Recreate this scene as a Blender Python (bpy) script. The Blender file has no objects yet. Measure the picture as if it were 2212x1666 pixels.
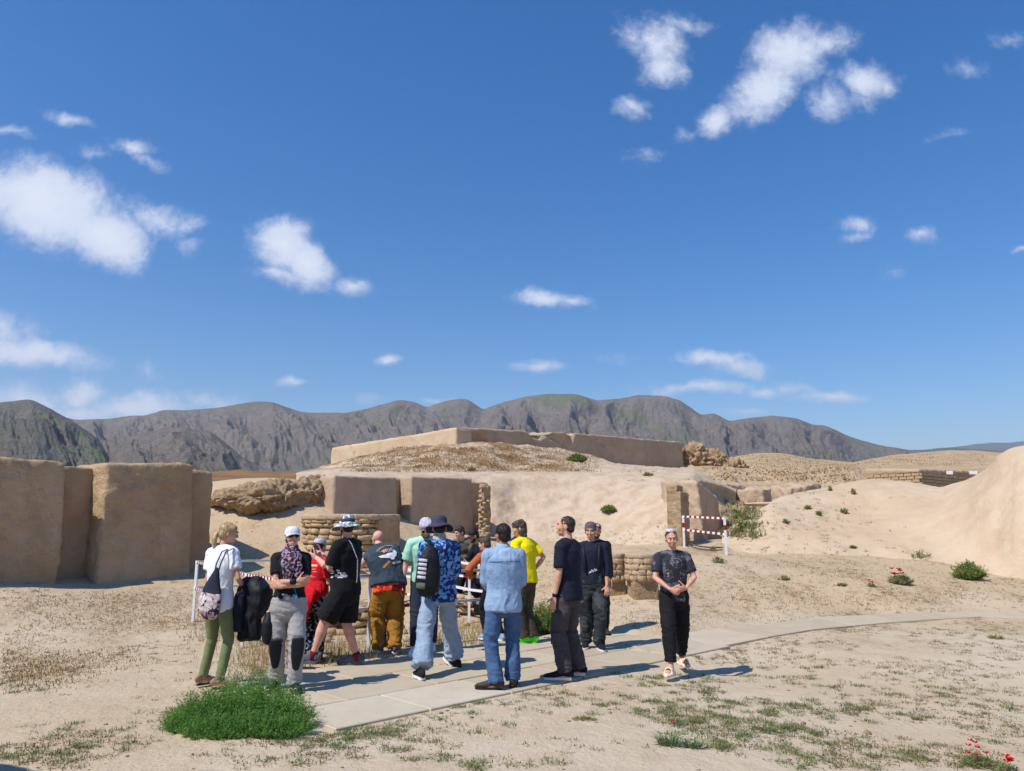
import bpy, bmesh, math, random
import numpy as np
from mathutils import Vector, Matrix, Quaternion
from mathutils.bvhtree import BVHTree
random.seed(7); RNG = np.random.default_rng(7)
scene = bpy.context.scene
COL = scene.collection

# ------------------------------------------------------------------ camera
FPX, CX, CY, CAMH = 1640.0, 1106.0, 833.0, 1.70
PITCH = math.atan((1135 - 833) / FPX)
cam_d = bpy.data.cameras.new('camera'); cam = bpy.data.objects.new('camera', cam_d); COL.objects.link(cam)
cam.location = (0, 0, CAMH); cam.rotation_euler = (math.pi / 2 + PITCH, 0, 0)
cam_d.sensor_width = 36.0; cam_d.lens = 36.0 * FPX / 2212.0
cam_d.clip_start = 0.05; cam_d.clip_end = 60000
scene.camera = cam

# ------------------------------------------------------------------ light
SUN_TO = Vector((-0.79, -0.613, 0)).normalized()          # horizontal direction towards the sun
SUN_EL = math.radians(52)
SUN_DIR = Vector((SUN_TO.x * math.cos(SUN_EL), SUN_TO.y * math.cos(SUN_EL), math.sin(SUN_EL)))
sl = bpy.data.lights.new('sun', 'SUN'); sl.energy = 4.9; sl.angle = math.radians(0.53); sl.color = (1.0, 0.955, 0.88)
so = bpy.data.objects.new('sun', sl); COL.objects.link(so)
so.rotation_euler = SUN_DIR.to_track_quat('Z', 'Y').to_euler()
vs = scene.view_settings
vs.view_transform = 'Standard'; vs.look = 'None'; vs.exposure = 0.12; vs.gamma = 1.0; vs.use_curve_mapping = False

def S(r, g, b):
    f = lambda c: (c / 255 / 12.92) if c <= 10 else ((c / 255 + 0.055) / 1.055) ** 2.4
    return (f(r), f(g), f(b), 1.0)

world = bpy.data.worlds.new('World'); scene.world = world; world.use_nodes = True
wn, wl = world.node_tree.nodes, world.node_tree.links
for n in list(wn): wn.remove(n)
def W_(t, **k):
    n = wn.new(t)
    for a, v in k.items(): setattr(n, a, v)
    return n
w_out = W_('ShaderNodeOutputWorld'); w_bg = W_('ShaderNodeBackground'); w_bg.inputs[1].default_value = 0.1
sky = W_('ShaderNodeTexSky', sky_type='NISHITA'); sky.sun_disc = False
sky.sun_elevation = SUN_EL; sky.sun_rotation = math.atan2(SUN_TO.x, SUN_TO.y); sky.altitude = 400
sky.air_density = 1.25; sky.dust_density = 0.15; sky.ozone_density = 3.2
wl.new(w_bg.outputs[0], w_out.inputs[0])
# cumulus puffs: blobs on the sky dome, in the direction (x/y, z/y); soft edges broken by noise
tc = W_('ShaderNodeTexCoord'); sep = W_('ShaderNodeSeparateXYZ'); wl.new(tc.outputs['Generated'], sep.inputs[0])
def wm(op, a, b=None, c=None, clamp=False):
    n = W_('ShaderNodeMath', operation=op); n.use_clamp = clamp
    for i, v in enumerate((a, b, c)):
        if v is None: continue
        if isinstance(v, (int, float)): n.inputs[i].default_value = v
        else: wl.new(v, n.inputs[i])
    return n.outputs[0]
ysafe = wm('MAXIMUM', sep.outputs[1], 0.02)
px_ = wm('DIVIDE', sep.outputs[0], ysafe); pz_ = wm('DIVIDE', sep.outputs[2], ysafe)
comb = W_('ShaderNodeCombineXYZ'); wl.new(px_, comb.inputs[0]); wl.new(pz_, comb.inputs[1])
nz = W_('ShaderNodeTexNoise'); nz.inputs['Scale'].default_value = 9; nz.inputs['Detail'].default_value = 8; nz.inputs['Roughness'].default_value = 0.62
wl.new(comb.outputs[0], nz.inputs['Vector'])
sub = W_('ShaderNodeVectorMath', operation='SUBTRACT'); wl.new(nz.outputs['Color'], sub.inputs[0]); sub.inputs[1].default_value = (0.5, 0.5, 0.5)
scl = W_('ShaderNodeVectorMath', operation='SCALE'); wl.new(sub.outputs[0], scl.inputs[0]); scl.inputs['Scale'].default_value = 0.045
wp = W_('ShaderNodeVectorMath', operation='ADD'); wl.new(comb.outputs[0], wp.inputs[0]); wl.new(scl.outputs[0], wp.inputs[1])
def skydir(px, py):
    u = (px - CX) / FPX; v = (CY - py) / FPX
    c, s = math.cos(PITCH), math.sin(PITCH)
    y = c - v * s
    return u / y, (s + v * c) / y
# (px, py, half width, half height, rotation deg (image, ccw), strength)
CL = [(95,440,190,95,-14,1.5),(-40,420,120,70,0,1.5),(225,500,120,70,-30,1.45),(350,470,80,38,-12,.8),(405,480,50,22,20,.6),(415,525,30,22,0,.45),
 (610,530,75,62,-38,1.35),(665,565,70,48,-40,1.3),(600,600,60,22,-5,.75),(760,610,52,24,-10,.8),
 (145,262,62,17,-12,.8),(25,285,55,12,-10,.45),(285,320,55,20,-18,.6),(320,350,45,14,-22,.5),(190,333,50,14,0,.3),
 (60,762,160,36,-3,1.1),(20,720,90,40,-10,.75),(60,870,120,42,0,.8),(180,850,60,34,0,.85),(280,885,120,38,0,.9),(430,862,45,22,0,.65),(480,870,80,22,10,.45),(160,895,160,30,0,.75),
 (318,800,34,32,0,.35),(632,831,38,12,0,.65),(838,776,32,15,5,.85),(1180,642,75,22,-4,.95),(1225,645,60,16,-6,.7),(1150,632,30,20,10,.8),
 (1168,790,60,15,6,.75),(1425,95,65,75,-45,.85),(1365,85,45,62,30,.6),(1470,45,75,30,-8,.6),(1430,150,60,45,10,.85),(1368,232,42,28,0,.7),(1400,333,52,24,0,.45),
 (1700,120,100,75,25,1.1),(1650,190,110,62,42,1.15),(1545,262,45,36,40,.85),(1785,100,75,40,20,.7),(1480,292,26,20,0,.35),
 (1870,175,80,42,-8,.85),(1800,215,55,52,30,.8),(1850,210,60,40,0,.45),(1920,190,35,30,0,.6),
 (2090,145,50,28,-10,.35),(2190,80,45,20,0,.3),(1850,485,55,20,0,.6),(1850,510,50,13,12,.5),(1990,515,32,22,5,.7),(1930,588,40,18,-5,.28),(2040,295,50,12,20,.25),
 (1540,775,85,18,-4,.9),(1600,795,70,26,-12,.65),(1520,838,115,17,0,.85),(1440,842,60,14,0,.5),(1650,848,50,14,0,.7),(1800,860,80,16,2,.75),(1700,845,60,16,-6,.5),
 (1620,893,50,13,0,.7),(930,870,45,10,0,.5),(800,862,40,12,0,.3),(2212,542,28,10,10,.6),(1325,765,35,12,0,.2)]
m = None
for (cx_, cy_, hw, hh, rot, st) in CL:
    x0, z0 = skydir(cx_, cy_)
    mp = W_('ShaderNodeMapping', vector_type='TEXTURE'); wl.new(wp.outputs[0], mp.inputs[0])
    mp.inputs['Location'].default_value = (x0, z0, 0); mp.inputs['Rotation'].default_value = (0, 0, math.radians(rot))
    mp.inputs['Scale'].default_value = (hw * 1.32 / FPX, hh * 1.32 / FPX, 1)
    ln = W_('ShaderNodeVectorMath', operation='LENGTH'); wl.new(mp.outputs[0], ln.inputs[0])
    v = wm('MULTIPLY_ADD', ln.outputs['Value'], -st, st)
    m = v if m is None else wm('MAXIMUM', m, v)
nz2 = W_('ShaderNodeTexNoise'); nz2.inputs['Scale'].default_value = 22; nz2.inputs['Detail'].default_value = 9; nz2.inputs['Roughness'].default_value = 0.66
wl.new(wp.outputs[0], nz2.inputs['Vector'])
dn = wm('MULTIPLY_ADD', nz2.outputs['Fac'], 1.25, -0.69)
nz3 = W_('ShaderNodeTexNoise'); nz3.inputs['Scale'].default_value = 75; nz3.inputs['Detail'].default_value = 6; nz3.inputs['Roughness'].default_value = 0.65
wl.new(wp.outputs[0], nz3.inputs['Vector'])
dn = wm('ADD', dn, wm('MULTIPLY_ADD', nz3.outputs['Fac'], 0.42, -0.21))
dens = wm('ADD', m, dn)
front = wm('GREATER_THAN', sep.outputs[1], 0.03)
mr = W_('ShaderNodeMapRange', interpolation_type='SMOOTHSTEP'); wl.new(dens, mr.inputs[0])
mr.inputs[1].default_value = -0.08; mr.inputs[2].default_value = 0.80; mr.inputs[3].default_value = 0; mr.inputs[4].default_value = 0.93
alpha = wm('MULTIPLY', mr.outputs[0], front, clamp=True)
cr = W_('ShaderNodeMapRange'); wl.new(dens, cr.inputs[0]); cr.inputs[1].default_value = 0.2; cr.inputs[2].default_value = 1.3
cr.inputs[3].default_value = 0; cr.inputs[4].default_value = 1
cmix = W_('ShaderNodeMix', data_type='RGBA'); wl.new(cr.outputs[0], cmix.inputs['Factor'])
cmix.inputs['A'].default_value = (6.0, 6.7, 8.6, 1); cmix.inputs['B'].default_value = (8.0, 8.5, 9.6, 1)
hsv = W_('ShaderNodeHueSaturation'); hsv.inputs['Saturation'].default_value = 1.42; hsv.inputs['Value'].default_value = 1.12
wl.new(sky.outputs[0], hsv.inputs['Color'])
smix = W_('ShaderNodeMix', data_type='RGBA'); wl.new(alpha, smix.inputs['Factor'])
tint = W_('ShaderNodeMix', data_type='RGBA'); tint.blend_type = 'MULTIPLY'; tint.inputs['Factor'].default_value = 1.0; tint.inputs['B'].default_value = (1.0, 0.985, 1.13, 1)
wl.new(hsv.outputs[0], tint.inputs['A']); wl.new(tint.outputs['Result'], smix.inputs['A']); wl.new(cmix.outputs['Result'], smix.inputs['B'])
wl.new(smix.outputs['Result'], w_bg.inputs[0])

# ------------------------------------------------------------------ helpers
CP, SP = math.cos(PITCH), math.sin(PITCH)
def P(px, py, Y):
    """the world point at depth Y (metres ahead) that the photograph shows at (px, py)"""
    u = (px - CX) / FPX; v = (CY - py) / FPX
    h = Y * (v * CP + SP) / (CP - v * SP)
    return Vector((u * (Y * CP + h * SP), Y, CAMH + h))
def G0(px, py, z=0.0):
    u = (px - CX) / FPX; v = (CY - py) / FPX
    t = (z - CAMH) / (SP + v * CP)
    return Vector((u * t, (CP - v * SP) * t, z))
def zat(py, Y): return P(CX, py, Y).z

def tag(o, label=None, cat=None, group=None, kind=None):
    if label: o['label'] = label
    if cat: o['category'] = cat
    if group: o['group'] = group
    if kind: o['kind'] = kind
    return o
def empty(name, loc=(0, 0, 0), **k):
    o = bpy.data.objects.new(name, None); COL.objects.link(o); o.location = loc; o.empty_display_size = 0.2
    return tag(o, **k)
def mobj(name, V, F, mat, parent=None, origin=None, smooth=True, **k):
    me = bpy.data.meshes.new(name)
    V = np.asarray(V, dtype=np.float64).reshape(-1, 3)
    if parent is not None and origin is None: origin = parent.location
    if origin is not None: V = V - np.array(origin)
    me.from_pydata(V.tolist(), [], [list(f) for f in F] if not isinstance(F, list) else F)
    return link(name, me, mat, parent, origin if parent is None else None, smooth, **k)
def link(name, me, mat, parent=None, origin=None, smooth=True, **k):
    if smooth: me.polygons.foreach_set('use_smooth', [True] * len(me.polygons))
    if mat is not None:
        for m_ in (mat if isinstance(mat, (list, tuple)) else [mat]): me.materials.append(m_)
    me.update()
    o = bpy.data.objects.new(name, me); COL.objects.link(o)
    if parent is not None: o.parent = parent
    if origin is not None: o.location = origin
    return tag(o, **k)

# vectorised value noise -------------------------------------------------
def _h(ix, iy, iz, s):
    n = (ix * 374761393 + iy * 668265263 + iz * 2147483647 + s * 974634777) & 0xFFFFFFFF
    n = ((n ^ (n >> 13)) * 1274126177) & 0xFFFFFFFF
    n = ((n ^ (n >> 16)) * 2246822519) & 0xFFFFFFFF
    return ((n ^ (n >> 15)) & 0xFFFFFF) / float(0xFFFFFF)
def vn(Pn, s=0):
    Pn = np.asarray(Pn, dtype=np.float64); i = np.floor(Pn).astype(np.int64); f = Pn - i; f = f * f * (3 - 2 * f)
    r = 0
    for dx in (0, 1):
        wx = f[:, 0] if dx else 1 - f[:, 0]
        for dy in (0, 1):
            wy = f[:, 1] if dy else 1 - f[:, 1]
            for dz in (0, 1):
                wz = f[:, 2] if dz else 1 - f[:, 2]
                r = r + wx * wy * wz * _h(i[:, 0] + dx, i[:, 1] + dy, i[:, 2] + dz, s)
    return r * 2 - 1
def fbm(Pn, octv=4, s=0, gain=0.5, ridged=False):
    Pn = np.asarray(Pn, dtype=np.float64); a = 1.0; r = 0; t = 0
    for k in range(octv):
        n = vn(Pn, s + k * 17)
        if ridged: n = 1 - 2 * np.abs(n)
        r = r + a * n; t += a; a *= gain; Pn = Pn * 2.03 + 11.3
    return r / t

# materials ---------------------------------------------------------------
class MB:
    def __init__(s, name):
        s.m = bpy.data.materials.new(name); s.m.use_nodes = True; s.n = s.m.node_tree.nodes; s.l = s.m.node_tree.links
        s.b = s.n['Principled BSDF']; s.tc = s.n.new('ShaderNodeTexCoord'); s.co = s.tc.outputs['Object']
        s.b.inputs['Specular IOR Level'].default_value = 0.25
    def set(s, inp, v):
        if hasattr(v, 'is_linked') or isinstance(v, bpy.types.NodeSocket): s.l.new(v, inp)
        else: inp.default_value = v
    def noise(s, scale, detail=5, rough=0.55, vec=None, out='Fac', dist=0.0, stretch=None):
        n = s.n.new('ShaderNodeTexNoise'); n.inputs['Scale'].default_value = scale; n.inputs['Detail'].default_value = detail
        n.inputs['Roughness'].default_value = rough; n.inputs['Distortion'].default_value = dist
        v = vec or s.co
        if stretch:
            mp = s.n.new('ShaderNodeMapping'); mp.inputs['Scale'].default_value = stretch; s.l.new(v, mp.inputs[0]); v = mp.outputs[0]
        s.l.new(v, n.inputs['Vector']); return n.outputs[out]
    def vor(s, scale, feature='F1', out='Distance', vec=None, stretch=None, rnd=1.0):
        n = s.n.new('ShaderNodeTexVoronoi'); n.feature = feature; n.inputs['Scale'].default_value = scale; n.inputs['Randomness'].default_value = rnd
        v = vec or s.co
        if stretch:
            mp = s.n.new('ShaderNodeMapping'); mp.inputs['Scale'].default_value = stretch; s.l.new(v, mp.inputs[0]); v = mp.outputs[0]
        s.l.new(v, n.inputs['Vector']); return n.outputs[out]
    def rng(s, v, a, b, c=0.0, d=1.0):
        n = s.n.new('ShaderNodeMapRange'); n.interpolation_type = 'SMOOTHSTEP'; s.l.new(v, n.inputs[0])
        for i, x in enumerate((a, b, c, d)): n.inputs[i + 1].default_value = x
        return n.outputs[0]
    def mix(s, f, a, b, mode='MIX'):
        n = s.n.new('ShaderNodeMix'); n.data_type = 'RGBA'; n.blend_type = mode
        s.set(n.inputs['Factor'], f); s.set(n.inputs['A'], a); s.set(n.inputs['B'], b); return n.outputs['Result']
    def math(s, op, a, b=0.0, c=0.0, clamp=False):
        n = s.n.new('ShaderNodeMath'); n.operation = op; n.use_clamp = clamp
        for i, v in enumerate((a, b, c)): s.set(n.inputs[i], v)
        return n.outputs[0]
    def sep(s, v=None):
        n = s.n.new('ShaderNodeSeparateXYZ'); s.l.new(v or s.co, n.inputs[0]); return n.outputs
    def bump(s, h, strength=0.4, dist=0.02, prev=None):
        n = s.n.new('ShaderNodeBump'); n.inputs['Strength'].default_value = strength; n.inputs['Distance'].default_value = dist
        s.l.new(h, n.inputs['Height'])
        if prev is not None: s.l.new(prev, n.inputs['Normal'])
        return n.outputs[0]
    def done(s, color, rough=0.85, normal=None, **k):
        s.set(s.b.inputs['Base Color'], color); s.set(s.b.inputs['Roughness'], rough)
        if normal is not None: s.l.new(normal, s.b.inputs['Normal'])
        for a, v in k.items(): s.set(s.b.inputs[a.replace('_', ' ')], v)
        return s.m

def C3(c, k=1.0): return (min(c[0] * k, 1), min(c[1] * k, 1), min(c[2] * k, 1), 1)
def cloth(name, c, c2=None, sc=1.0, rough=0.88, weave=0.15, wr=0.35, sheen=0.0):
    b = MB(name); n = b.noise(7 * sc, 5); c2 = c2 or C3(c, 0.72)
    f = b.rng(n, 0.35, 0.68)
    fine = b.noise(260, 2)
    colr = b.mix(f, c, c2); colr = b.mix(b.math('MULTIPLY', fine, weave * 2), colr, C3(c, 1.35))
    bm_ = b.bump(b.noise(22 * sc, 4, 0.6, dist=0.6, stretch=(1, 1, 0.5)), wr, 0.02)
    bm_ = b.bump(fine, 0.25, 0.002, bm_)
    return b.done(colr, rough, bm_)
def plain(name, c, rough=0.5, var=0.12, sc=12, bump=0.0, metallic=0.0):
    b = MB(name); n = b.noise(sc, 4)
    colr = b.mix(b.rng(n, .3, .7), C3(c, 1 + var), C3(c, 1 - var))
    return b.done(colr, rough, b.bump(b.noise(sc * 6, 3), bump, 0.005) if bump else None, Metallic=metallic)

def earth(name, c, c2, c3=None, sc=1.0, relief=0.5, dist=0.03, specks=0.3, patch=None, cracks=0.0, strata=0.0, rnd=0.0):
    """dry mud / sand: two tones, fine grain, pocks"""
    b = MB(name)
    big = b.noise(0.45 * sc, 6, 0.6); mid = b.noise(3.0 * sc, 6, 0.62); fin = b.noise(28 * sc, 5, 0.7)
    colr = b.mix(b.rng(big, .35, .66), c, c2)
    colr = b.mix(b.math('MULTIPLY', b.rng(mid, .42, .7), .55), colr, c3 or C3(c2, .86))
    colr = b.mix(b.math('MULTIPLY', b.rng(fin, .52, .75), specks), colr, C3(c2, .62))
    colr = b.mix(b.math('MULTIPLY', b.rng(b.noise(60 * sc, 2), .62, .75), specks * .6), colr, C3(c, 1.25))
    if patch:
        pc, ps, pt = patch
        colr = b.mix(b.math('MULTIPLY', b.rng(b.noise(ps, 5, .65), pt, pt + .12), .8), colr, pc)
    if rnd:
        oi = b.n.new('ShaderNodeObjectInfo'); colr = b.mix(b.math('MULTIPLY', oi.outputs['Random'], rnd), colr, C3(c2, .62)); colr = b.mix(b.math('MULTIPLY', b.math('FRACT', b.math('MULTIPLY', oi.outputs['Random'], 7.31)), rnd * .5), colr, C3(c, 1.3))
    nb = b.bump(mid, relief, dist * 2.2)
    nb = b.bump(b.noise(11 * sc, 6, .65), relief, dist, nb)
    nb = b.bump(fin, relief * .9, dist * .28, nb)
    if cracks:
        cr_ = b.vor(2.2 * sc, 'DISTANCE_TO_EDGE', vec=b.noise(2, 3, out='Color') if False else None)
        nb = b.bump(b.rng(cr_, 0, .04), cracks, dist, nb)
    if strata:
        st = b.noise(1.0, 4, .6, stretch=(1.2, 1.2, 9)); nb = b.bump(st, strata, dist * 3, nb)
    return b.done(colr, 0.95, nb, Specular_IOR_Level=0.08)

M = {}
M['wall'] = earth('mud_plaster', S(192,166,134), S(174,146,114), S(160,131,100), sc=.8, relief=.8, dist=.06, specks=.18)
M['wall2'] = earth('mud_plaster_light', S(186,163,139), S(174,150,126), S(160,135,110), sc=.8, relief=.6, dist=.03, specks=.25)
M['slope'] = earth('smooth_mud_slope', S(196,175,149), S(188,165,138), S(180,153,126), sc=.5, relief=.6, dist=.04, specks=.25)
M['crumble'] = earth('crumbled_mud', S(198,172,139), S(180,151,117), S(158,127,95), sc=1.6, relief=1.0, dist=.07, specks=.45)
M['brick'] = earth('mud_brick', S(196,172,140), S(182,155,122), S(166,138,106), sc=2.5, relief=.7, dist=.02, specks=.35, rnd=.6)
M['mortar'] = earth('mud_mortar', S(182,155,122), S(164,136,105), sc=2, relief=.8, dist=.03, specks=.3)
M['slab'] = earth('concrete_slab', S(188,174,152), S(180,165,142), S(172,156,132), sc=1.2, relief=.35, dist=.01, specks=.3, rnd=.25)
M['slab2'] = earth('pale_concrete_slab', S(198,186,166), S(191,178,157), S(181,168,145), sc=1.2, relief=.3, dist=.01, specks=.2, rnd=.15)
M['clod'] = earth('clod', S(150,125,98), S(120,96,70), sc=4, relief=.8, dist=.01)

# grids, sheets ------------------------------------------------------------
def grid_faces(n, m_):
    i = np.arange(n - 1)[:, None] * m_ + np.arange(m_ - 1)[None, :]
    i = i.ravel(); return np.stack([i, i + 1, i + m_ + 1, i + m_], 1)
def fast_mesh(name, V, Fq):
    me = bpy.data.meshes.new(name); V = np.asarray(V, np.float32); Fq = np.asarray(Fq, np.int32)
    k = Fq.shape[1]
    me.vertices.add(len(V)); me.vertices.foreach_set('co', V.ravel())
    me.loops.add(Fq.size); me.loops.foreach_set('vertex_index', Fq.ravel())
    me.polygons.add(len(Fq)); me.polygons.foreach_set('loop_start', np.arange(0, Fq.size, k, dtype=np.int32))
    me.update(calc_edges=True); me.validate()
    return me
def cr_interp(A, n):
    """Catmull-Rom along axis 0 of A (k, ...) to n samples"""
    k = len(A); t = np.linspace(0, k - 1, n); i = np.clip(t.astype(int), 0, k - 2); f = (t - i).reshape(-1, *([1] * (A.ndim - 1)))
    p0 = A[np.maximum(i - 1, 0)]; p1 = A[i]; p2 = A[i + 1]; p3 = A[np.minimum(i + 2, k - 1)]
    return 0.5 * ((2 * p1) + (-p0 + p2) * f + (2 * p0 - 5 * p1 + 4 * p2 - p3) * f ** 2 + (-p0 + 3 * p1 - 3 * p2 + p3) * f ** 3)
def lin_interp(A, n):
    k = len(A); t = np.linspace(0, k - 1, n); i = np.clip(t.astype(int), 0, k - 2); f = (t - i).reshape(-1, *([1] * (A.ndim - 1)))
    return A[i] * (1 - f) + A[i + 1] * f
def normals_grid(G):
    du = np.gradient(G, axis=0); dv = np.gradient(G, axis=1); n = np.cross(dv, du); n /= (np.linalg.norm(n, axis=2, keepdims=True) + 1e-9)
    if n[..., 2].mean() < 0: n = -n
    return n
def sheet(name, rows, nu, nv, mat, disp=None, blend=0.35, **k):
    """rows (front to back) of (px, py, Y) control points -> one bent sheet of ground"""
    A = np.array([[list(P(*c)) for c in r] for r in rows])
    def I(A, n): return (1 - blend) * cr_interp(A, n) + blend * lin_interp(A, n)
    G = I(A, nv); G = np.swapaxes(I(np.swapaxes(G, 0, 1), nu), 0, 1)
    if disp is not None:
        N = normals_grid(G); d = disp(G.reshape(-1, 3)).reshape(G.shape[:2])
        G = G + N * d[..., None]
    me = fast_mesh(name, G.reshape(-1, 3), grid_faces(nv, nu))
    return link(name, me, mat, **k), G

def remeshed(me, voxel, smooth=4, name='m'):
    ob = bpy.data.objects.new('tmp', me); COL.objects.link(ob)
    md = ob.modifiers.new('r', 'REMESH'); md.mode = 'VOXEL'; md.voxel_size = voxel
    if smooth:
        ms = ob.modifiers.new('s', 'SMOOTH'); ms.factor = 0.5; ms.iterations = smooth
    dg = bpy.context.evaluated_depsgraph_get()
    out = bpy.data.meshes.new_from_object(ob.evaluated_get(dg)); out.name = name
    bpy.data.objects.remove(ob); bpy.data.meshes.remove(me)
    return out
def vget(me):
    a = np.empty(len(me.vertices) * 3); me.vertices.foreach_get('co', a); return a.reshape(-1, 3)
def nget(me):
    a = np.empty(len(me.vertices) * 3); me.vertex_normals.foreach_get('vector', a); return a.reshape(-1, 3)
def vset(me, a): me.vertices.foreach_set('co', np.asarray(a).ravel()); me.update()
def pushn(me, f):
    v = vget(me); n = nget(me); vset(me, v + n * f(v)[:, None]); return me

def prism(pts, zb, zt):
    """closed prism from plan points; zb/zt number or list"""
    n = len(pts); zb = [zb] * n if isinstance(zb, (int, float)) else zb; zt = [zt] * n if isinstance(zt, (int, float)) else zt
    V = [(p[0], p[1], z) for p, z in zip(pts, zb)] + [(p[0], p[1], z) for p, z in zip(pts, zt)]
    F = [list(range(n))[::-1], list(range(n, 2 * n))] + [[i, (i + 1) % n, n + (i + 1) % n, n + i] for i in range(n)]
    return V, F
def merged(parts):
    V = []; F = []
    for v, f in parts:
        o = len(V); V += [tuple(q) for q in v]; F += [[i + o for i in g] for g in f]
    return V, F
def pm(parts, name='m'):
    V, F = merged(parts); me = bpy.data.meshes.new(name); me.from_pydata(V, [], F); me.update(); return me
def adobe(parts, voxel, smooth, amp, sc, seed=0, extra=None, name='adobe'):
    me = remeshed(pm(parts), voxel, smooth, name)
    def f(v):
        d = amp * fbm(v / sc, 4, seed) + amp * .4 * fbm(v / (sc * .22), 3, seed + 5)
        if extra is not None: d = d + extra(v)
        return d
    return pushn(me, f)
def along(p, d, s, off=0.0):
    """point at distance s along unit direction d from p, off to the right of it"""
    return (p[0] + d[0] * s + d[1] * off, p[1] + d[1] * s - d[0] * off)
def s_at(p, d, px):
    """distance along the plan line p + s d at which it crosses picture column px (near eye height)"""
    r = (px - CX) / FPX * CP
    return (r * p[1] - p[0]) / (d[0] - r * d[1])
# ------------------------------------------------------------------ ground
GC = []
def gp(px, py, Y): q = P(px, py, Y); GC.append((q.x, q.y, q.z))
for x in (-16, -10, -5, 0, 4, 9, 16):
    for y in (1.5, 5, 8.5): GC.append((x, y, 0.0 if x < 3 or y < 2 else -0.10))
for q in ((-9.5,11,0.0),(-4,11,0),(-1,12.2,0),(0.5,12.3,0),(1.5,10.7,-.03),(3,12,0.0),(1.2,9.6,0.0),(2.6,10.0,-.1),(-6.5,12,0.02),(-14,12,.2),(-20,14,.6)): GC.append(q)
for q in ((414,1350,13.4),(1013,1351,13.5),(858,1314,16),(0,1257,13.8),(130,1262,14.6),(200,1264,15),(415,1240,16.6),
          (470,1212,17.6),(520,1190,18.2),(650,1195,18.6),(480,1128,19.6),(600,1130,19.6),(680,1090,20.6),(520,1035,22.5),(620,1035,22.5),
          (1180,1290,15.5),(1200,1200,20),(1290,1288,15),(1420,1288,14.8),(1100,1175,24),(1250,1176,23.6),(1350,1180,22.8),(1440,1178,21.3),
          (1478,1181,20),(1568,1198,18.7),(1540,1170,21.5),(1600,1198,20.2),(1700,1204,19.6),(1850,1206,19.2),(1980,1216,18.6),(2121,1243,17.6),(2230,1252,17.2),(2420,1262,16.6),
          (1650,1352,13.5),(1900,1336,14.3),(2212,1336,14.1),(2400,1340,14),(1600,1375,12.3),(1750,1358,13.0),(1820,1345,13.8),(2050,1335,14.2),(2300,1340,14.0),(1750,1385,11.6),(2000,1362,12.8),(2212,1362,12.8),(1900,1320,15),(2100,1318,15),(1500,1300,14.9),(1700,1285,15.5),(1900,1290,15.4),(2150,1290,15.6),
          (760,1240,18.3),(900,1235,19),(1000,1230,20)): gp(*q)
for q in ((-22,30,1.6),(-10,30,1.6),(0,30,1.8),(10,30,1.6),(22,26,1.4),(30,18,1.0),(-30,20,1.0)): GC.append(q)
GC = np.array(GC); _n = len(GC)
def _tps(r2): return 0.5 * r2 * np.log(r2 + 1e-9)
_K = _tps(((GC[:, None, :2] - GC[None, :, :2]) ** 2).sum(-1)) + np.eye(_n) * 0.02
_A = np.zeros((_n + 3, _n + 3)); _A[:_n, :_n] = _K; _A[:_n, _n] = 1; _A[:_n, _n + 1:] = GC[:, :2]; _A[_n:, :_n] = _A[:_n, _n:].T
_w = np.linalg.solve(_A, np.concatenate([GC[:, 2], np.zeros(3)]))
PATH_A = G0(800, 1562); PATH_D = (0.716, 0.698)
def path_v(x, y):
    """signed distance from the near edge of the wide path (positive = onto the path)"""
    return (PATH_D[0] * (y - PATH_A.y) - PATH_D[1] * (x - PATH_A.x))
def gz(x, y, fine=True):
    x = np.atleast_1d(np.asarray(x, float)); y = np.atleast_1d(np.asarray(y, float)); out = np.empty(len(x))
    for a in range(0, len(x), 20000):
        X = x[a:a + 20000]; Y = y[a:a + 20000]
        r2 = (X[:, None] - GC[None, :, 0]) ** 2 + (Y[:, None] - GC[None, :, 1]) ** 2
        out[a:a + 20000] = _tps(r2) @ _w[:_n] + _w[_n] + _w[_n + 1] * X + _w[_n + 2] * Y
    d = np.maximum(np.maximum(y - 26, np.abs(x) - 24), -y - 2)
    b = np.clip(d / 8, 0, 1); b = b * b * (3 - 2 * b)
    out = out * (1 - b) + 1.0 * b
    q = np.stack([x, y, x * 0], 1)
    if fine:
        amp = np.clip((y - 8) / 10, 0.0, 1)
        out = out + 0.018 * fbm(q / 1.7, 3, 3) + amp * 0.05 * fbm(q / 1.1, 4, 8) + 0.006 * fbm(q / .22, 3, 9)
    # flat bed under the path
    v = path_v(x, y); s = PATH_D[0] * (x - PATH_A.x) + PATH_D[1] * (y - PATH_A.y)
    on = np.clip(1 - np.maximum(np.abs(v - 1.3) - 1.35, np.abs(s - 2.6) - 3.2) / .35, 0, 1)
    return out * (1 - on) + on * -0.012
def gpt(px, py, guess=10.0):
    """where the picture ray through (px, py) meets the ground"""
    u = (px - CX) / FPX; v = (CY - py) / FPX; t = np.linspace(3, 34, 800)
    z = CAMH + t * (SP + v * CP); x = u * t; y = (CP - v * SP) * t
    d = z - gz(x, y); k = int(np.argmax(d < 0)) if (d < 0).any() else 799
    return Vector((x[k], y[k], float(gz(x[k], y[k])[0])))

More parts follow.
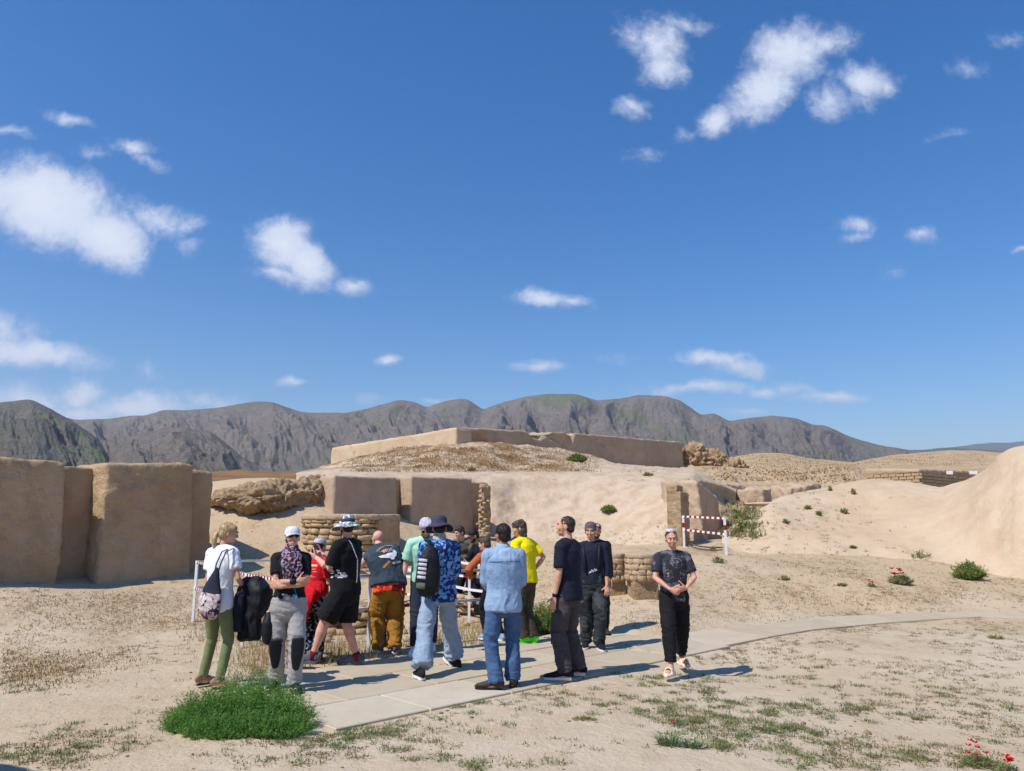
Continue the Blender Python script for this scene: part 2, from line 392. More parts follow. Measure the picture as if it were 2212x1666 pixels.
def axis(a, b, step, lo, hi, grow=1.35):
    c = list(np.arange(a, b + 1e-6, step)); s = step; v = c[-1]
    while v < hi: s *= grow; v += s; c.append(v)
    s = step; v = c[0]
    while v > lo: s *= grow; v -= s; c.insert(0, v)
    return np.array(c)
gx = axis(-11, 13, 0.07, -9000, 9000); gy = axis(3.5, 22, 0.055, -3000, 14000)
XX, YY = np.meshgrid(gx, gy); zz = gz(XX.ravel(), YY.ravel())
me = fast_mesh('ground', np.stack([XX.ravel(), YY.ravel(), zz], 1), grid_faces(len(gy), len(gx)))
b = MB('sandy_ground')
big = b.noise(.35, 6, .6); mid = b.noise(2.3, 7, .62); fin = b.noise(34, 5, .7); sx = b.sep()
c = b.mix(b.rng(big, .35, .65), S(199,182,158), S(190,170,143)); c = b.mix(b.math('MULTIPLY', b.rng(mid, .45, .7), .5), c, S(180,158,130))
pth = b.noise(.9, 6, .68, stretch=(1, .55, 1)); far = b.rng(sx[1], 11.5, 16.5); c = b.mix(b.math('MULTIPLY', far, .55), c, S(182,157,124)); pm_ = b.math('MULTIPLY', b.rng(pth, .50, .62), b.rng(sx[1], 9.8, 13.0, 0, .7))
pm_ = b.math('MULTIPLY', pm_, b.rng(b.noise(13, 5, .75), .40, .60)); c = b.mix(pm_, c, S(140,112,78)); c = b.mix(b.math('MULTIPLY', b.rng(fin, .56, .72), .35), c, S(126,104,80))
c = b.mix(b.math('MULTIPLY', b.rng(b.noise(9, 5, .7), .60, .72), .28), c, S(150,136,112))
gr = b.rng(b.noise(1.6, 4), .5, .7); nb = b.bump(mid, .7, .07); nb = b.bump(b.noise(6, 6, .68), .7, .03, nb); nb = b.bump(b.noise(17, 6, .68), .65, .018, nb); nb = b.bump(fin, .7, .007, nb)
M['ground'] = b.done(c, .96, nb, Specular_IOR_Level=.06)
ground = link('ground', me, M['ground'], kind='structure')

# the wide slab path, then the narrow footpath that leaves it to the right
pathr = empty('path', (0, 0, 0), kind='structure')
def slabpiece(name, quad, z, h, mat, parent, zq=None):
    q = [Vector((a[0], a[1], 0)) for a in quad]; c_ = sum(q, Vector()) / 4; V = []; F = []
    for k, (ins, zz_) in enumerate(((0.0, z - h), (0.0, z - .008), (0.010, z))):
        for a in q:
            d = (c_ - a).normalized(); p = a + d * ins; V.append((p.x, p.y, zz_ + (zq[q.index(a)] if zq else 0)))
    for k in range(2):
        for i in range(4): F.append([k * 4 + i, k * 4 + (i + 1) % 4, k * 4 + 4 + (i + 1) % 4, k * 4 + 4 + i])
    F.append([8, 9, 10, 11])
    return mobj(name, V, F, mat, parent, smooth=False)
rowv = [0.0, .86, 1.73, 2.60]; rr = random.Random(3)
pale = []
for j in range(3):
    s = (-0.35, -0.9, -0.1)[j]
    while s < 5.9:
        L = rr.uniform(.95, 1.25); g = .012
        pts = [along((PATH_A.x, PATH_A.y), PATH_D, s + g, 0), along((PATH_A.x, PATH_A.y), PATH_D, s + L - g, 0)]
        q = [along((PATH_A.x, PATH_A.y), PATH_D, s + g, -(rowv[j] + g)), along((PATH_A.x, PATH_A.y), PATH_D, s + L - g, -(rowv[j] + g)),
             along((PATH_A.x, PATH_A.y), PATH_D, s + L - g, -(rowv[j + 1] - g)), along((PATH_A.x, PATH_A.y), PATH_D, s + g, -(rowv[j + 1] - g))]
        cxm = sum(p[0] for p in q) / 4; cym = sum(p[1] for p in q) / 4
        isp = any((cxm - t.x) ** 2 + (cym - t.y) ** 2 < .45 ** 2 for t in (G0(810, 1543), G0(1010, 1508), G0(1392, 1408)))
        slabpiece('paving_slab', q, 0.010 + rr.uniform(-.003, .004), .08, M['slab2'] if isp else M['slab'], pathr)
        s += L
foot = [(1360,1400),(1430,1396),(1500,1388),(1600,1374),(1700,1359),(1800,1348),(1900,1340),(2000,1334),(2100,1331),(2230,1334),(2400,1338)]
fc = [gpt(a, c_) for a, c_ in foot]; wl_ = [1.0, 1.05, 1.0, 1.0, .95, .85, .75, .65, .6, .6, .6]
fp = empty('footpath', (0, 0, 0), kind='structure')
edge = []
for i, p in enumerate(fc):
    a = fc[max(i - 1, 0)]; c_ = fc[min(i + 1, len(fc) - 1)]; d = (c_ - a).normalized(); n_ = Vector((-d.y, d.x, 0)); w_ = wl_[i] / 2
    edge.append((p - n_ * w_, p + n_ * w_))
for i in range(len(fc) - 1):
    n_ = max(1, round((fc[i + 1] - fc[i]).length / 1.0))
    for k in range(n_):
        t0, t1 = k / n_ + .006, (k + 1) / n_ - .006
        q = [edge[i][0].lerp(edge[i + 1][0], t0), edge[i][0].lerp(edge[i + 1][0], t1), edge[i][1].lerp(edge[i + 1][1], t1), edge[i][1].lerp(edge[i + 1][1], t0)]
        zc = float(gz([p.x for p in q], [p.y for p in q]).mean()) + .035
        zq_ = gz([p.x for p in q], [p.y for p in q]); zc = .03; slabpiece('paving_slab', [(p.x, p.y) for p in q], zc, .10, M['slab'], fp, [float(t) for t in zq_])

# ------------------------------------------------------------------ mud walls, left
def bld(name, me, mat, origin, **k):
    v = vget(me); vset(me, v - np.array(origin)); return link(name, me, mat, origin=origin, **k)
LP, LD = (-8.2, 15.0), (math.sin(math.radians(38)), math.cos(math.radians(38)))
def slab_wall(p, d, s0, s1, depth, zb, zt0, zt1, batter=.10):
    a = along(p, d, s0, batter); b_ = along(p, d, s1, batter); c_ = along(p, d, s1, -depth); e = along(p, d, s0, -depth)
    at = along(p, d, s0 + .05, 0); bt = along(p, d, s1 - .05, 0); ct = along(p, d, s1 - .05, -depth + .05); et = along(p, d, s0 + .05, -depth + .05)
    V = [(*a, zb), (*b_, zb), (*c_, zb), (*e, zb), (*at, zt0), (*bt, zt1), (*ct, zt1), (*et, zt0)]
    return V, [[3, 2, 1, 0], [4, 5, 6, 7], [0, 1, 5, 4], [1, 2, 6, 5], [2, 3, 7, 6], [3, 0, 4, 7]]
s135 = s_at(LP, LD, 136); s200 = s_at(LP, LD, 214); s430 = s_at(LP, LD, 414)
def pt(p, d, s): return along(p, d, s)
zt_l = zat(990, pt(LP, LD, s135 - 1.3)[1]); z135 = zat(998, pt(LP, LD, s135)[1]); z215 = zat(999, pt(LP, LD, s200)[1]); z410 = zat(1003, pt(LP, LD, s430)[1])
zni = zat(1010, pt(LP, LD, s200)[1] + .4)
orgL = (-8.2, 15, .5)
lw = empty('mud_wall', orgL, label='long brown plastered mud wall with two broad buttresses and a niche at the left edge', cat='wall', kind='thing')
def part(name, me, mat, parent, **k):
    v = vget(me); vset(me, v - np.array(parent.location)); return link(name, me, mat, parent=parent, **k)
part('buttress', adobe([slab_wall(LP, LD, s135 - 3.4, s135, 1.9, 0, zt_l + .05, z135, .16)], .05, 9, .06, .6, 1), M['wall'], lw)
part('buttress', adobe([slab_wall(LP, LD, s200, s430, 1.9, 0, z215, z410, .16)], .05, 8, .06, .6, 2), M['wall'], lw)
part('niche_wall', adobe([slab_wall(LP, LD, s135 - .4, s200 + .3, .9, 0, zni, zni)] if False else [(lambda V, F: ([(x - LD[1] * .55 , y + LD[0] * .55, z) for x, y, z in V], F))(*slab_wall(LP, LD, s135 - .6, s200 + .4, .9, 0, zni, zni, .04))], .05, 6, .04, .6, 3), M['wall'], lw)
s418 = s430; e0 = along(LP, LD, s430 - .25, -.35)
s459 = s_at(e0, LD, 458)
ze = zat(1018, along(e0, LD, s459)[1])
part('end_block', adobe([slab_wall(e0, LD, -.3, s459, 1.1, .2, ze, ze - .02, .06)], .05, 6, .045, .7, 4), M['wall'], lw)

# eroded lump and its rubble bank
def lump(parts, voxel, amp, sc, seed, name): 
    def ex(v): 
        r_ = fbm(v / np.array([.35, .35, .22]), 4, seed + 3, ridged=True); r2 = fbm(v / np.array([.22, .22, .5]), 3, seed + 6, ridged=True); return -1.1 * amp * np.clip(r_ - .1, 0, 1) - .9 * amp * np.clip(r2 - .25, 0, 1) + amp * .45 * fbm(v / .10, 3, seed + 9)
    return adobe(parts, voxel, 2, amp, sc, seed, ex, name)
def ell(c_, r, n=12, rot=0.0, rotv=None):
    V = []; F = []; m_ = n * 2
    R = Matrix.Rotation(rot, 3, 'Z') if rotv is None else rotv
    c_ = Vector(c_)
    V.append(c_ + R @ Vector((0, 0, r[2])))
    for i in range(1, n):
        a = math.pi * i / n
        for j in range(m_):
            t = 2 * math.pi * j / m_; V.append(c_ + R @ Vector((r[0] * math.sin(a) * math.cos(t), r[1] * math.sin(a) * math.sin(t), r[2] * math.cos(a))))
    V.append(c_ + R @ Vector((0, 0, -r[2])))
    for j in range(m_): F.append([0, 1 + j, 1 + (j + 1) % m_])
    for i in range(n - 2):
        for j in range(m_): a = 1 + i * m_ + j; b_ = 1 + i * m_ + (j + 1) % m_; F.append([a, a + m_, b_ + m_, b_])
    L = len(V) - 1
    for j in range(m_): F.append([L, 1 + (n - 2) * m_ + (j + 1) % m_, 1 + (n - 2) * m_ + j])
    return V, F
Yl = 20.0; sl_ = Yl / FPX
def wc(px, py, Y): return P(px, py, Y)
lm = lump([ell(wc(560, 1078, 20.2), (1.05, .75, .48)), ell(wc(500, 1078, 20.3), (.62, .6, .28)), ell(wc(610, 1070, 20.6), (.75, .8, .5)), ell(wc(660, 1066, 21), (.7, .8, .47)), ell(wc(688, 1062, 21.4), (.6, .7, .5))], .034, .13, .45, 21, 'lump')
bld('eroded_mud_mound', lm, M['crumble'], tuple(wc(570, 1110, 20.2)), label='eroded lumpy mass of old mud wall with an overhang, right of the brown mud wall', cat='ruined wall', kind='thing')

# ------------------------------------------------------------------ central ruin
CD = (math.sin(math.radians(40)), math.cos(math.radians(40))); CN = (-CD[1], CD[0])     # wall runs away to the right; CN away to the left
A0 = (P(716, 1100, 20.4).x, 20.4)
def ssx(px): return s_at(A0, CD, px)
zA = zat(1027, 20.4); zB = zat(1031, along(A0, CD, ssx(852))[1])
cw = empty('mud_wall', (A0[0], A0[1], 1.0), label='plastered mud wall piece with a lit left end, standing on the round brick plinth', cat='wall', kind='thing')
part('wall_face', adobe([slab_wall(A0, CD, 0, ssx(857), .72, .9, zA, zB, .07)], .045, 5, .03, .8, 31), M['wall2'], cw)
sB0, sB1 = ssx(884), ssx(1022)
zB0 = zat(1029, along(A0, CD, sB0)[1]); zB1 = zat(1033, along(A0, CD, sB1)[1])
cb = empty('mud_wall', (*along(A0, CD, sB0), .8), label='tall plastered mud wall piece between the two dark recesses, behind the sun-hatted walker', cat='wall', kind='thing')
part('wall_face', adobe([slab_wall(A0, CD, sB0, sB1, 1.2, .2, zB0, zB1, .08)], .045, 5, .03, .8, 33), M['wall2'], cb)
rc = empty('mud_wall', (*along(A0, CD, ssx(870), -.6), .8), label='shaded crumbling recess of bare mud brick between the two plastered wall pieces', cat='wall', kind='thing')
off1 = along(A0, CD, 0, -.5)
zr_ = zat(1032, along(A0, CD, ssx(866), -.5)[1])
part('wall_face', adobe([slab_wall(off1, CD, ssx(850) - .2, ssx(900) + .3, .8, .2, zr_, zr_, .02)], .05, 3, .05, .4, 34), M['mortar'], rc)
# recess and crumbled pilaster right of the second piece
off2 = along(A0, CD, 0, -.75)
zr2 = zat(1040, along(off2, CD, ssx(1040))[1])
rd = empty('mud_wall', (*along(off2, CD, ssx(1035)), 1.0), label='shaded inner wall behind the crumbled brick pilaster', cat='wall', kind='thing')
part('wall_face', adobe([slab_wall(off2, CD, sB1 - .4, sB1 + 1.6, .9, .4, zr2, zr2, .02)], .05, 3, .05, .4, 35), M['mortar'], rd)

# half-round brick plinth ----------------------------------------------------
def brick_mesh(sx_, sy_, sz_, seed, r=.18, jag=.1):
    """worn brick: subdivided box, rounded, with random dents (about 50 triangles)"""
    g = random.Random(seed); bm = bmesh.new(); bmesh.ops.create_cube(bm, size=1.0)
    bmesh.ops.subdivide_edges(bm, edges=bm.edges[:], cuts=1, use_grid_fill=True)
    for v in bm.verts:
        n_ = sum(1 for c_ in v.co if abs(c_) > .49)
        k = {3: 1 - r, 2: 1 - r * .5, 1: 1.0}.get(n_, 1)
        v.co *= k; v.co += Vector([g.uniform(-jag, jag) * .5 for _ in range(3)])
        v.co.x *= sx_; v.co.y *= sy_; v.co.z *= sz_
    me = bpy.data.meshes.new('brick'); bm.to_mesh(me); bm.free()
    me.polygons.foreach_set('use_smooth', [True] * len(me.polygons)); return me
BR = []
for k in range(8):
    me = brick_mesh(.33, .2, .115, k + 5, .15, .16); me.materials.append(M['brick']); BR.append(me)
plc = Vector((P(758, 1115, 19.6).x, 19.6, .4)); plr = 1.18; pz0 = .35; pz1 = zat(1119, 18.6)
pl = empty('brick_plinth', (plc.x, plc.y, pz0), label='round plinth of worn rounded mud bricks behind the hatted men', cat='plinth', kind='thing')
V = []; F = []
core = adobe([prism([(plc.x + (plr - .09) * math.cos(2 * math.pi * i / 40), plc.y + (plr - .09) * math.sin(2 * math.pi * i / 40)) for i in range(40)], pz0 - .3, pz1)], .05, 3, .02, .4, 41)
part('core', core, M['mortar'], pl)
cap = adobe([prism([(plc.x + (plr + .05) * math.cos(2 * math.pi * i / 40) * (1 + .02 * math.sin(i * 1.7)), plc.y + (plr + .05) * math.sin(2 * math.pi * i / 40)) for i in range(40)], pz1 - .05, pz1 + .09)], .04, 3, .02, .3, 42)
part('plaster_cap', cap, M['wall2'], pl)
g = random.Random(9); z = pz0 - .02; row = 0; bh_ = .12
while z < pz1 - .06:
    a = math.radians(150) + g.uniform(0, .2)
    while a < math.radians(318):
        wdt = g.choice((.16, .24, .30, .36, .46)) * g.uniform(.9, 1.1); da = wdt / plr
        o = bpy.data.objects.new('brick', BR[g.randrange(8)]); COL.objects.link(o); o.parent = pl
        am = a + da / 2; rr_ = plr - .085 + g.uniform(-.03, .02)
        o.location = (rr_ * math.cos(am), rr_ * math.sin(am), z - pz0 + .06); o.rotation_euler = (g.uniform(-.06, .06), g.uniform(-.05, .05), am + math.pi / 2)
        o.scale = (wdt / .33 * 1.0, 1, bh_ / .12 * g.uniform(.9, 1.15)); a += da + .012
    z += bh_ * 1.02; bh_ = g.uniform(.095, .15); row += 1
# plastered, shaded right flank of the plinth
fl = adobe([prism([(plc.x + rr2 * math.cos(t), plc.y + rr2 * math.sin(t)) for t, rr2 in
      [(math.radians(q), plr + .06) for q in range(316, 400, 6)] + [(math.radians(q), plr - .2) for q in range(396, 310, -6)]], pz0 - .2, pz1 - .03)], .04, 3, .025, .35, 43)
part('plaster_flank', fl, M['mortar'], pl)

# crumbled brick pilaster and other small brick stacks ----------------------------
def stack(name, c_, w_, d_, z0, z1, rot, label, cat, mat=None, bw=.30, bh=.11, seed=1, jit=.03, taper=0.0):
    e = empty(name, (c_[0], c_[1], z0), label=label, cat=cat, kind='thing'); g = random.Random(seed); e.rotation_euler = (0, 0, rot)
    nz_ = max(1, round((z1 - z0) / bh))
    for k in range(nz_):
        kk = 1 - taper * k / nz_
        nx_ = max(1, round(w_ * kk / bw)); ny_ = max(1, round(d_ * kk / (bw * .75)))
        for i in range(nx_):
            for j in range(ny_):
                if 0 < i < nx_ - 1 and 0 < j < ny_ - 1 and k < nz_ - 1: continue
                o = bpy.data.objects.new('brick', BR[g.randrange(8)]); COL.objects.link(o); o.parent = e
                sh = (k % 2) * bw * .25
                o.location = ((i - (nx_ - 1) / 2) * w_ * kk / nx_ + g.uniform(-jit, jit) + (sh if nx_ > 1 else 0) * .4, (j - (ny_ - 1) / 2) * d_ * kk / ny_ + g.uniform(-jit, jit), (k + .5) * (z1 - z0) / nz_)
                o.rotation_euler = (g.uniform(-.08, .08), g.uniform(-.08, .08), g.uniform(-.12, .12))
                o.scale = (w_ * kk / nx_ / .33 * 1.04, d_ * kk / ny_ / .2 * 1.04, (z1 - z0) / nz_ / .115 * 1.06)
    return e
pY = along(A0, CD, sB1 + .62, .02)
pp = P(1044, 1170, 24.2)
pc = empty('mud_pillar', (pp.x, 24.25, zat(1180, 24.2)), label='ragged mud core that the crumbling brick pilaster clings to', cat='pillar', kind='thing')
part('core', adobe([prism([(pp.x - .16, 24.2), (pp.x + .02, 24.05), (pp.x + .24, 24.3), (pp.x + .05, 24.5)], zat(1185, 24.2), zat(1050, 24.2))], .035, 2, .06, .2, 47), M['crumble'], pc)
stack('brick_pilaster', (pp.x, 24.2), .34, .3, zat(1180, 24.2), zat(1046, 24.2), math.radians(20), 'thin crumbling brick pilaster in the middle of the ruin, between wall and smooth slope', 'pilaster', seed=4, jit=.075, taper=.35, bw=.17, bh=.07)

# pillar by the red and white barrier
p1 = P(1463, 1172, 21.2)
pil = empty('mud_pillar', (p1.x, 21.2, p1.z), label='square mud brick pillar with a shaded side, left of the red and white barrier', cat='pillar', kind='thing')
CD2 = (math.sin(math.radians(52)), math.cos(math.radians(52)))
q0 = (P(1446, 1172, 21.0).x, 21.0)
sl2 = s_at(q0, (CD2[1], -CD2[0]), 1472)
ztp = zat(1062, 21); 
ppl = [P(1443, 1172, 21.1).to_2d(), P(1474, 1172, 20.7).to_2d(), P(1492, 1172, 21.2).to_2d(), P(1462, 1172, 21.9).to_2d()]
part('shaft', adobe([prism([tuple(p) for p in ppl], zat(1190, 21), ztp)], .035, 3, .045, .3, 51, lambda v: .02 * fbm(v / np.array([.5, .5, .06]), 3, 52)), M['crumble'], pil)
part('broken_top', adobe([prism([tuple(Vector(p).lerp(Vector(ppl[0]), .25)) for p in ppl], ztp - .05, zat(1048, 21))], .035, 2, .05, .2, 53), M['crumble'], pil)

# ------------------------------------------------------------------ earth mound between the walls (one bent sheet)
R0 = (P(985, 1000, 34).x, 34.0); RD = (math.sin(math.radians(41)), math.cos(math.radians(41))); RN = (-RD[1], RD[0])
def wall_y(px):
    return along(R0, RD, s_at(R0, RD, px))[1] if px >= 985 else R0[1] + RN[1] * s_at(R0, RN, px)
cols = [640, 705, 790, 860, 940, 1020, 1062, 1110, 1170, 1250, 1330, 1400, 1450, 1500, 1545, 1590]
def dd(l): return l
r0 = [1190,1210,1230,1235,1235,1215,1176,1174,1176,1178,1182,1184,1182,1178,1170,1165]
y0 = [22.5,22.6,22.8,23.6,24.4,25.4,25.0,25.0,24.6,24.2,23.4,22.6,22.4,23.6,25.6,27.5]
r1 = [1110,1120,1130,1130,1130,1120,1100,1096,1098,1104,1112,1108,1098,1096,1110,1120]
y1 = [22.9,23.0,23.2,24.0,24.9,25.9,25.8,26.4,26.3,26.0,25.2,24.2,23.6,24.6,26.6,29]
r2 = [1050,1046,1044,1046,1046,1046,1040,1036,1036,1034,1040,1046,1050,1048,1064,1080]
y2 = [23.3,23.3,23.6,24.3,25.3,26.4,26.7,27.2,27.3,27.3,27.0,26.4,25.6,26.4,28.4,31]
r3 = [1032,1026,1026,1030,1028,1026,1026,1022,1022,1022,1022,1022,1024,1022,1042,1062]
y3 = [23.7,23.7,24.0,24.8,25.9,27.0,27.4,28.0,28.1,28.2,28.2,28.4,28.0,28.0,28.5,31]
r4 = [1026,1016,1010,1006,1003,1004,1006,1007,1006,1004,1008,1012,1016,1016,1040,1058]
y4 = [26,27.5,28.2,28.8,29.2,30,30.2,31,31.4,31.8,33,34.5,36,38,36,36]
r5 = [1024,1008,985,968,962,958,957,960,968,980,1002,1010,1013,1014,1040,1056]
y5 = [28,34,36.5,34.6,33.0,33.4,34.4,35.2,37.0,39.2,42.6,45.2,47.3,49.5,46,44]
y5 = [min(y, 999) for y in [28] + [wall_y(c_) - 1.0 for c_ in cols[1:13]] + [wall_y(1483) - .6, 50, 48]]
r6 = [1040,1030,1010,1000,990,990,995,1000,1005,1010,1020,1024,1025,1026,1050,1070]
y6 = [a_ + 6 for a_ in y5]
rows = [list(zip(cols, a, b_)) for a, b_ in ((r0, y0), (r1, y1), (r2, y2), (r3, y3), (r4, y4), (r5, y5), (r6, y6))]
def md_(v):
    top = np.clip((v[:, 2] - 3.2) / 1.0, 0, 1)
    bank = np.clip((3.4 - v[:, 2]) / .8, 0, 1); return .07 * fbm(v / 1.6, 4, 61) + .035 * fbm(v / .5, 3, 62) + bank * (.10 * fbm(v / np.array([.9, .9, 2.0]), 4, 65) + .03 * fbm(v / .25, 3, 66)) + top * (.13 * fbm(v / .8, 4, 63) + .05 * fbm(v / .16, 3, 64))
b = MB('mound_earth'); mid = b.noise(2.0, 6, .62); fin = b.noise(22, 5, .7); s_ = b.sep()
c = b.mix(b.rng(mid, .4, .66), S(192,172,149), S(178,155,130))
dry = b.math('MULTIPLY', b.rng(b.noise(.8, 5, .65), .42, .58), b.rng(s_[2], 3.5, 3.9)); dry = b.math('MULTIPLY', dry, b.rng(s_[0], 3.2, 1.4))
c = b.mix(dry, c, S(140,110,78)); c = b.mix(b.math('MULTIPLY', b.rng(fin, .53, .68), b.math('MULTIPLY_ADD', dry, .6, .15)), c, S(92,74,52))
nb = b.bump(mid, .5, .07); nb = b.bump(b.noise(9, 6, .66), .6, .035, nb); nb = b.bump(fin, .6, .012, nb)
M['mound'] = b.done(c, .96, nb, Specular_IOR_Level=.06)
mo, moG = sheet('earth_mound', rows, 420, 240, M['mound'], md_, kind='structure')

# upper rampart ---------------------------------------------------------------
R0 = (P(985, 1000, 34).x, 34.0); RD = (math.sin(math.radians(41)), math.cos(math.radians(41))); RN = (-RD[1], RD[0])
sR = s_at(R0, RD, 1483); eR = along(R0, RD, sR); sLf = s_at(R0, RN, 707); eL = along(R0, RN, sLf)
zc = zat(922, R0[1]); zr = zat(955, eR[1]); zl = zat(967, eL[1])
def two(pa, pb, thick_dir, th, za, zb_, base):
    V = [(pa[0], pa[1], base), (pb[0], pb[1], base), (pb[0] + thick_dir[0] * th, pb[1] + thick_dir[1] * th, base), (pa[0] + thick_dir[0] * th, pa[1] + thick_dir[1] * th, base)]
    V += [(V[0][0], V[0][1], za), (V[1][0], V[1][1], zb_), (V[2][0], V[2][1], zb_), (V[3][0], V[3][1], za)]
    return V, [[3, 2, 1, 0], [4, 5, 6, 7], [0, 1, 5, 4], [1, 2, 6, 5], [2, 3, 7, 6], [3, 0, 4, 7]]
rmid = along(R0, RD, sR * .5); zm_ = zat(938, rmid[1])
ramp = empty('rampart_wall', (R0[0], R0[1], 4.0), label='long plastered rampart on top of the mound, sunlit left face, shaded right face', cat='wall', kind='thing')
def chip(v):
    # fallen plaster: pits along the upper part of the shaded face
    m_ = np.clip((fbm(v / np.array([1.6, 1.6, .8]), 4, 77) - .02) * 4, 0, 1) * np.clip((v[:, 2] - (zc - 1.35)) / .5, 0, 1)
    m_ = m_ * (v[:, 1] < rmid[1] + 1)
    return -.20 * m_ * (1 + .8 * fbm(v / .3, 2, 78))
me = adobe([two(R0, rmid, RN, 1.0, zc, zm_, 2.5), two(along(R0, RD, sR * .5 - .1), eR, RN, 1.0, zm_, zr, 2.5)], .075, 4, .05, 1.2, 71, chip)
part('rampart_face', me, M['wall2'], ramp)
def chip2(v):
    m_ = np.clip((fbm(v / .9, 4, 87) - .05) * 4, 0, 1) * np.clip((v[:, 1] - 36.5) / 3, 0, 1); return -.07 * m_
me = adobe([two(R0, eL, RD, 1.0, zc - .02, zl, 2.5)], .075, 4, .04, 1.2, 72, chip2)
part('rampart_face', me, M['slope'], ramp)
# broken end of the rampart
me = lump([ell((eR[0] + .9, eR[1] + .6, zr - 1.1), (.9, 1, 1.3)), ell((eR[0] + 2.3, eR[1] + .8, zr - 1.35), (1.2, 1, 1.0)), ell((eR[0] + 3.4, eR[1] + .4, zr - 1.7), (1.0, 1, .8))], .08, .3, .6, 73, 'l')
bld('eroded_mud_mound', me, M['crumble'], (eR[0] + 1.5, eR[1] + .5, zr - 2), label='dark fissured lump of crumbled mud at the right end of the rampart', cat='ruined wall', kind='thing')

# round bulky end of the ruin, right of the pillar
C0 = P(1522, 1160, 22.0); cl = P(1474, 1160, 22.7); cr_ = along((C0.x, 22.0), (math.sin(math.radians(24)), math.cos(math.radians(24))), s_at((C0.x, 22.0), (math.sin(math.radians(24)), math.cos(math.radians(24))), 1566))
V, F = prism([(cl.x, 22.7), (C0.x, 22.0), cr_, (cr_[0] - 1.2, cr_[1] + 1.0), (cl.x - .2, 24.6)], [.9] * 5, [zat(1040, 22.7), zat(1038, 22.0), zat(1076, cr_[1]), zat(1060, cr_[1] + 1), zat(1036, 24.6)])
for k_, (dx, dy) in enumerate(((.03, .14), (-.10, .20), (-.2, .0))): V[5 + k_] = (V[5 + k_][0] + dx, V[5 + k_][1] + dy, V[5 + k_][2])
me = adobe([(V, F)], .045, 22, .10, .7, 75)
bld('rounded_mud_bastion', me, M['wall2'], tuple(P(1510, 1170, 23.2)), label='rounded smooth mud bulk behind the red and white barrier, dark on its right side', cat='wall', kind='thing')

# ------------------------------------------------------------------ right slope
cols = [1560,1613,1670,1740,1800,1880,1950,2028,2080,2128,2157,2182,2212,2300,2450]
b0 = [1188,1190,1199,1201,1202,1203,1207,1217,1226,1238,1243,1246,1250,1262,1280]
d0 = [20.8,20.5,20.1,19.9,19.8,19.7,19.3,18.8,18.4,18.0,17.8,17.6,17.4,17.0,16.4]
b1 = [1178,1165,1165,1160,1158,1165,1170,1170,1160,1150,1150,1150,1140,1130,1130]
d1 = [21.2,21.2,20.8,20.9,21.0,20.7,20.2,19.8,19.3,18.7,18.4,18.0,17.7,17.3,16.8]
b2 = [1170,1142,1118,1105,1100,1110,1105,1100,1080,1060,1050,1045,1035,1020,1010]
d2 = [21.6,21.9,21.9,22.6,22.8,22.4,21.8,21.2,20.6,19.7,19.3,18.9,18.5,18.0,17.4]
b3 = [1160,1118,1086,1066,1052,1034,1041,1052,1040,1014,987,973,965,950,930]
d3 = [22,22.8,23.6,24.8,25.2,25.4,24.8,24,22.8,21.3,20.6,20.3,20.0,19.6,19]
b4 = [1170,1135,1100,1080,1066,1048,1056,1070,1060,1050,1030,1015,1010,1000,985]
d4 = [24,25,26,27.5,28,28,28,27,26,25,24,24,23.5,23,22.5]
rows = [list(zip(cols, [y + 34 for y in b0], [q - .25 for q in d0]))] + [list(zip(cols, a, b_)) for a, b_ in ((b0, d0), (b1, d1), (b2, d2), (b3, d3), (b4, d4))]
def sd_(v): return .16 * fbm(v / np.array([2.2, 2.2, 1.4]), 4, 91) + .04 * fbm(v / .6, 4, 92) + .05 * np.clip(fbm(v / .7, 4, 93), 0, 1) * (v[:, 0] < 10)
sheet('mud_slope', rows, 330, 170, M['slope'], sd_, kind='structure')

# gully region between the bastion and the right slope, with rough banks
cols = [1470,1540,1580,1620,1660,1720,1780,1850,1950,2050,2150,2300]
rows = [list(zip(cols, [1180]*12, [24.5]*12)),
        list(zip(cols, [1110,1110,1125,1120,1112,1100,1095,1090,1090,1090,1090,1090], [26,26,26,27,28,29,29,29,29,29,29,29])),
        list(zip(cols, [1055,1060,1078,1086,1085,1078,1066,1066,1070,1070,1070,1070], [33,32,32,32,32.5,33,33,34,35,35,35,35])),
        list(zip(cols, [1035,1042,1050,1053,1052,1050,1046,1052,1062,1062,1062,1062], [38,36.5,36,36,36,36,37,38,40,40,40,40])),
        list(zip(cols, [1022,1030,1036,1035,1034,1032,1030,1040,1054,1056,1056,1056], [44,42,42,42,42,42,42,44,46,46,46,46])),
        list(zip(cols, [1010,1012,1012,1016,1018,1018,1016,1020,1030,1030,1030,1025], [55,52,52,52,52,52,52,54,56,56,56,56])),
        list(zip(cols, [1040]*12, [62]*12))]
def gd_(v): return .30 * fbm(v / 1.8, 5, 101) + .22 * np.clip(fbm(v / np.array([2.5, 1.2, .6]), 4, 102, ridged=True), -.3, 1)
b = MB('rough_earth'); mid = b.noise(1.4, 7, .65); fin = b.noise(11, 5, .7)
c = b.mix(b.rng(mid, .38, .64), S(186,163,134), S(168,143,112)); c = b.mix(b.math('MULTIPLY', b.rng(fin, .52, .66), .45), c, S(124,102,74))
nb = b.bump(mid, .7, .12); nb = b.bump(fin, .8, .04, nb)
M['rough'] = b.done(c, .96, nb, Specular_IOR_Level=.06)
sheet('gully_bank', rows, 320, 220, M['rough'], gd_, kind='structure')

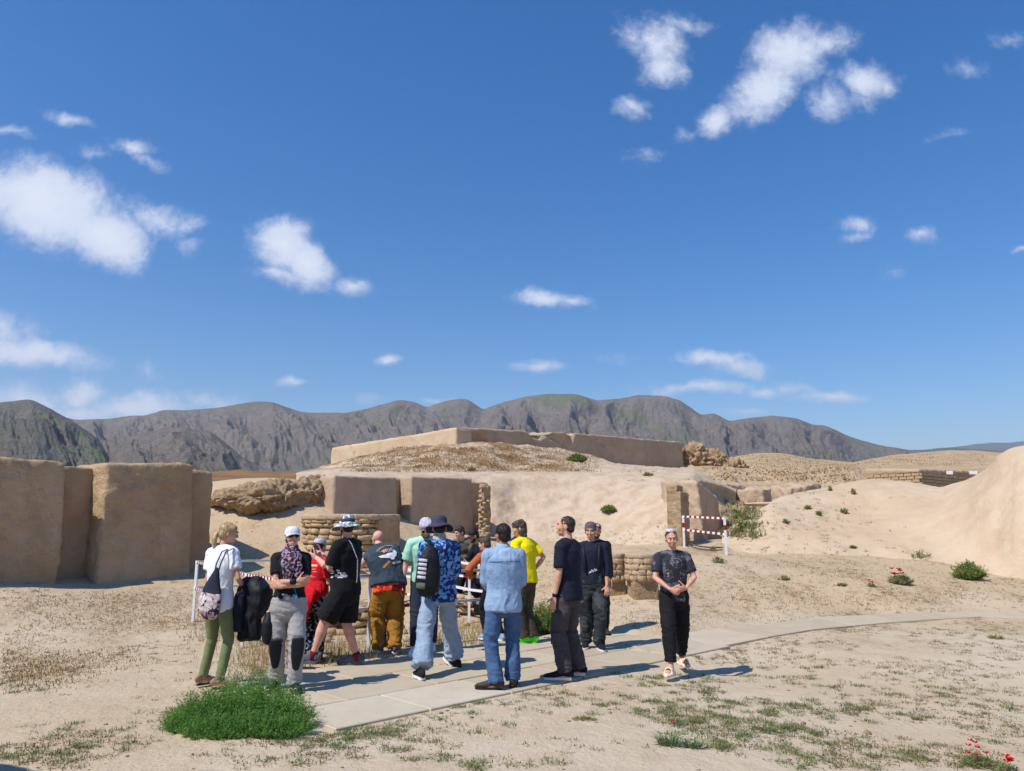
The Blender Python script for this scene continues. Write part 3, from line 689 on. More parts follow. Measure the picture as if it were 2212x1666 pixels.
# distant dunes
def dune_mat(name, ca, cb, spots, sscale=3.5, sth=.54):
    b = MB(name); mid = b.noise(.35, 6, .6); sp = b.noise(sscale, 5, .72, stretch=(1, .6, 1.4))
    c = b.mix(b.rng(mid, .38, .64), ca, cb); c = b.mix(b.math('MULTIPLY', b.rng(sp, sth, sth + .1), .6), c, spots)
    return b.done(c, .96, b.bump(sp, .8, .12), Specular_IOR_Level=.05)
M['dune'] = dune_mat('dune_sand', S(180,157,127), S(168,144,112), S(108,92,62))
M['dune2'] = dune_mat('dune_brown', S(138,110,80), S(122,96,68), S(84,66,44))
cols = [1440,1500,1560,1600,1640,1680,1710,1745,1800,1850,1900]
sheet('dune', [list(zip(cols, [1030]*11, [54]*11)), list(zip(cols, [1014,1012,1006,1002,1000,1000,1002,1005,1008,1012,1018], [66]*11)),
               list(zip(cols, [1006,1002,993,985,980.5,979,981,988,996,1001,1006], [80]*11)), list(zip(cols, [1030]*11, [95]*11))], 220, 90, M['dune'], lambda v: .25 * fbm(v / 5, 4, 111), kind='structure')
cols = [1780,1840,1880,1920,1960,2000,2030,2060,2100,2140,2180,2260,2400]
sheet('dune', [list(zip(cols, [1040]*13, [60]*13)), list(zip(cols, [1010,1008,1004,1002,1002,1002,1002,1002,1000,998,996,996,996], [80]*13)),
               list(zip(cols, [1001,999,993,985,981,976,973,972,975,978,981,984,985], [105]*13)), list(zip(cols, [1010]*13, [125]*13))], 240, 90, M['dune'], lambda v: .3 * fbm(v / 6, 4, 112), kind='structure')
cols = [380,440,480,520,560,620,680,720,790,860]
sheet('dune', [list(zip(cols, [1060]*10, [45]*10)), list(zip(cols, [1035,1034,1034,1036,1034,1030,1028,1028,1030,1030], [55]*10)),
               list(zip(cols, [1022,1021,1019,1014,1018,1021,1018,1012,1015,1020], [72]*10)), list(zip(cols, [1040]*10, [85]*10))], 200, 80, M['dune2'], lambda v: .25 * fbm(v / 4, 4, 113), kind='structure')

# far brick wall on the right skyline ----------------------------------------------
FY = 42.0; f0 = P(1989, 1045, FY)
FD = (math.sin(math.radians(50)), math.cos(math.radians(50))); FN = (-FD[1], FD[0])
fz = zat(1019, FY); fb = zat(1056, FY)
fr_s = s_at((f0.x, FY), FD, 2120); fl_s = s_at((f0.x, FY), FN, 1877)
fw = empty('brick_wall', (f0.x, FY, fb), label='low bare brick wall far off on the right, left half sunlit and right half dark', cat='wall', kind='thing')
e1 = along((f0.x, FY), FD, fr_s + .5); e2 = (f0.x + FN[0] * fl_s, FY + FN[1] * fl_s)
zf2 = zat(1023, e1[1]); zf3 = zat(1019, e2[1])
part('core', pm([two((f0.x, FY), e1, FN, .8, fz, zf2, fb - .6)]), M['mortar'], fw, smooth=False)
part('core', pm([two((f0.x + .01, FY + .01), e2, FD, .78, fz - .003, zf3, fb - .55)]), M['mortar'], fw, smooth=False)
part('coping', adobe([two((f0.x - .05, FY - .05), e1, FN, .95, fz + .16, zf2 + .16, fz - .05), two((f0.x - .04, FY - .06), e2, FD, .9, fz + .16, zf3 + .16, fz - .05)], .08, 3, .04, .6, 121), M['wall2'], fw)
bm = bmesh.new(); g = random.Random(5)
def bricks_on(p, d, nrm, L, z0, z1, ang):
    z = z0; k = 0
    while z < z1 - .05:
        s = -.15 if k % 2 else 0.0
        while s < L:
            w_ = .42
            if g.random() > .04 and s + w_ * .5 < L:
                c_ = Vector((p[0] + d[0] * (s + w_ / 2) + nrm[0] * .01, p[1] + d[1] * (s + w_ / 2) + nrm[1] * .01, z + .07))
                mt = Matrix.Translation(c_) @ Matrix.Rotation(ang + g.uniform(-.03, .03), 4, 'Z') @ Matrix.Diagonal((w_ * .9, .12 + g.uniform(0, .05), .135, 1))
                bmesh.ops.create_cube(bm, size=1, matrix=mt)
            s += w_
        z += .17; k += 1
bricks_on((f0.x, FY), FD, (-FN[0], -FN[1]), fr_s, fb - .3, fz - .02, math.atan2(FD[1], FD[0]))
bricks_on((f0.x, FY), FN, (-FD[0], -FD[1]), fl_s, fb - .3, fz - .02, math.atan2(FN[1], FN[0]))
me = bpy.data.meshes.new('bricks'); bm.to_mesh(me); bm.free()
part('bricks', me, M['brick'], fw, smooth=False, kind='stuff')
M['board'] = plain('white_board', S(232,232,228), .6)
for px_b, w_b in ((2058, .35), (2108, .6)):
    sb = s_at((f0.x, FY), FD, px_b); pa = along((f0.x, FY), FD, sb, .12); zz_b = zat(1023, pa[1]) + .05
    part('white_board', pm([([(pa[0] + dx, pa[1] + dy, zz_b + dz) for dz in (-.1, .1) for dx, dy in ((-w_b / 2, -.04), (w_b / 2, -.04), (w_b / 2, .04), (-w_b / 2, .04))], [[3, 2, 1, 0], [4, 5, 6, 7], [0, 1, 5, 4], [1, 2, 6, 5], [2, 3, 7, 6], [3, 0, 4, 7]])]), M['board'], fw, smooth=False)

# ------------------------------------------------------------------ mountains
def mountain(name, prof, Yf, Yc, nu, nv, mat, amp, seed, drop=.35, px0=None, px1=None, exp=1.25, zb=2.0):
    px = np.array([a for a, _ in prof], float); py = np.array([c_ for _, c_ in prof], float)
    U = np.linspace(px[0], px[-1], nu); Yp = np.interp(U, px, py)
    k = np.ones(7) / 7; Yp = np.convolve(np.pad(Yp, 3, 'edge'), k, 'valid') - 0.0
    u = (U - CX) / FPX; v = (CY - Yp) / FPX
    q = np.stack([U / 14., U * 0, U * 0], 1)
    v = v + .9 / FPX * fbm(q, 4, seed + 1)
    T = np.linspace(0, 1 + drop, nv)
    warp = fbm(np.stack([U / 210., U * 0 + 3, U * 0], 1), 2, seed + 2)
    H = np.empty((nv, nu)); X = np.empty((nv, nu)); Yd = np.empty((nv, nu))
    hc_tan = (v * CP + SP) / (CP - v * SP)
    ycr = Yc * (1 + .05 * warp)
    for j, t in enumerate(T):
        Y = Yf + (ycr - Yf) * t
        ztop = CAMH + hc_tan * ycr
        if t <= 1: base = zb + (ztop - zb) * (t ** exp) 
        else: base = ztop - (ztop - zb) * ((t - 1) * 1.6)
        env = np.clip(t * 1.0, 0, 1) * np.clip((1.0 - t) * 3.2, 0, 1) if t <= 1 else 0 * t
        wu = U + 60 * fbm(np.stack([U / 150., U * 0 + t * 2.6, U * 0], 1), 4, seed + 5) + 45 * t
        sp = fbm(np.stack([wu / 95., U * 0 + t * 2.6, U * 0], 1), 5, seed + 3, gain=.52, ridged=True)
        sp2 = fbm(np.stack([wu / 15., U * 0 + t * 9., U * 0], 1), 4, seed + 4, gain=.6, ridged=True)
        H[j] = base + env * amp * (1.15 * (sp - .35) + .22 * sp2)
        X[j] = u * (Y * CP + (H[j] - CAMH) * SP); Yd[j] = Y
    V = np.stack([X, Yd, H], 2).reshape(-1, 3)
    return link(name, fast_mesh(name, V, grid_faces(nv, nu)), mat, kind='structure')
def mount_mat(name, ca, cb, green, gth, strata=True, s=1.0):
    b = MB(name); n1 = b.noise(.004 * s, 7, .62); n2 = b.noise(.028 * s, 7, .78); n3 = b.noise(.085 * s, 4, .8)
    c = b.mix(b.rng(n1, .38, .62), ca, cb); c = b.mix(b.math('MULTIPLY', b.rng(n2, .47, .60), .55), c, C3(ca, .55)); c = b.mix(b.math('MULTIPLY', b.rng(n3, .5, .60), .55), c, C3(cb, .5)); c = b.mix(b.math('MULTIPLY', b.rng(n3, .46, .38), .35), c, C3(ca, 1.5))
    geo = b.n.new('ShaderNodeNewGeometry'); sn = b.sep(geo.outputs['Normal']); sp_ = b.sep(geo.outputs['Position'])
    gr = b.math('MULTIPLY', b.rng(b.noise(.0022 * s, 5, .6), gth, gth + .1), b.rng(sn[2], .55, .85))
    c = b.mix(gr, c, green)
    nb = b.bump(n2, 1.0, 14 / s); nb = b.bump(n3, 1.0, 5 / s, nb)
    if strata: nb = b.bump(b.noise(.02, 4, .6, stretch=(.25, .25, 2.2), dist=.8), .8, 12, nb)
    return b.done(c, .95, nb, Specular_IOR_Level=.04)
M['mtn'] = mount_mat('mountain_rock', S(134,124,115), S(120,112,104), S(112,112,88), .55)
M['mtn2'] = mount_mat('mountain_rock_dark', S(122,116,107), S(104,102,92), S(100,110,74), .50)
M['mtn3'] = mount_mat('far_mountain', S(110,108,104), S(98,98,92), S(92,100,76), .55, False)
prof = [(-260,900),(-120,880),(0,875),(100,890),(161,907),(235,905),(279,898),(312,898),(353,886),(403,886),(470,881),(515,873),(548,867),(590,869),(625,881),(655,891),(743,892),(790,884),(830,872),(866,863),(895,868),(922,880),(960,867),(995,861),(1015,864),(1042,885),(1080,871),(1135,857),(1180,851),(1245,851),(1268,858),(1290,865),(1340,861),(1380,853),(1430,855),(1468,864),(1500,886),(1512,896),(1545,893),(1575,910),(1625,902),(1670,898),(1720,903),(1758,918),(1782,919),(1840,945),(1900,962),(1960,971),(2020,980),(2100,1000),(2200,1010),(2500,1020)]
mountain('mountain_range', prof, 1500, 4300, 1150, 170, M['mtn'], 165, 200, exp=1.35)
mountain('mountain', [(-500,905),(-300,880),(-150,872),(0,869),(30,866),(60,862.5),(78,867),(111,884),(145,903),(170,918),(200,938),(222,962),(235,990),(245,1015),(280,1025)], 900, 2500, 420, 120, M['mtn2'], 95, 230, exp=1.1)
mountain('mountain', [(190,1030),(222,1012),(240,985),(262,955),(300,938),(353,925),(395,922),(430,930),(455,932),(480,950),(520,985),(570,1012),(640,1022)], 800, 2100, 360, 100, M['mtn'], 45, 250, exp=1.1)
mountain('mountain_range', [(1820,975),(1900,966),(1950,971),(2000,971),(2020,968),(2060,965),(2095,969),(2140,972),(2200,976),(2300,980),(2500,990)], 3000, 7000, 320, 50, M['mtn3'], 60, 270, exp=1.2)
mountain('mountain_range', [(1950,975),(2040,968),(2100,959),(2140,955),(2180,955),(2212,952),(2300,955),(2500,965)], 6000, 14000, 240, 40, M['mtn3'], 60, 290, exp=1.2)


# low eroded walls in the gully
def low_wall(pxs, Ys, yt, yb, label, seed, th=.8):
    pts = [P(x, yb, Y) for x, Y in zip(pxs, Ys)]; pr = []
    for i in range(len(pts) - 1):
        a, c_ = pts[i], pts[i + 1]; d = (c_ - a).normalized(); n_ = Vector((-d.y, d.x, 0)); V = []
        for z_ in (0, 1):
            for q in (a, c_, c_ + n_ * th, a + n_ * th): V.append((q.x, q.y, (min(a.z, c_.z) - .5) if z_ == 0 else zat(yt[i] if q in (a,) else yt[i + 1], q.y)))
        pr.append((V, [[3, 2, 1, 0], [4, 5, 6, 7], [0, 1, 5, 4], [1, 2, 6, 5], [2, 3, 7, 6], [3, 0, 4, 7]]))
    me = adobe(pr, .06, 4, .12, .5, seed); bld('mud_wall', me, M['wall2'], tuple(pts[0]), label=label, cat='wall', kind='thing')
low_wall((1590, 1650, 1690), (31.5, 31, 32.5), (1056, 1058, 1052), 1090, 'low eroded mud wall in the gully beyond the barrier', 141)
low_wall((1700, 1745, 1776), (27.2, 27.6, 29.2), (1056, 1048, 1043), 1068, 'short rounded mud wall end on the ridge right of the gully', 142)
low_wall((1548, 1580, 1612), (33, 33.5, 34), (1040, 1046, 1050), 1062, 'crumbled mud bank right behind the rounded bastion', 143)
# ================================================================== people
def loft(pts, rads, ref, n=14, cap0='round', cap1='round', power=2.0):
    pts = [Vector(p) for p in pts]; refs = ref if isinstance(ref, list) else [ref] * len(pts)
    T = []
    for i in range(len(pts)):
        a = pts[max(i - 1, 0)]; b_ = pts[min(i + 1, len(pts) - 1)]; T.append((b_ - a).normalized())
    rings = []
    def ring(c, t, r, rf):
        s = (rf - t * rf.dot(t)); s = s.normalized() if s.length > 1e-4 else t.orthogonal().normalized(); q = t.cross(s)
        out = []
        for j in range(n):
            a = 2 * math.pi * j / n; cs, sn = math.cos(a), math.sin(a)
            if power != 2.0:
                cs = math.copysign(abs(cs) ** (2 / power), cs); sn = math.copysign(abs(sn) ** (2 / power), sn)
            out.append(c + s * (r[0] * cs) + q * (r[1] * sn))
        rings.append(out)
    def sc(r, k): return (r[0] * k, r[1] * k)
    if cap0 == 'round':
        m_ = min(rads[0]); ring(pts[0] - T[0] * m_ * .92, T[0], sc(rads[0], .35), refs[0]); ring(pts[0] - T[0] * m_ * .6, T[0], sc(rads[0], .78), refs[0])
    for c, t, r, rf in zip(pts, T, rads, refs): ring(c, t, r, rf)
    if cap1 == 'round':
        m_ = min(rads[-1]); ring(pts[-1] + T[-1] * m_ * .6, T[-1], sc(rads[-1], .78), refs[-1]); ring(pts[-1] + T[-1] * m_ * .92, T[-1], sc(rads[-1], .35), refs[-1])
    V = [v for r in rings for v in r]; F = []
    for i in range(len(rings) - 1):
        for j in range(n): F.append([i * n + j, i * n + (j + 1) % n, (i + 1) * n + (j + 1) % n, (i + 1) * n + j])
    F.append(list(range(n))[::-1]); F.append([(len(rings) - 1) * n + j for j in range(n)])
    return V, F
def cone(a, b, ra, rb, n=12, **k):
    a = Vector(a); b = Vector(b); r = (b - a).orthogonal(); return loft([a, a.lerp(b, .5), b], [(ra, ra), ((ra + rb) / 2,) * 2, (rb, rb)], r, n, **k)
def ik(a, b, l1, l2, hint):
    d = b - a; L = d.length
    if L > l1 + l2 - .004: d = d.normalized() * (l1 + l2 - .004); L = d.length; b = a + d
    dn = d.normalized(); ca = max(-1, min(1, (l1 * l1 + L * L - l2 * l2) / (2 * l1 * L))); h = hint - dn * hint.dot(dn); h.normalize()
    return a + dn * l1 * ca + h * l1 * math.sqrt(max(0, 1 - ca * ca)), b
UP = Vector((0, 0, 1))
def rotv(v, ax, deg): return Quaternion(ax, math.radians(deg)) @ v

def hand_prims(w, d, n, side, k, curl=.4, fat=1.0):
    d = d.normalized(); n = (n - d * n.dot(d)).normalized(); s = d.cross(n) * side; pr = []
    K = w + d * .088 * k
    pr.append(loft([w - d * .01 * k, w + d * .03 * k, w + d * .065 * k, K], [(.025 * k, .019 * k), (.033 * k, .017 * k), (.040 * k, .0155 * k), (.040 * k, .0125 * k)], s, 12))
    for off, ln, r in ((.031, .072, .0095), (.0105, .081, .0098), (-.0105, .075, .0094), (-.031, .058, .0084)):
        p = K - d * .006 * k + s * off * k; dr = (d + s * off * 3.2).normalized(); ax = dr.cross(n).normalized(); seg = [p]; 
        for f_, ang in ((.42, 28), (.32, 48), (.26, 34)):
            dr = rotv(dr, ax, ang * curl); p = p + dr * ln * f_ * k; seg.append(p)
        r *= fat * k; pr.append(loft(seg, [(r, r), (r * .97, r * .97), (r * .88, r * .88), (r * .75, r * .75)], s, 8))
    p = w + d * .022 * k + s * .022 * k; dr = (d * .55 + s * .72 + n * .25).normalized(); seg = [p]
    for ln, a in ((.045, 0), (.032, 18), (.026, 20)):
        dr = rotv(dr, d.cross(n).normalized(), a * .5); dr = (dr + d * .15 * (a > 0)).normalized(); p = p + dr * ln * k; seg.append(p)
    pr.append(loft(seg, [(.0145 * k, .0145 * k), (.0118 * k, .0118 * k), (.0105 * k, .0105 * k), (.009 * k, .009 * k)], n, 8))
    return pr

SKIN = {}
def skin(name, c):
    b = MB(name); n = b.noise(14, 4); f = b.noise(120, 3)
    colr = b.mix(b.rng(n, .35, .65), C3(c, 1.05), (c[0] * .93, c[1] * .84, c[2] * .80, 1))
    return b.done(colr, .6, b.bump(f, .2, .003), Subsurface_Weight=.05, Specular_IOR_Level=.2)
M['skin'] = skin('skin_fair', S(205,158,134)); M['skin_tan'] = skin('skin_tanned', S(178,128,98)); M['skin_pink'] = skin('skin_pink', S(212,162,146))
def hairm(name, c):
    b = MB(name); n = b.noise(60, 4, .6, stretch=(1, 1, .16)); colr = b.mix(b.rng(n, .35, .65), c, C3(c, .5))
    return b.done(colr, .55, b.bump(n, .9, .012), Specular_IOR_Level=.4)
M['hair_black'] = hairm('hair_black', S(30,24,22)); M['hair_brown'] = hairm('hair_brown', S(66,46,36)); M['hair_dark'] = hairm('hair_dark', S(44,34,30))
M['hair_blonde'] = hairm('hair_blonde', S(206,178,132)); M['hair_grey'] = hairm('hair_grey_brown', S(92,76,66)); M['stubble'] = plain('stubble', S(92,66,54), .8)
M['white'] = cloth('white_cotton', S(232,234,240), S(222,225,234)); M['black'] = cloth('black_cotton', S(24,24,28), S(17,17,20)); M['black2'] = cloth('black_nylon', S(26,28,36), S(16,17,22), rough=.6)
M['olive_pants'] = cloth('olive_stretch_denim', S(116,126,88), S(104,114,78), wr=.3); M['grey_pants'] = cloth('grey_riding_fabric', S(160,156,156), S(146,142,143))
M['darkred'] = cloth('dark_red_sock', S(120,22,34), S(100,18,28)); M['red'] = cloth('red_cotton', S(206,26,38), S(188,20,32)); M['mint'] = cloth('mint_cotton', S(160,208,184), S(148,197,172)); M['yellow'] = cloth('yellow_cotton', S(246,222,16), S(238,206,8))
M['navy'] = cloth('navy_cotton', S(30,34,52), S(24,27,42)); M['charcoal'] = cloth('charcoal_cargo', S(74,68,72), S(60,55,60)); M['mustard'] = cloth('mustard_canvas', S(158,112,44), S(138,95,36), wr=.6)
M['darkolive'] = cloth('dark_olive_cloth', S(72,66,54), S(58,53,43)); M['sage'] = cloth('grey_green_knit', S(92,88,78), S(80,77,68)); M['orange'] = cloth('orange_brown_cloth', S(176,98,56), S(160,86,48))
M['navyjean'] = cloth('dark_navy_jean', S(40,46,62), S(30,35,50)); M['greyknit'] = cloth('grey_brown_knit', S(92,84,82), S(80,72,71), weave=.4)
M['sunhat'] = cloth('dark_slate_hat', S(62,62,80), S(52,52,68)); M['check'] = cloth('checked_cotton', S(190,186,180), S(120,112,108), 6)
def denim(name, c, c2, c3):
    b = MB(name); n = b.noise(5, 5); w = b.noise(2.4, 3); f = b.noise(300, 2, stretch=(1, 1, .3))
    colr = b.mix(b.rng(n, .38, .64), c, c2); colr = b.mix(b.math('MULTIPLY', b.rng(w, .5, .68), .7), colr, c3); colr = b.mix(b.math('MULTIPLY', f, .25), colr, C3(c, 1.5))
    nb = b.bump(b.noise(16, 5, .6, dist=.9), .55, .022); return b.done(colr, .9, b.bump(f, .3, .002, nb))
M['denim_light'] = denim('light_denim', S(138,163,192), S(116,143,178), S(164,184,204)); M['denim_mid'] = denim('mid_denim', S(70,96,134), S(54,78,114), S(106,134,168))
M['denim_pale'] = denim('pale_denim', S(142,160,180), S(126,143,166), S(168,184,200)); M['denim_dark'] = denim('dark_denim_vest', S(54,68,80), S(42,54,66), S(78,94,106))
def pattern(name, cs, scale, mode='camo', stretch=(1, 1, 1), rough=.85):
    b = MB(name)
    if mode == 'camo':
        d = b.noise(scale * .7, 3, .6, out='Color'); mp = b.n.new('ShaderNodeVectorMath'); mp.operation = 'MULTIPLY_ADD'; b.l.new(d, mp.inputs[0]); mp.inputs[1].default_value = (.07, .07, .07); b.l.new(b.co, mp.inputs[2])
        n = b.n.new('ShaderNodeTexVoronoi'); n.distance = 'CHEBYCHEV'; n.inputs['Scale'].default_value = scale; b.l.new(mp.outputs[0], n.inputs['Vector']); v = b.sep(n.outputs['Color'])[0]
        n2 = b.noise(scale * 1.7, 1, .5); v2 = b.rng(n2, .5, .53)
        colr = b.mix(b.math('GREATER_THAN', v, .33), cs[0], cs[1]); colr = b.mix(b.math('GREATER_THAN', v, .66), colr, cs[2]); colr = b.mix(b.math('MULTIPLY', v2, b.math('LESS_THAN', v, .6)), colr, cs[3])
    else:
        n1 = b.noise(scale, 3, .6, stretch=stretch); colr = b.mix(b.rng(n1, .50, .54), cs[0], cs[1])
        if len(cs) > 2: colr = b.mix(b.rng(b.noise(scale * .7, 2, .5), .55, .59), colr, cs[2])
        if len(cs) > 3: colr = b.mix(b.rng(b.noise(scale * .4, 2, .5, dist=1), .62, .66), colr, cs[3])
    return b.done(colr, rough, b.bump(b.noise(20, 4, .6, dist=.6), .4, .02))
M['camo_blue'] = pattern('blue_block_print', [S(96,142,204), S(34,56,112), S(120,166,224), S(26,36,78)], 22)
M['camo_grey'] = pattern('grey_camo_print', [S(92,104,106), S(176,184,186), S(222,226,228)], 26, 'n'); M['leafprint'] = pattern('black_white_leaf_print', [S(24,24,30), S(24,24,30), S(158,164,178)], 42, 'n', (1, 1, .6))
M['scarf'] = pattern('printed_scarf', [S(34,30,44), S(176,142,160), S(70,60,78), S(96,136,160)], 34, 'n'); M['bagprint'] = pattern('printed_bag_cloth', [S(176,160,160), S(206,196,198), S(60,44,62), S(156,44,66)], 24, 'n')
M['tiedye'] = pattern('red_orange_tie_dye', [S(206,44,26), S(226,98,30), S(120,22,40), S(236,170,50)], 9, 'n'); M['teeprint'] = pattern('faint_grey_print', [S(48,48,56), S(48,48,56), S(96,94,106)], 20, 'n')
M['capknit'] = pattern('pale_woven_cap', [S(196,192,204), S(196,192,204), S(120,116,136)], 90, 'n', (1, 1, 1.6)); M['capdark'] = pattern('dark_woven_cap', [S(60,52,54), S(120,108,108), S(40,34,38)], 70, 'n', (.4, .4, 2.6))
M['capred'] = pattern('patterned_maroon_cap', [S(94,42,40), S(94,42,40), S(206,196,190)], 60, 'n')
M['rubber'] = plain('dark_rubber', S(32,32,34), .7); M['whiterub'] = plain('white_rubber', S(222,222,218), .6); M['greyshoe'] = cloth('grey_mesh_shoe', S(92,98,106), S(72,76,84)); M['croc'] = plain('green_foam', S(92,220,60), .45)
M['sandal'] = plain('cream_foam', S(222,206,182), .6); M['brownshoe'] = cloth('brown_leather_shoe', S(62,56,50), S(46,41,37), rough=.6); M['blackshoe'] = cloth('black_mesh_shoe', S(30,32,38), S(20,22,28)); M['beigeshoe'] = plain('beige_shoe', S(150,124,104), .7)
M['lens'] = plain('dark_lens', S(14,14,16), .12); M['lips'] = plain('lips', S(176,104,96), .5); M['eyewhite'] = plain('eye_white', S(214,208,202), .3); M['iris'] = plain('dark_iris', S(44,32,26), .2)
M['lightcap'] = cloth('pale_blue_cap', S(206,214,222), S(192,202,214)); M['strapblue'] = plain('blue_strap', S(40,130,196), .6); M['leather'] = plain('black_leather', S(22,22,24), .5, bump=.3)
M['printwhite'] = plain('white_print', S(226,226,228), .8); M['printgrey'] = pattern('grey_emblem_print', [S(64,63,72), S(138,136,148)], 60, 'n'); M['patchorange'] = plain('orange_patch', S(184,120,66), .8); M['patchedge'] = plain('cream_patch_edge', S(214,190,160), .8)
M['silver'] = cloth('light_grey_panel', S(196,196,202), S(184,184,190)); M['greenpanel'] = cloth('grey_green_panel', S(98,108,88), S(86,96,76))

class Person:
    def __init__(s, label, foot, top, yaw, **o):
        """foot: two (px, py) ground pixels for the right and the left foot; top: picture height of the crown, or H in metres"""
        s.o = o; s.yaw = yaw; g0 = o.get('gz', 0.0)
        s.gr = [G0(a, b_, g0) for a, b_ in foot]; s.base = (s.gr[0] + s.gr[1]) / 2
        s.H = top if top < 3 else (zat(top, s.base.y) - g0); s.k = s.H / 1.75 if 'H' not in o else o['H'] / 1.75
        k = s.k; b_ = o.get('bulk', 1.0)
        a = math.radians(yaw); s.f = Vector((math.sin(a), -math.cos(a), 0)); s.r = Vector((s.f.y, -s.f.x, 0))
        s.fem = o.get('fem', False)
        sr, sf = o.get('shift', (0, 0)); s.pel = s.base + s.r * sr + s.f * sf + UP * (o.get('hipz', .938) * k)
        la, sa, tw = o.get('lean', 3), o.get('side', 0), o.get('twist', 0)
        q = Quaternion(UP, math.radians(tw)) ; f2 = q @ s.f; r2 = q @ s.r
        q2 = Quaternion(r2, math.radians(-la)) ; s.cu = q2 @ UP; s.cf = q2 @ f2; q3 = Quaternion(s.cf, math.radians(sa)); s.cu = q3 @ s.cu; s.cr = q3 @ r2
        pt_ = Quaternion(s.r, math.radians(-la * .35)); s.pu = pt_ @ UP; s.pf = pt_ @ s.f
        s.waist = s.pel + s.pu * .13 * k; mid = (s.pu + s.cu).normalized()
        s.chest = s.waist + mid * .20 * k; s.nb = s.chest + s.cu * .235 * k
        sw = (.156 if s.fem else .181) * k * (1 + (b_ - 1) * .5); s.sw = sw
        s.sh = [s.nb - s.cu * .080 * k + s.cr * sw, s.nb - s.cu * .080 * k - s.cr * sw]
        hy, hp, hr = o.get('head', (0, 0, 0)); h0 = math.radians(yaw + tw + hy)
        hf = Vector((math.sin(h0), -math.cos(h0), 0)); hs = Vector((hf.y, -hf.x, 0)); q4 = Quaternion(hs, math.radians(-hp)); s.hf = q4 @ hf; s.hu = q4 @ UP; q5 = Quaternion(s.hf, math.radians(hr)); s.hu = q5 @ s.hu; s.hs = q5 @ hs
        nk = (s.cu * .6 + s.hu * .5).normalized(); s.neck1 = s.nb + nk * .060 * k; s.hk = k * o.get('headk', 1.0)
        s.hc = s.neck1 + s.hu * .085 * s.hk + s.hf * .022 * k
        # arms
        s.el = []; s.ha = []; s.hd = []; s.hn = []
        for i, key in enumerate(('R', 'L')):
            sg = 1 if i == 0 else -1; t = o.get(key, {}); tx = t.get('to', (.24, .04, .80))
            p = s.base + s.r * (tx[0] * sg) * k + s.f * tx[1] * k + UP * tx[2] * k
            if t.get('abs') is None: p = p + (s.pel - s.base - UP * s.pel.z)  # follows the shifted body
            hn_ = t.get('hint', (.35, -1, -.2)); hint = s.r * hn_[0] * sg + s.f * hn_[1] + UP * hn_[2]
            e, h = ik(s.sh[i], p, .285 * k, .262 * k, hint); s.el.append(e); s.ha.append(h)
            d = (h - e).normalized(); hd = t.get('dir'); s.hd.append((s.r * hd[0] * sg + s.f * hd[1] + UP * hd[2]).normalized() if hd else d)
            n_ = t.get('palm', (-1, 0, 0)); s.hn.append(s.r * n_[0] * sg + s.f * n_[1] + UP * n_[2])
        # legs
        s.hip = [s.pel + s.r * .088 * k - s.pu * .02 * k, s.pel - s.r * .088 * k - s.pu * .02 * k]; s.kn = []; s.an = []; fy = o.get('footyaw', (yaw, yaw)); s.ff = []; s.fl = o.get('lift', ((0, 0), (0, 0)))
        for i in (0, 1):
            a = math.radians(fy[i]); ff = Vector((math.sin(a), -math.cos(a), 0)); s.ff.append(ff)
            an = Vector((s.gr[i].x, s.gr[i].y, g0 + .085 * k + s.fl[i][0])) - ff * .03 * k
            kh = (ff * .6 + s.f * .4) + s.r * (.12 if i == 0 else -.12)
            kn, an2 = ik(s.hip[i], an, .425 * k, .425 * k, kh); s.kn.append(kn); s.an.append(an2)
        s.root = empty('person', s.base, label=label, cat='person')
        if 'group' in o: s.root['group'] = o['group']
        s.bvh = {}
    def torso(s, e, z0, top='neck', b=None):
        """centreline, radii of the trunk with e metres of ease, from height z0 (units of a 1.75 m body, pelvis .93)"""
        k = s.k; b = b or s.o.get('bulk', 1.0); bl = s.o.get('belly', 0)
        F_ = s.fem
        st = [(.80, .165 if F_ else .160, .112), (.88, .178 if F_ else .168, .122), (.95, .168 if F_ else .163, .115), (1.06, .132 if F_ else .150, .100), (1.16, .136 if F_ else .158, .105), (1.28, .155 if F_ else .176, .120), (1.37, .148 if F_ else .170, .113), (1.425, .112 if F_ else .128, .088), (1.47, .074, .068)]
        pts = []; rd = []; rf = []
        def pos(z):
            if z <= 1.06: return s.pel + s.pu * (z - .93) * k
            if z <= 1.26: return s.waist + (s.chest - s.waist) * ((z - 1.06) / .20)
            return s.chest + s.cu * (z - 1.26) * k
        zs = [z for z, _, _ in st if z > z0 + .02]; zs = [z0] + zs
        for z in zs:
            a = np.interp(z, [q[0] for q in st], [q[1] for q in st]); d = np.interp(z, [q[0] for q in st], [q[2] for q in st])
            t = np.clip((z - 1.0) / .25, 0, 1); bel = bl * math.exp(-((z - 1.04) / .11) ** 2)
            pts.append(pos(z) + s.pf * bel * k * .5); rd.append(((a * b + e) * k, (d * b * (1 + (b - 1) * .4) + e + bel * .5) * k)); rf.append((s.r * (1 - t) + s.cr * t).normalized())
        return pts, rd, rf
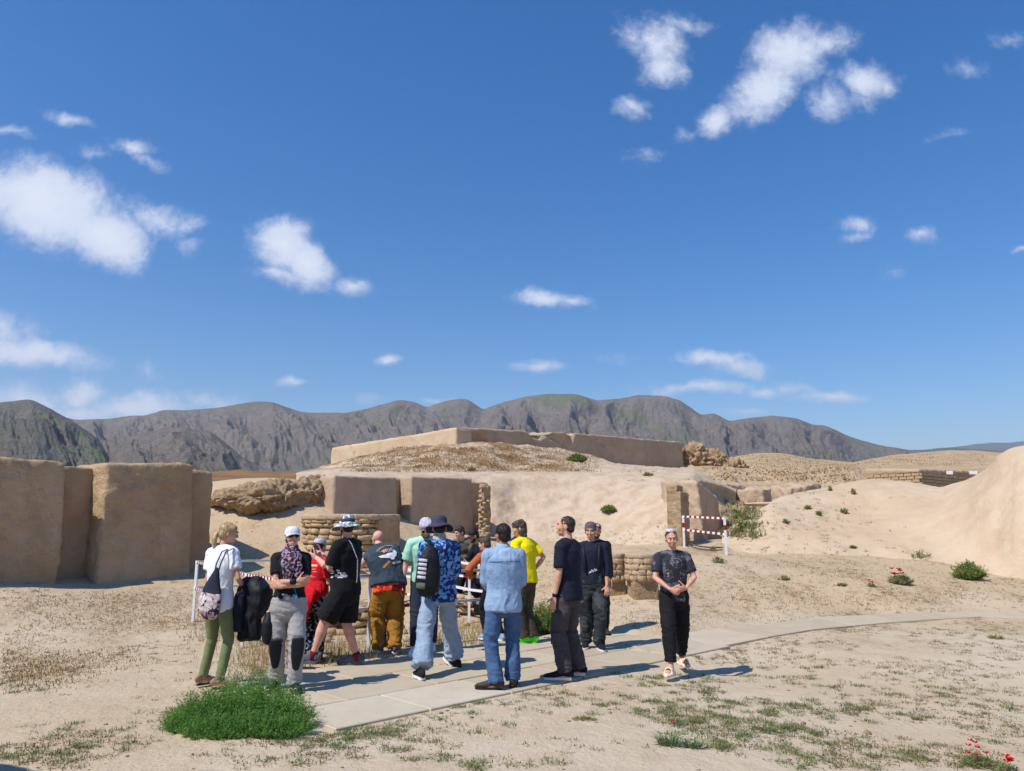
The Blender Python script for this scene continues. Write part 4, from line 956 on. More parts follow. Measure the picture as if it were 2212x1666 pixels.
    def body(s, vox=.0065, legs=True, arms=True):
        k = s.k; b = s.o.get('bulk', 1.0); pr = []; F_ = s.fem; lb = .9 if F_ else 1.0
        p, r, rf = s.torso(-.012, .84); pr.append(loft(p, r, rf, 20))
        pr.append(loft([s.nb - s.cu * .07 * k, s.nb, s.neck1, s.hc - s.hu * .04 * k], [(.075 * k, .065 * k), (.060 * k * lb, .06 * k * lb), (.052 * k * lb * b ** .5, .055 * k * lb * b ** .5), (.05 * k * lb, .055 * k * lb)], s.cr, 14))
        for i in (0, 1):
            sg = 1 if i == 0 else -1
            pr.append(loft([s.nb - s.cu * .035 * k + s.cr * .05 * sg * k, s.sh[i]], [(.05 * k, .04 * k), (.056 * k * b, .054 * k * b)], s.cf, 12))
            if arms:
                sh, el, ha = s.sh[i], s.el[i], s.ha[i]; ref = s.cf; a = lb * b
                pr.append(loft([sh, sh.lerp(el, .35), sh.lerp(el, .7), el, el.lerp(ha, .3), el.lerp(ha, .75), ha], [(.054 * k * a,) * 2, (.050 * k * a,) * 2, (.043 * k * a,) * 2, (.038 * k * a, .038 * k * a), (.041 * k * a, .038 * k * a), (.030 * k * a, .026 * k * a), (.027 * k * lb, .021 * k * lb)], ref, 12))
                pr += hand_prims(ha, s.hd[i], s.hn[i], sg, k * (.92 if F_ else 1.0), s.o.get('RL'[i], {}).get('curl', .45))
            if legs:
                h, kn, an = s.hip[i], s.kn[i], s.an[i]; a = b
                pr.append(loft([h, h.lerp(kn, .3), h.lerp(kn, .75), kn, kn.lerp(an, .28), kn.lerp(an, .7), an], [(.085 * k * a,) * 2, (.083 * k * a, .085 * k * a), (.060 * k * a,) * 2, (.053 * k * a, .055 * k * a), (.054 * k * a, .060 * k * a), (.036 * k * a, .038 * k * a), (.033 * k, .038 * k)], s.r, 14))
                ff = s.ff[i]; pr.append(loft([an - ff * .045 * k - UP * .045 * k, an + ff * .02 * k - UP * .035 * k, an + ff * .10 * k - UP * .055 * k, an + ff * .165 * k - UP * .062 * k], [(.028 * k, .03 * k), (.036 * k, .045 * k), (.040 * k, .026 * k), (.036 * k, .016 * k)], s.r, 12))
        # head
        c, u, f, r_, h = s.hc, s.hu, s.hf, s.hs, s.hk; q = Matrix((r_, f, u)).transposed()
        def E(x, y, z, a, b_, c_): return ell(c + r_ * x * h + f * y * h + u * z * h, (a * h, b_ * h, c_ * h), 9, rotv=q)
        pr += [E(0, -.012, .034, .076, .094, .084), E(0, .030, .0, .064, .066, .085), E(0, .038, -.05, .050, .052, .055), E(0, .062, -.083, .022, .024, .022), E(0, .086, .036, .052, .014, .014),
               E(.036, .066, -.018, .026, .028, .026), E(-.036, .066, -.018, .026, .028, .026), E(0, .086, -.062, .024, .017, .012)]
        pr.append(loft([c + f * .084 * h + u * .028 * h, c + f * .104 * h + u * 0 * h, c + f * .107 * h - u * .020 * h], [(.008 * h, .010 * h), (.010 * h, .011 * h), (.015 * h, .010 * h)], r_, 8))
        for sg in (1, -1): pr.append(E(.078 * sg, -.010, -.004, .009, .019, .033))
        me = remeshed(pm(pr), vox, 3, 'body'); v = vget(me)
        # eye sockets
        me2 = me; 
        for sg in (1, -1):
            ec = np.array(c + f * .094 * h + r_ * .031 * h * sg + u * .014 * h); d = np.linalg.norm(v - ec, axis=1); w = np.exp(-(d / (.017 * h)) ** 2)
            v = v - np.array(f)[None, :] * (w * .010 * h)[:, None]
        vset(me, v); o = s.part('body', me, s.o.get('skin', M['skin']))
        s.bvh['body'] = s._bvh(me)
        if s.o.get('face', True):
            for sg in (1, -1):
                V, F = ell(c + f * .081 * h + r_ * .031 * h * sg + u * .013 * h, (.0125 * h,) * 3, 6); e = s.part('eye', pm([(V, F)]), M['eyewhite'])
                V, F = ell(c + f * .0885 * h + r_ * .031 * h * sg + u * .012 * h, (.0068 * h,) * 3, 5); s.part('iris', pm([(V, F)]), M['iris'], parent=e)
                s.part('eyebrow', pm([loft([c + f * .094 * h + r_ * .012 * h * sg + u * .030 * h, c + f * .097 * h + r_ * .030 * h * sg + u * .036 * h, c + f * .086 * h + r_ * .050 * h * sg + u * .031 * h], [(.004 * h, .004 * h), (.006 * h, .005 * h), (.003 * h, .003 * h)], u, 6)]), s.o.get('brow', M['hair_dark']))
            s.part('lips', pm([loft([c + f * .088 * h - r_ * .023 * h - u * .052 * h, c + f * .101 * h - u * .051 * h, c + f * .088 * h + r_ * .023 * h - u * .052 * h], [(.003 * h,) * 2, (.008 * h, .006 * h), (.003 * h,) * 2], u, 6)]), M['lips'])
        return s
    def _bvh(s, me):
        v = vget(me) + np.array(s.base); return BVHTree.FromPolygons([tuple(q) for q in v], [tuple(p.vertices) for p in me.polygons])
    def part(s, name, me, mat, parent=None, local=False, **k):
        if not local: vset(me, vget(me) - np.array(s.base))
        return link(name, me, mat, parent=parent or s.root, **k)
    def cloth(s, name, prims, mat, vox=.0095, sm=3, amp=.007, fs=(7, 7, 3.2), seed=0, extra=None, **k):
        me = remeshed(pm(prims), vox * s.k, sm, name)
        def f(v):
            w = v + .03 * fbm(v * 6, 2, seed + 1)[:, None]
            sh_ = v @ np.array([[1, 0, .35], [0, 1, .2], [0, 0, 1]]); w = sh_ + .05 * fbm(v * 5, 2, seed + 1)[:, None]
            n1 = fbm(w * np.array(fs), 3, seed, ridged=True, gain=.6); n2 = fbm(w * np.array(fs) * 3.1, 2, seed + 3, ridged=True)
            d = amp * (.45 + np.sign(n1) * np.abs(n1) ** 1.3 * 1.3 + n2 * .4)
            return d + (extra(v) if extra is not None else 0)
        pushn(me, f); o = s.part(name, me, mat, **k); s.bvh[name] = s._bvh(o.data); return o
    # garments
    def top(s, name, mat, hem=.84, ease=.022, sleeve=.55, sr=.072, collar=0.0, thick=0, seed=1, amp=.007, neck=.0, cuff=None, flare=0.0, fs=(7, 7, 3.2), vox=.0095, tuck=None):
        k = s.k; p, r, rf = s.torso(ease, hem)
        r = [(a + flare * k * max(0, 1 - i / 3), b_ + flare * k * max(0, 1 - i / 3)) for i, (a, b_) in enumerate(r)]
        if not collar: p = p[:-1] + [s.nb - s.cu * .0 * k]; r = r[:-1] + [(.066 * k + ease * k * .5, .060 * k + ease * k * .4)]
        pr = [loft(p, r, rf, 24, 'flat', 'flat')]
        if collar: pr.append(loft([s.nb - s.cu * .03 * k, s.nb + s.cu * .02 * k, s.nb + (s.neck1 - s.nb).normalized() * collar * k], [(.085 * k, .075 * k), (.072 * k, .068 * k), (.070 * k, .068 * k)], s.cr, 16, 'flat', 'flat'))
        b = s.o.get('bulk', 1.0); sr = sr * .92
        for i in (0, 1):
            sg = 1 if i == 0 else -1; sh, el, ha = s.sh[i], s.el[i], s.ha[i]; ee = ease * .7 * k
            pr.append(loft([s.nb - s.cu * .038 * k + s.cr * .04 * sg * k, s.nb - s.cu * .055 * k + s.cr * .11 * sg * k, sh], [(.062 * k + ee, .038 * k + ee), (.062 * k + ee * .8, .044 * k * b + ee * .6), (.056 * k * b + ee * .6, .054 * k * b + ee * .5)], s.cf, 14))
            if sleeve <= 0: continue
            q = [sh, sh.lerp(el, .12)]; rr_ = [(.058 + ease * .45) * b ** .5, sr * .94 * b ** .5]
            if sleeve <= 1: q += [sh.lerp(el, sleeve * .5), sh.lerp(el, sleeve)]; rr_ += [sr * .97 * b ** .5, sr * .93 * b ** .5]
            else: q += [sh.lerp(el, .5), sh.lerp(el, .86), el, el.lerp(ha, .2), el.lerp(ha, (sleeve - 1) * .6), el.lerp(ha, sleeve - 1)]; rr_ += [sr * .9, sr * .85, sr * .84, sr * .82, sr * .72, cuff or sr * .62]
            pr.append(loft(q, [(x * k, x * k) for x in rr_], s.cf, 14, 'round', 'flat'))
        return s.cloth(name, pr, mat, seed=seed, amp=amp, fs=fs, vox=vox)
    def trousers(s, name, mat, waist=1.02, length=1.92, ease=.012, knee=.070, ankle=.062, thigh=None, seed=5, amp=.008, fs=(6, 6, 8), flare=0, vox=.0095, legs=(0, 1)):
        k = s.k; b = s.o.get('bulk', 1.0); p, r, rf = s.torso(ease, .84)
        pp_ = []; rr_ = []; ff_ = []
        for z in (.86, .92, .98, waist):
            ee_ = min(ease, .010) if z > .9 else ease
            a = np.interp(z, [.84, .88, .95, 1.06], [.172 * (1.06 if s.fem else 1), .176 * (1.04 if s.fem else 1), .168, .150 if not s.fem else .136]) * b; d = np.interp(z, [.84, .9, .95, 1.06], [.118, .126, .120, .105]) * b
            pp_.append(s.pel + s.pu * (z - .93) * k); rr_.append(((a + ee_) * k, (d + ee_ + s.o.get('belly', 0) * .25) * k)); ff_.append(s.r)
        pr = [loft(pp_, rr_, ff_, 22, 'round', 'flat')]; th = thigh or .098
        for i in legs:
            h, kn, an = s.hip[i], s.kn[i], s.an[i]; an = an - (an - kn).normalized() * 0
            if length <= 1: q = [h + s.pu * .01 * k, h.lerp(kn, .35), h.lerp(kn, length)]; rl = [th * b, (th + .002) * b, (th * .98 + flare) * b]
            else:
                t = length - 1; q = [h + s.pu * .01 * k, h.lerp(kn, .35), h.lerp(kn, .8), kn, kn.lerp(an, .3 * t), kn.lerp(an, .7 * t), kn.lerp(an, t)]
                rl = [th * b, th * .95 * b, (knee + .012) * b, knee * b, knee * .97 * b, (ankle * .6 + knee * .4), ankle]
            pr.append(loft(q, [(x * k, x * k * 1.05) for x in rl], s.r, 16, 'round', 'flat'))
        def ex(v):
            d = 0
            for i in legs:
                an = np.array(s.an[i]); kn = np.array(s.kn[i])
                t = np.clip(1 - (v[:, 2] - an[2]) / .16, 0, 1); d = d + .35 * amp * t * np.sin(v[:, 2] * 110 + 6 * vn(v * 11, 7) + v[:, 0] * 30)
                t2 = np.exp(-((v[:, 2] - kn[2]) / .07) ** 2); d = d + .3 * amp * t2 * np.sin(v[:, 2] * 80 + 6 * vn(v * 9, 8) + v[:, 0] * 25)
            return d
        return s.cloth(name, pr, mat, seed=seed, amp=amp, fs=fs, extra=ex, vox=vox)
    def shoe(s, i, up, so, L=.275, W=1.0, sole=.026, collar=.07, name='shoe'):
        k = s.k; ff = s.ff[i]; z0 = s.o.get('gz', 0.0) + .012; g_ = s.gr[i]; hp = s.fl[i][1]; lift = s.fl[i][0]
        heel = Vector((g_.x, g_.y, z0 + lift)) - ff * .095 * k; toe = heel + ff * L * k; side = Vector((ff.y, -ff.x, 0))
        def tr(p):
            if not hp: return p
            piv = heel + ff * L * .72 * k - UP * lift; q = Quaternion(side, math.radians(hp)); return piv + q @ (p - piv)
        st = [(0, .026, .040), (.07, .033, .050), (.25, .036, .052), (.45, .040, .044), (.65, .047, .032), (.82, .045, .025), (.95, .032, .019), (1, .018, .012)]
        V, F = loft([heel + ff * L * t * k + UP * (sole * .7 + h * .95) * k for t, w, h in st], [(w * W * k, h * k) for t, w, h in st], side, 16, power=2.6)
        pr = [([tr(v) for v in V], F)]
        if collar:
            a = heel + ff * .055 * k; V, F = loft([a + UP * .05 * k, a + UP * (.05 + collar * .6) * k - ff * .004, a + UP * (.05 + collar) * k - ff * .006], [(.036 * k, .050 * k), (.036 * k, .045 * k), (.035 * k, .043 * k)], side, 14, 'flat', 'flat'); pr.append(([tr(v) for v in V], F))
        me = remeshed(pm(pr), .006, 2, name); o = s.part(name, me, up)
        out = []; 
        for t, w in ((0, .022), (.03, .031), (.12, .037), (.3, .036), (.45, .040), (.65, .050), (.8, .050), (.92, .040), (.98, .024), (1.01, .008)): out.append((t, w * W))
        ring_ = [heel + ff * L * t * k + side * w * k for t, w in out] + [heel + ff * L * t * k - side * w * k for t, w in out[::-1]]
        n = len(ring_); V = [tr(p) for p in ring_] + [tr(p + UP * sole * k) for p in ring_]; F = [list(range(n))[::-1], list(range(n, 2 * n))] + [[j, (j + 1) % n, n + (j + 1) % n, n + j] for j in range(n)]
        s.part('sole', pm([(V, F)]), so, parent=o, smooth=False)
        return o
    def shoes(s, up, so, **k): s.shoe(0, up, so, **k); s.shoe(1, up, so, **k)
    # head things
    def hp_(s, x, y, z): return s.hc + (s.hs * x + s.hf * y + s.hu * z) * s.hk
    def hair(s, mat, kind='short', vol=1.0, back=True):
        h = s.hk; q = Matrix((s.hs, s.hf, s.hu)).transposed(); E = lambda x, y, z, a, b, c: ell(s.hp_(x, y, z), (a * h, b * h, c * h), 10, rotv=q)
        if kind == 'crop': pr = [E(0, -.020, .040, .0785, .0925, .084), E(0, -.050, -.012, .066, .054, .060)]
        elif kind == 'short': pr = [E(0, -.016, .046, .084 * vol, .099, .088 * vol), E(0, -.052, -.010, .072, .058, .066), E(0, .045, .092, .055, .042, .028)]
        elif kind == 'bun': pr = [E(0, -.018, .040, .086, .097, .088), E(0, -.050, -.005, .080, .062, .070), E(.03, .03, .07, .06, .05, .04), E(-.03, .03, .07, .06, .05, .04)]
        else: pr = [E(0, -.022, .038, .088, .098, .090), E(0, -.05, -.03, .085, .066, .085), E(.06, -.02, -.05, .028, .045, .07), E(-.06, -.02, -.05, .028, .045, .07), E(0, -.06, -.10, .075, .045, .06)]
        me = remeshed(pm(pr), .0065, 2, 'hair')
        pushn(me, lambda v: .004 * h * fbm(v * np.array([60, 60, 22]), 3, 31) + .004 * fbm(v * 24, 2, 33))
        v = vget(me); nn = nget(me); g = np.random.default_rng(len(v)); idx = g.integers(0, len(v), 900); p0 = v[idx]; n0 = nn[idx]; dn = np.array(-s.hu * .8 - s.hf * .5)[None] + g.normal(0, .35, (900, 3)); dn -= n0 * (dn * n0).sum(1, keepdims=True); dn /= np.linalg.norm(dn, axis=1, keepdims=True) + 1e-9
        L = (.030 if kind in ('bun', 'long') else .018) * h * g.uniform(.6, 1.4, (900, 1)); sd = np.cross(dn, n0); V = np.stack([p0 - sd * .0018, p0 + sd * .0018, p0 + dn * L + n0 * .006 * g.uniform(0, 1.3, (900, 1))], 1).reshape(-1, 3)
        o = s.part('hair', me, mat); ms = fast_mesh('strands', V - np.array(s.base), np.arange(len(V)).reshape(-1, 3)); link('strands', ms, mat, o, smooth=False, kind='stuff'); return o
    def beard(s, mat):
        h = s.hk; q = Matrix((s.hs, s.hf, s.hu)).transposed(); E = lambda x, y, z, a, b, c: ell(s.hp_(x, y, z), (a * h, b * h, c * h), 8, rotv=q)
        me = remeshed(pm([E(0, .052, -.078, .044, .044, .030), E(.040, .030, -.052, .024, .040, .036), E(-.040, .030, -.052, .024, .040, .036)]), .0065, 1, 'beard'); pushn(me, lambda v: .003 * fbm(v * 60, 2, 5)); return s.part('beard', me, mat)
    def lathe_hat(s, name, prof, mat, tilt=0.0, n=36, wave=0.0, squash=1.14, off=(0, -.012, 0), droop=0.0):
        """profile of (radius, height above the head centre), turned round the head's axis"""
        V = []; F = []; h = s.hk; qx = Quaternion(s.hs, math.radians(tilt))
        for j, (r, z) in enumerate(prof):
            for i in range(n):
                a = 2 * math.pi * i / n; w = wave * max(0, r - .09) * math.sin(3 * a + 1) * 3 + droop * max(0, r - .09) * (math.cos(a) ** 2); p = s.hs * (r * math.cos(a)) + s.hf * (r * squash * math.sin(a)) + s.hu * (z - w)
                V.append(s.hp_(*off) + (qx @ p) * h)
        for j in range(len(prof) - 1):
            for i in range(n): F.append([j * n + i, j * n + (i + 1) % n, (j + 1) * n + (i + 1) % n, (j + 1) * n + i])
        F.append([(len(prof) - 1) * n + i for i in range(n)])
        me = pm([(V, F)], name); bm = bmesh.new(); bm.from_mesh(me); bmesh.ops.recalc_face_normals(bm, faces=bm.faces); bm.to_mesh(me); bm.free()
        pushn(me, lambda v: .002 * fbm(v * 20, 2, 3)); return s.part(name, me, mat)
    def skullcap(s, mat, tilt=-8, ht=.062, off=(0, -.012, 0)):
        return s.lathe_hat('skullcap', [(.074, .050), (.0865, .050), (.088, .062), (.086, .062 + ht * .55), (.080, .062 + ht * .9), (.068, .062 + ht * 1.05), (.035, .062 + ht * 1.18), (.008, .062 + ht * 1.2)], mat, tilt, off=off)
    def beanie(s, mat): return s.lathe_hat('beanie', [(.07, .022), (.086, .022), (.089, .03), (.088, .052), (.0855, .055), (.085, .085), (.074, .118), (.05, .136), (.02, .144), (.004, .146)], mat, -6)
    def cap(s, mat, mat2=None):
        o = s.lathe_hat('cap', [(.07, .030), (.085, .032), (.088, .05), (.086, .08), (.074, .112), (.05, .130), (.02, .137), (.004, .138)], mat, -4)
        V = []; F = []; n = 14; h = s.hk
        for lay in (0, 1):
            for j in range(5):
                t = j / 4
                for i in range(n):
                    a = math.pi * (.12 + .76 * i / (n - 1)); rx = .086 + .0 * t; x = rx * math.cos(a); y = .095 * math.sin(a) * (1 + 0 * t) + t * .075 * math.sin(a) ** .6
                    V.append(s.hp_(x, y - .012, .040 - .018 * t - .22 * x * x / .0086 * .1 * t + (.005 if lay else 0)))
        m_ = 5 * n
        for lay in (0, 1):
            for j in range(4):
                for i in range(n - 1): q = [j * n + i, j * n + i + 1, (j + 1) * n + i + 1, (j + 1) * n + i]; F.append([x + lay * m_ for x in (q if lay else q[::-1])])
        for i in range(n - 1): F.append([4 * n + i, 4 * n + i + 1, m_ + 4 * n + i + 1, m_ + 4 * n + i])
        s.part('visor', pm([(V, F)]), mat2 or mat, parent=o); return o
    def decal(s, name, target, mesh2d, origin, xd, yd, mat, ray, off=.003, scale=1.0):
        """flat artwork pressed onto a garment"""
        me = mesh2d; bm = bmesh.new(); bm.from_mesh(me); bmesh.ops.triangulate(bm, faces=bm.faces)
        for _ in range(3):
            es = [e for e in bm.edges if e.calc_length() * scale > .018]
            if not es: break
            bmesh.ops.subdivide_edges(bm, edges=es, cuts=1); bmesh.ops.triangulate(bm, faces=bm.faces)
        bv = s.bvh[target]
        for v in bm.verts:
            p = origin + xd * v.co.x * scale + yd * v.co.y * scale; hit = bv.ray_cast(p - ray * .5, ray)
            v.co = (hit[0] - ray * off) if hit[0] is not None else p
        bm.to_mesh(me); bm.free(); return s.part(name, me, mat)
def text2d(txt, size=1.0):
    cu = bpy.data.curves.new('t', 'FONT'); cu.body = txt; cu.size = size; cu.align_x = 'CENTER'; cu.align_y = 'CENTER'; cu.resolution_u = 2
    ob = bpy.data.objects.new('t', cu); COL.objects.link(ob); dg = bpy.context.evaluated_depsgraph_get(); me = bpy.data.meshes.new_from_object(ob.evaluated_get(dg)); bpy.data.objects.remove(ob); return me
def poly2d(pts):
    me = bpy.data.meshes.new('p'); me.from_pydata([(x, y, 0) for x, y in pts], [], [list(range(len(pts)))]); return me
def disc2d(r, n=20, sx=1, a0=0, a1=360): return poly2d([(r * sx * math.cos(math.radians(a0 + (a1 - a0) * i / n)), r * math.sin(math.radians(a0 + (a1 - a0) * i / n))) for i in range(n)])
def rect2d(w, h): return poly2d([(-w / 2, -h / 2), (w / 2, -h / 2), (w / 2, h / 2), (-w / 2, h / 2)])
def rects2d(L):
    V = []; F = []
    for (x, y, w, h) in L: o = len(V); V += [(x - w / 2, y - h / 2, 0), (x + w / 2, y - h / 2, 0), (x + w / 2, y + h / 2, 0), (x - w / 2, y + h / 2, 0)]; F.append([o, o + 1, o + 2, o + 3])
    me = bpy.data.meshes.new('p'); me.from_pydata(V, [], F); return me
def thing_mesh(name, prims, mat, origin, vox=.008, sm=3, amp=.004, fs=(9, 9, 5), seed=3, **k):
    me = remeshed(pm(prims), vox, sm, name) if vox else pm(prims, name)
    if amp: pushn(me, lambda v: amp * (.3 + fbm(v * np.array(fs), 3, seed, ridged=True)))
    vset(me, vget(me) - np.array(origin)); return me
# ------------------------------------------------------------------ the visitors
PE = {}
# 1 blonde woman with shoulder bag, seen from behind
p = Person('woman with blonde ponytail, white T-shirt and olive trousers, standing behind the green bush', [(478,1491),(442,1481)], 1132, 158, fem=True, bulk=.88, shift=(0,.0), lean=2, head=(-42,12,0), footyaw=(110,140), skin=M['skin'], brow=M['hair_grey'],
  R=dict(to=(.20,.20,1.02), hint=(.6,-1,-.2), dir=(.1,1,-.2), palm=(0,0,1), curl=.6), L=dict(to=(.23,.10,.84), palm=(-1,0,0)))
p.body(); p.top('t_shirt', M['white'], hem=.80, ease=.026, sleeve=.62, sr=.074, seed=11, flare=.004)
p.trousers('trousers', M['olive_pants'], length=1.95, ease=.004, knee=.060, ankle=.042, thigh=.094, seed=12, amp=.004)
p.shoes(M['beigeshoe'], M['rubber'], L=.245, W=.85, collar=.0)
p.hair(M['hair_blonde'], 'bun'); k = p.hk
me = remeshed(pm([loft([p.hp_(0,-.10,.0), p.hp_(0,-.125,-.03), p.hp_(0,-.13,-.09), p.hp_(0,-.115,-.15), p.hp_(0,-.10,-.20)], [(.022*k,.02*k),(.034*k,.028*k),(.042*k,.030*k),(.034*k,.024*k),(.012*k,.01*k)], p.hs, 12)]), .006, 2); pushn(me, lambda v: .004*fbm(v*np.array([70,70,15]),3,3)); p.part('ponytail', me, M['hair_blonde'])
me = pm([loft([p.hp_(0,-.098,.006), p.hp_(0,-.112,-.008)], [(.024*k,.024*k)]*2, p.hs, 12)]); p.part('hair_band', me, M['hair_blonde'])
PE[1] = p
# her bag: navy top, printed bottom, long straps over the right shoulder
bo = p.base + p.r*.10 - p.f*.235 + UP*.80
bg = empty('shoulder_bag', bo, label='navy and floral printed shoulder bag hanging from the blonde woman\'s shoulder', cat='bag')
W2 = lambda a,b_,c: p.base + p.r*a + p.f*b_ + UP*c
me = thing_mesh('pouch', [loft([W2(.07,-.20,.76), W2(.07,-.215,.82), W2(.075,-.21,.92), W2(.085,-.20,1.02)], [(.10,.04),(.135,.062),(.140,.062),(.115,.05)], p.r, 20)], None, bo, amp=.006); link('pouch', me, M['bagprint'], parent=bg)
me = thing_mesh('flap', [loft([W2(.085,-.205,1.00), W2(.09,-.20,1.08), W2(.10,-.185,1.17), W2(.105,-.17,1.235)], [(.125,.056),(.09,.05),(.05,.04),(.022,.025)], p.r, 16)], None, bo, amp=.003); link('flap', me, M['navyjean'], parent=bg)
for a in (-.028, .03):
    me = pm([loft([W2(.105+a*.8,-.185,1.18), W2(.12+a,-.17,1.30), W2(.145+a,-.13,1.42), W2(.15+a,-.03,1.455), W2(.15+a,.05,1.40)], [(.010,.004)]*5, p.r, 8)]); vset(me, vget(me)-np.array(bo)); link('strap', me, M['navyjean'], parent=bg)
# dark jacket over her forearm
jo = p.base + p.r*.38 + p.f*.12 + UP*.55
jk = empty('jacket', jo, label='black hooded jacket draped over the blonde woman\'s forearm, hanging to her knee', cat='jacket')
me = thing_mesh('cloth', [loft([W2(.30,.16,.50), W2(.29,.16,.66), W2(.28,.16,.84), W2(.27,.16,1.0), W2(.27,.16,1.07)], [(.125,.05),(.13,.055),(.15,.07),(.155,.075),(.12,.05)], p.r, 18, 'flat','round'), loft([W2(.44,.14,.76), W2(.47,.13,.86), W2(.46,.13,.98), W2(.37,.14,1.07), W2(.28,.16,1.07)], [(.05,.035),(.10,.065),(.11,.075),(.09,.07),(.07,.05)], p.f, 16)], None, jo, amp=.032, fs=(8,8,3.4), vox=.010); link('cloth', me, M['black2'], parent=jk)
me = thing_mesh('sleeve', [loft([W2(.235,.06,.58), W2(.23,.05,.75), W2(.24,.06,.95)], [(.05,.03),(.055,.035),(.06,.04)], p.r, 12, 'flat','round')], None, jo, amp=.01); link('sleeve', me, M['navy'], parent=jk)

# 2 woman with cap and crossed arms
p = Person('woman in pale cap, sunglasses and printed scarf, arms crossed', [(594,1489),(636,1497)], 1144, 8, fem=True, lean=0, head=(18,-10,0), footyaw=(-5,35), bulk=1.04, brow=M['hair_brown'], face=True,
  R=dict(to=(-.10,.235,1.19), hint=(1,-.2,-.6), dir=(-1,-.12,.1), palm=(0,-1,0), curl=.3), L=dict(to=(-.06,.20,1.13), hint=(1,-.2,-.6), dir=(-1,-.1,.15), palm=(0,-1,0), curl=.3))
p.body(); p.top('t_shirt', M['black'], hem=.99, ease=.020, sleeve=.66, sr=.070, seed=21, amp=.005)
p.trousers('riding_trousers', M['grey_pants'], waist=1.04, length=1.98, ease=.014, knee=.074, ankle=.076, thigh=.090, seed=22, amp=.009)
for i in (0,1):
    kn, an, h = p.kn[i], p.an[i], p.hip[i]; d = (kn-an).normalized()
    fr = (p.ff[i]*.5 + p.f*.5).normalized()
    me = remeshed(pm([loft([kn - d*.22 + fr*.052, kn - d*.10 + fr*.052, kn + fr*.050, kn + d*.07 + fr*.045], [(.04,.05),(.062,.055),(.068,.058),(.060,.058)], p.r, 16, 'round','flat', power=3)]), .009, 3); pushn(me, lambda v: .004*fbm(v*14,2,3)); p.part('knee_pad', me, M['black2'])
p.shoes(M['blackshoe'], M['rubber'], L=.255, collar=.06)
p.hair(M['hair_brown'], 'crop'); p.cap(M['lightcap'])
hk = p.hk
me = remeshed(pm([ell(p.hp_(x,.094,.014), (.026*hk,.012*hk,.019*hk), 7, rotv=Matrix((p.hs,p.hf,p.hu)).transposed()) for x in (.033,-.033)]+[loft([p.hp_(-.080,.01,.02), p.hp_(-.066,.082,.02), p.hp_(0,.105,.02), p.hp_(.066,.082,.02), p.hp_(.080,.01,.02)], [(.004*hk,.005*hk)]*5, p.hu, 8)]), .004, 1); p.part('sunglasses', me, M['lens'])
me_pr = [loft([p.nb + UP*.03 + p.f*.012, p.nb + UP*.0 + p.f*.02, p.nb - UP*.035 + p.f*.03], [(.072,.072),(.092,.085),(.088,.085)], p.r, 20),
         loft([p.nb - UP*.03 + p.f*.11, p.nb - UP*.12 + p.f*.145, p.nb - UP*.21 + p.f*.15 - p.r*.0, p.nb - UP*.29 + p.f*.145 + p.r*.01], [(.085,.03),(.085,.026),(.055,.022),(.03,.014)], p.r, 16),
         loft([p.nb - UP*.03 + p.f*.10 - p.r*.07, p.nb - UP*.14 + p.f*.145 - p.r*.095, p.nb - UP*.25 + p.f*.15 - p.r*.10], [(.032,.02),(.036,.018),(.03,.014)], p.r, 12)]
p.cloth('scarf', me_pr, M['scarf'], amp=.010, fs=(16,16,9), seed=3, vox=.008)
wp_, wl2 = p.waist - UP*.055*p.k, p.r
bl = loft([p.pel + p.pu*.065 - UP*.018, p.pel + p.pu*.065 + UP*.018], [(.178*p.k,.140*p.k)]*2, p.r, 28, 'flat','flat'); me = pm([bl]); me_o = p.part('belt', me, M['leather'])
p.part('buckle', pm([loft([p.pel + p.pu*.065 + p.f*.145*p.k - p.r*.02, p.pel + p.pu*.065 + p.f*.146*p.k + p.r*.02], [(.02,.006)]*2, UP, 8, 'flat','flat')]), M['silver'], parent=me_o)
p.part('blue_lanyard', remeshed(pm([loft([p.pel + p.pu*.17 + p.f*.135 - p.r*.06, p.pel + p.pu*.10 + p.f*.155 - p.r*.09, p.pel + p.pu*.06 + p.f*.158 - p.r*.095], [(.005,.005),(.005,.005),(.018,.008)], p.r, 8)]), .004, 1), M['strapblue'])
me = pm([loft([p.ha[0]-p.hd[0]*.045, p.ha[0]-p.hd[0]*.02], [(.031,.028)]*2, UP, 14)]); p.part('watch', me, M['leather'])
# her pouch
po = p.pel + p.r*.20 - UP*.26
pb = empty('hip_pouch', po, label='black leg pouch strapped to the right thigh of the woman with crossed arms', cat='bag')
me = thing_mesh('pouch', [loft([po - UP*.11, po - UP*.04, po + UP*.06, po + UP*.13], [(.06,.05),(.085,.065),(.085,.06),(.055,.04)], p.f, 16)], None, po, amp=.008); link('pouch', me, M['black2'], parent=pb)
me = thing_mesh('strap', [loft([po + UP*.12 - p.r*.01, po + UP*.22 - p.r*.02, po + UP*.33 - p.r*.03], [(.03,.012)]*3, p.f, 8), loft([po - UP*.10, po - UP*.11 - p.r*.09 + p.f*.07, po - UP*.115 - p.r*.16+ p.f*.07], [(.02,.012)]*3, UP, 8)], None, po, amp=0); link('strap', me, M['leather'], parent=pb)
PE[2] = p

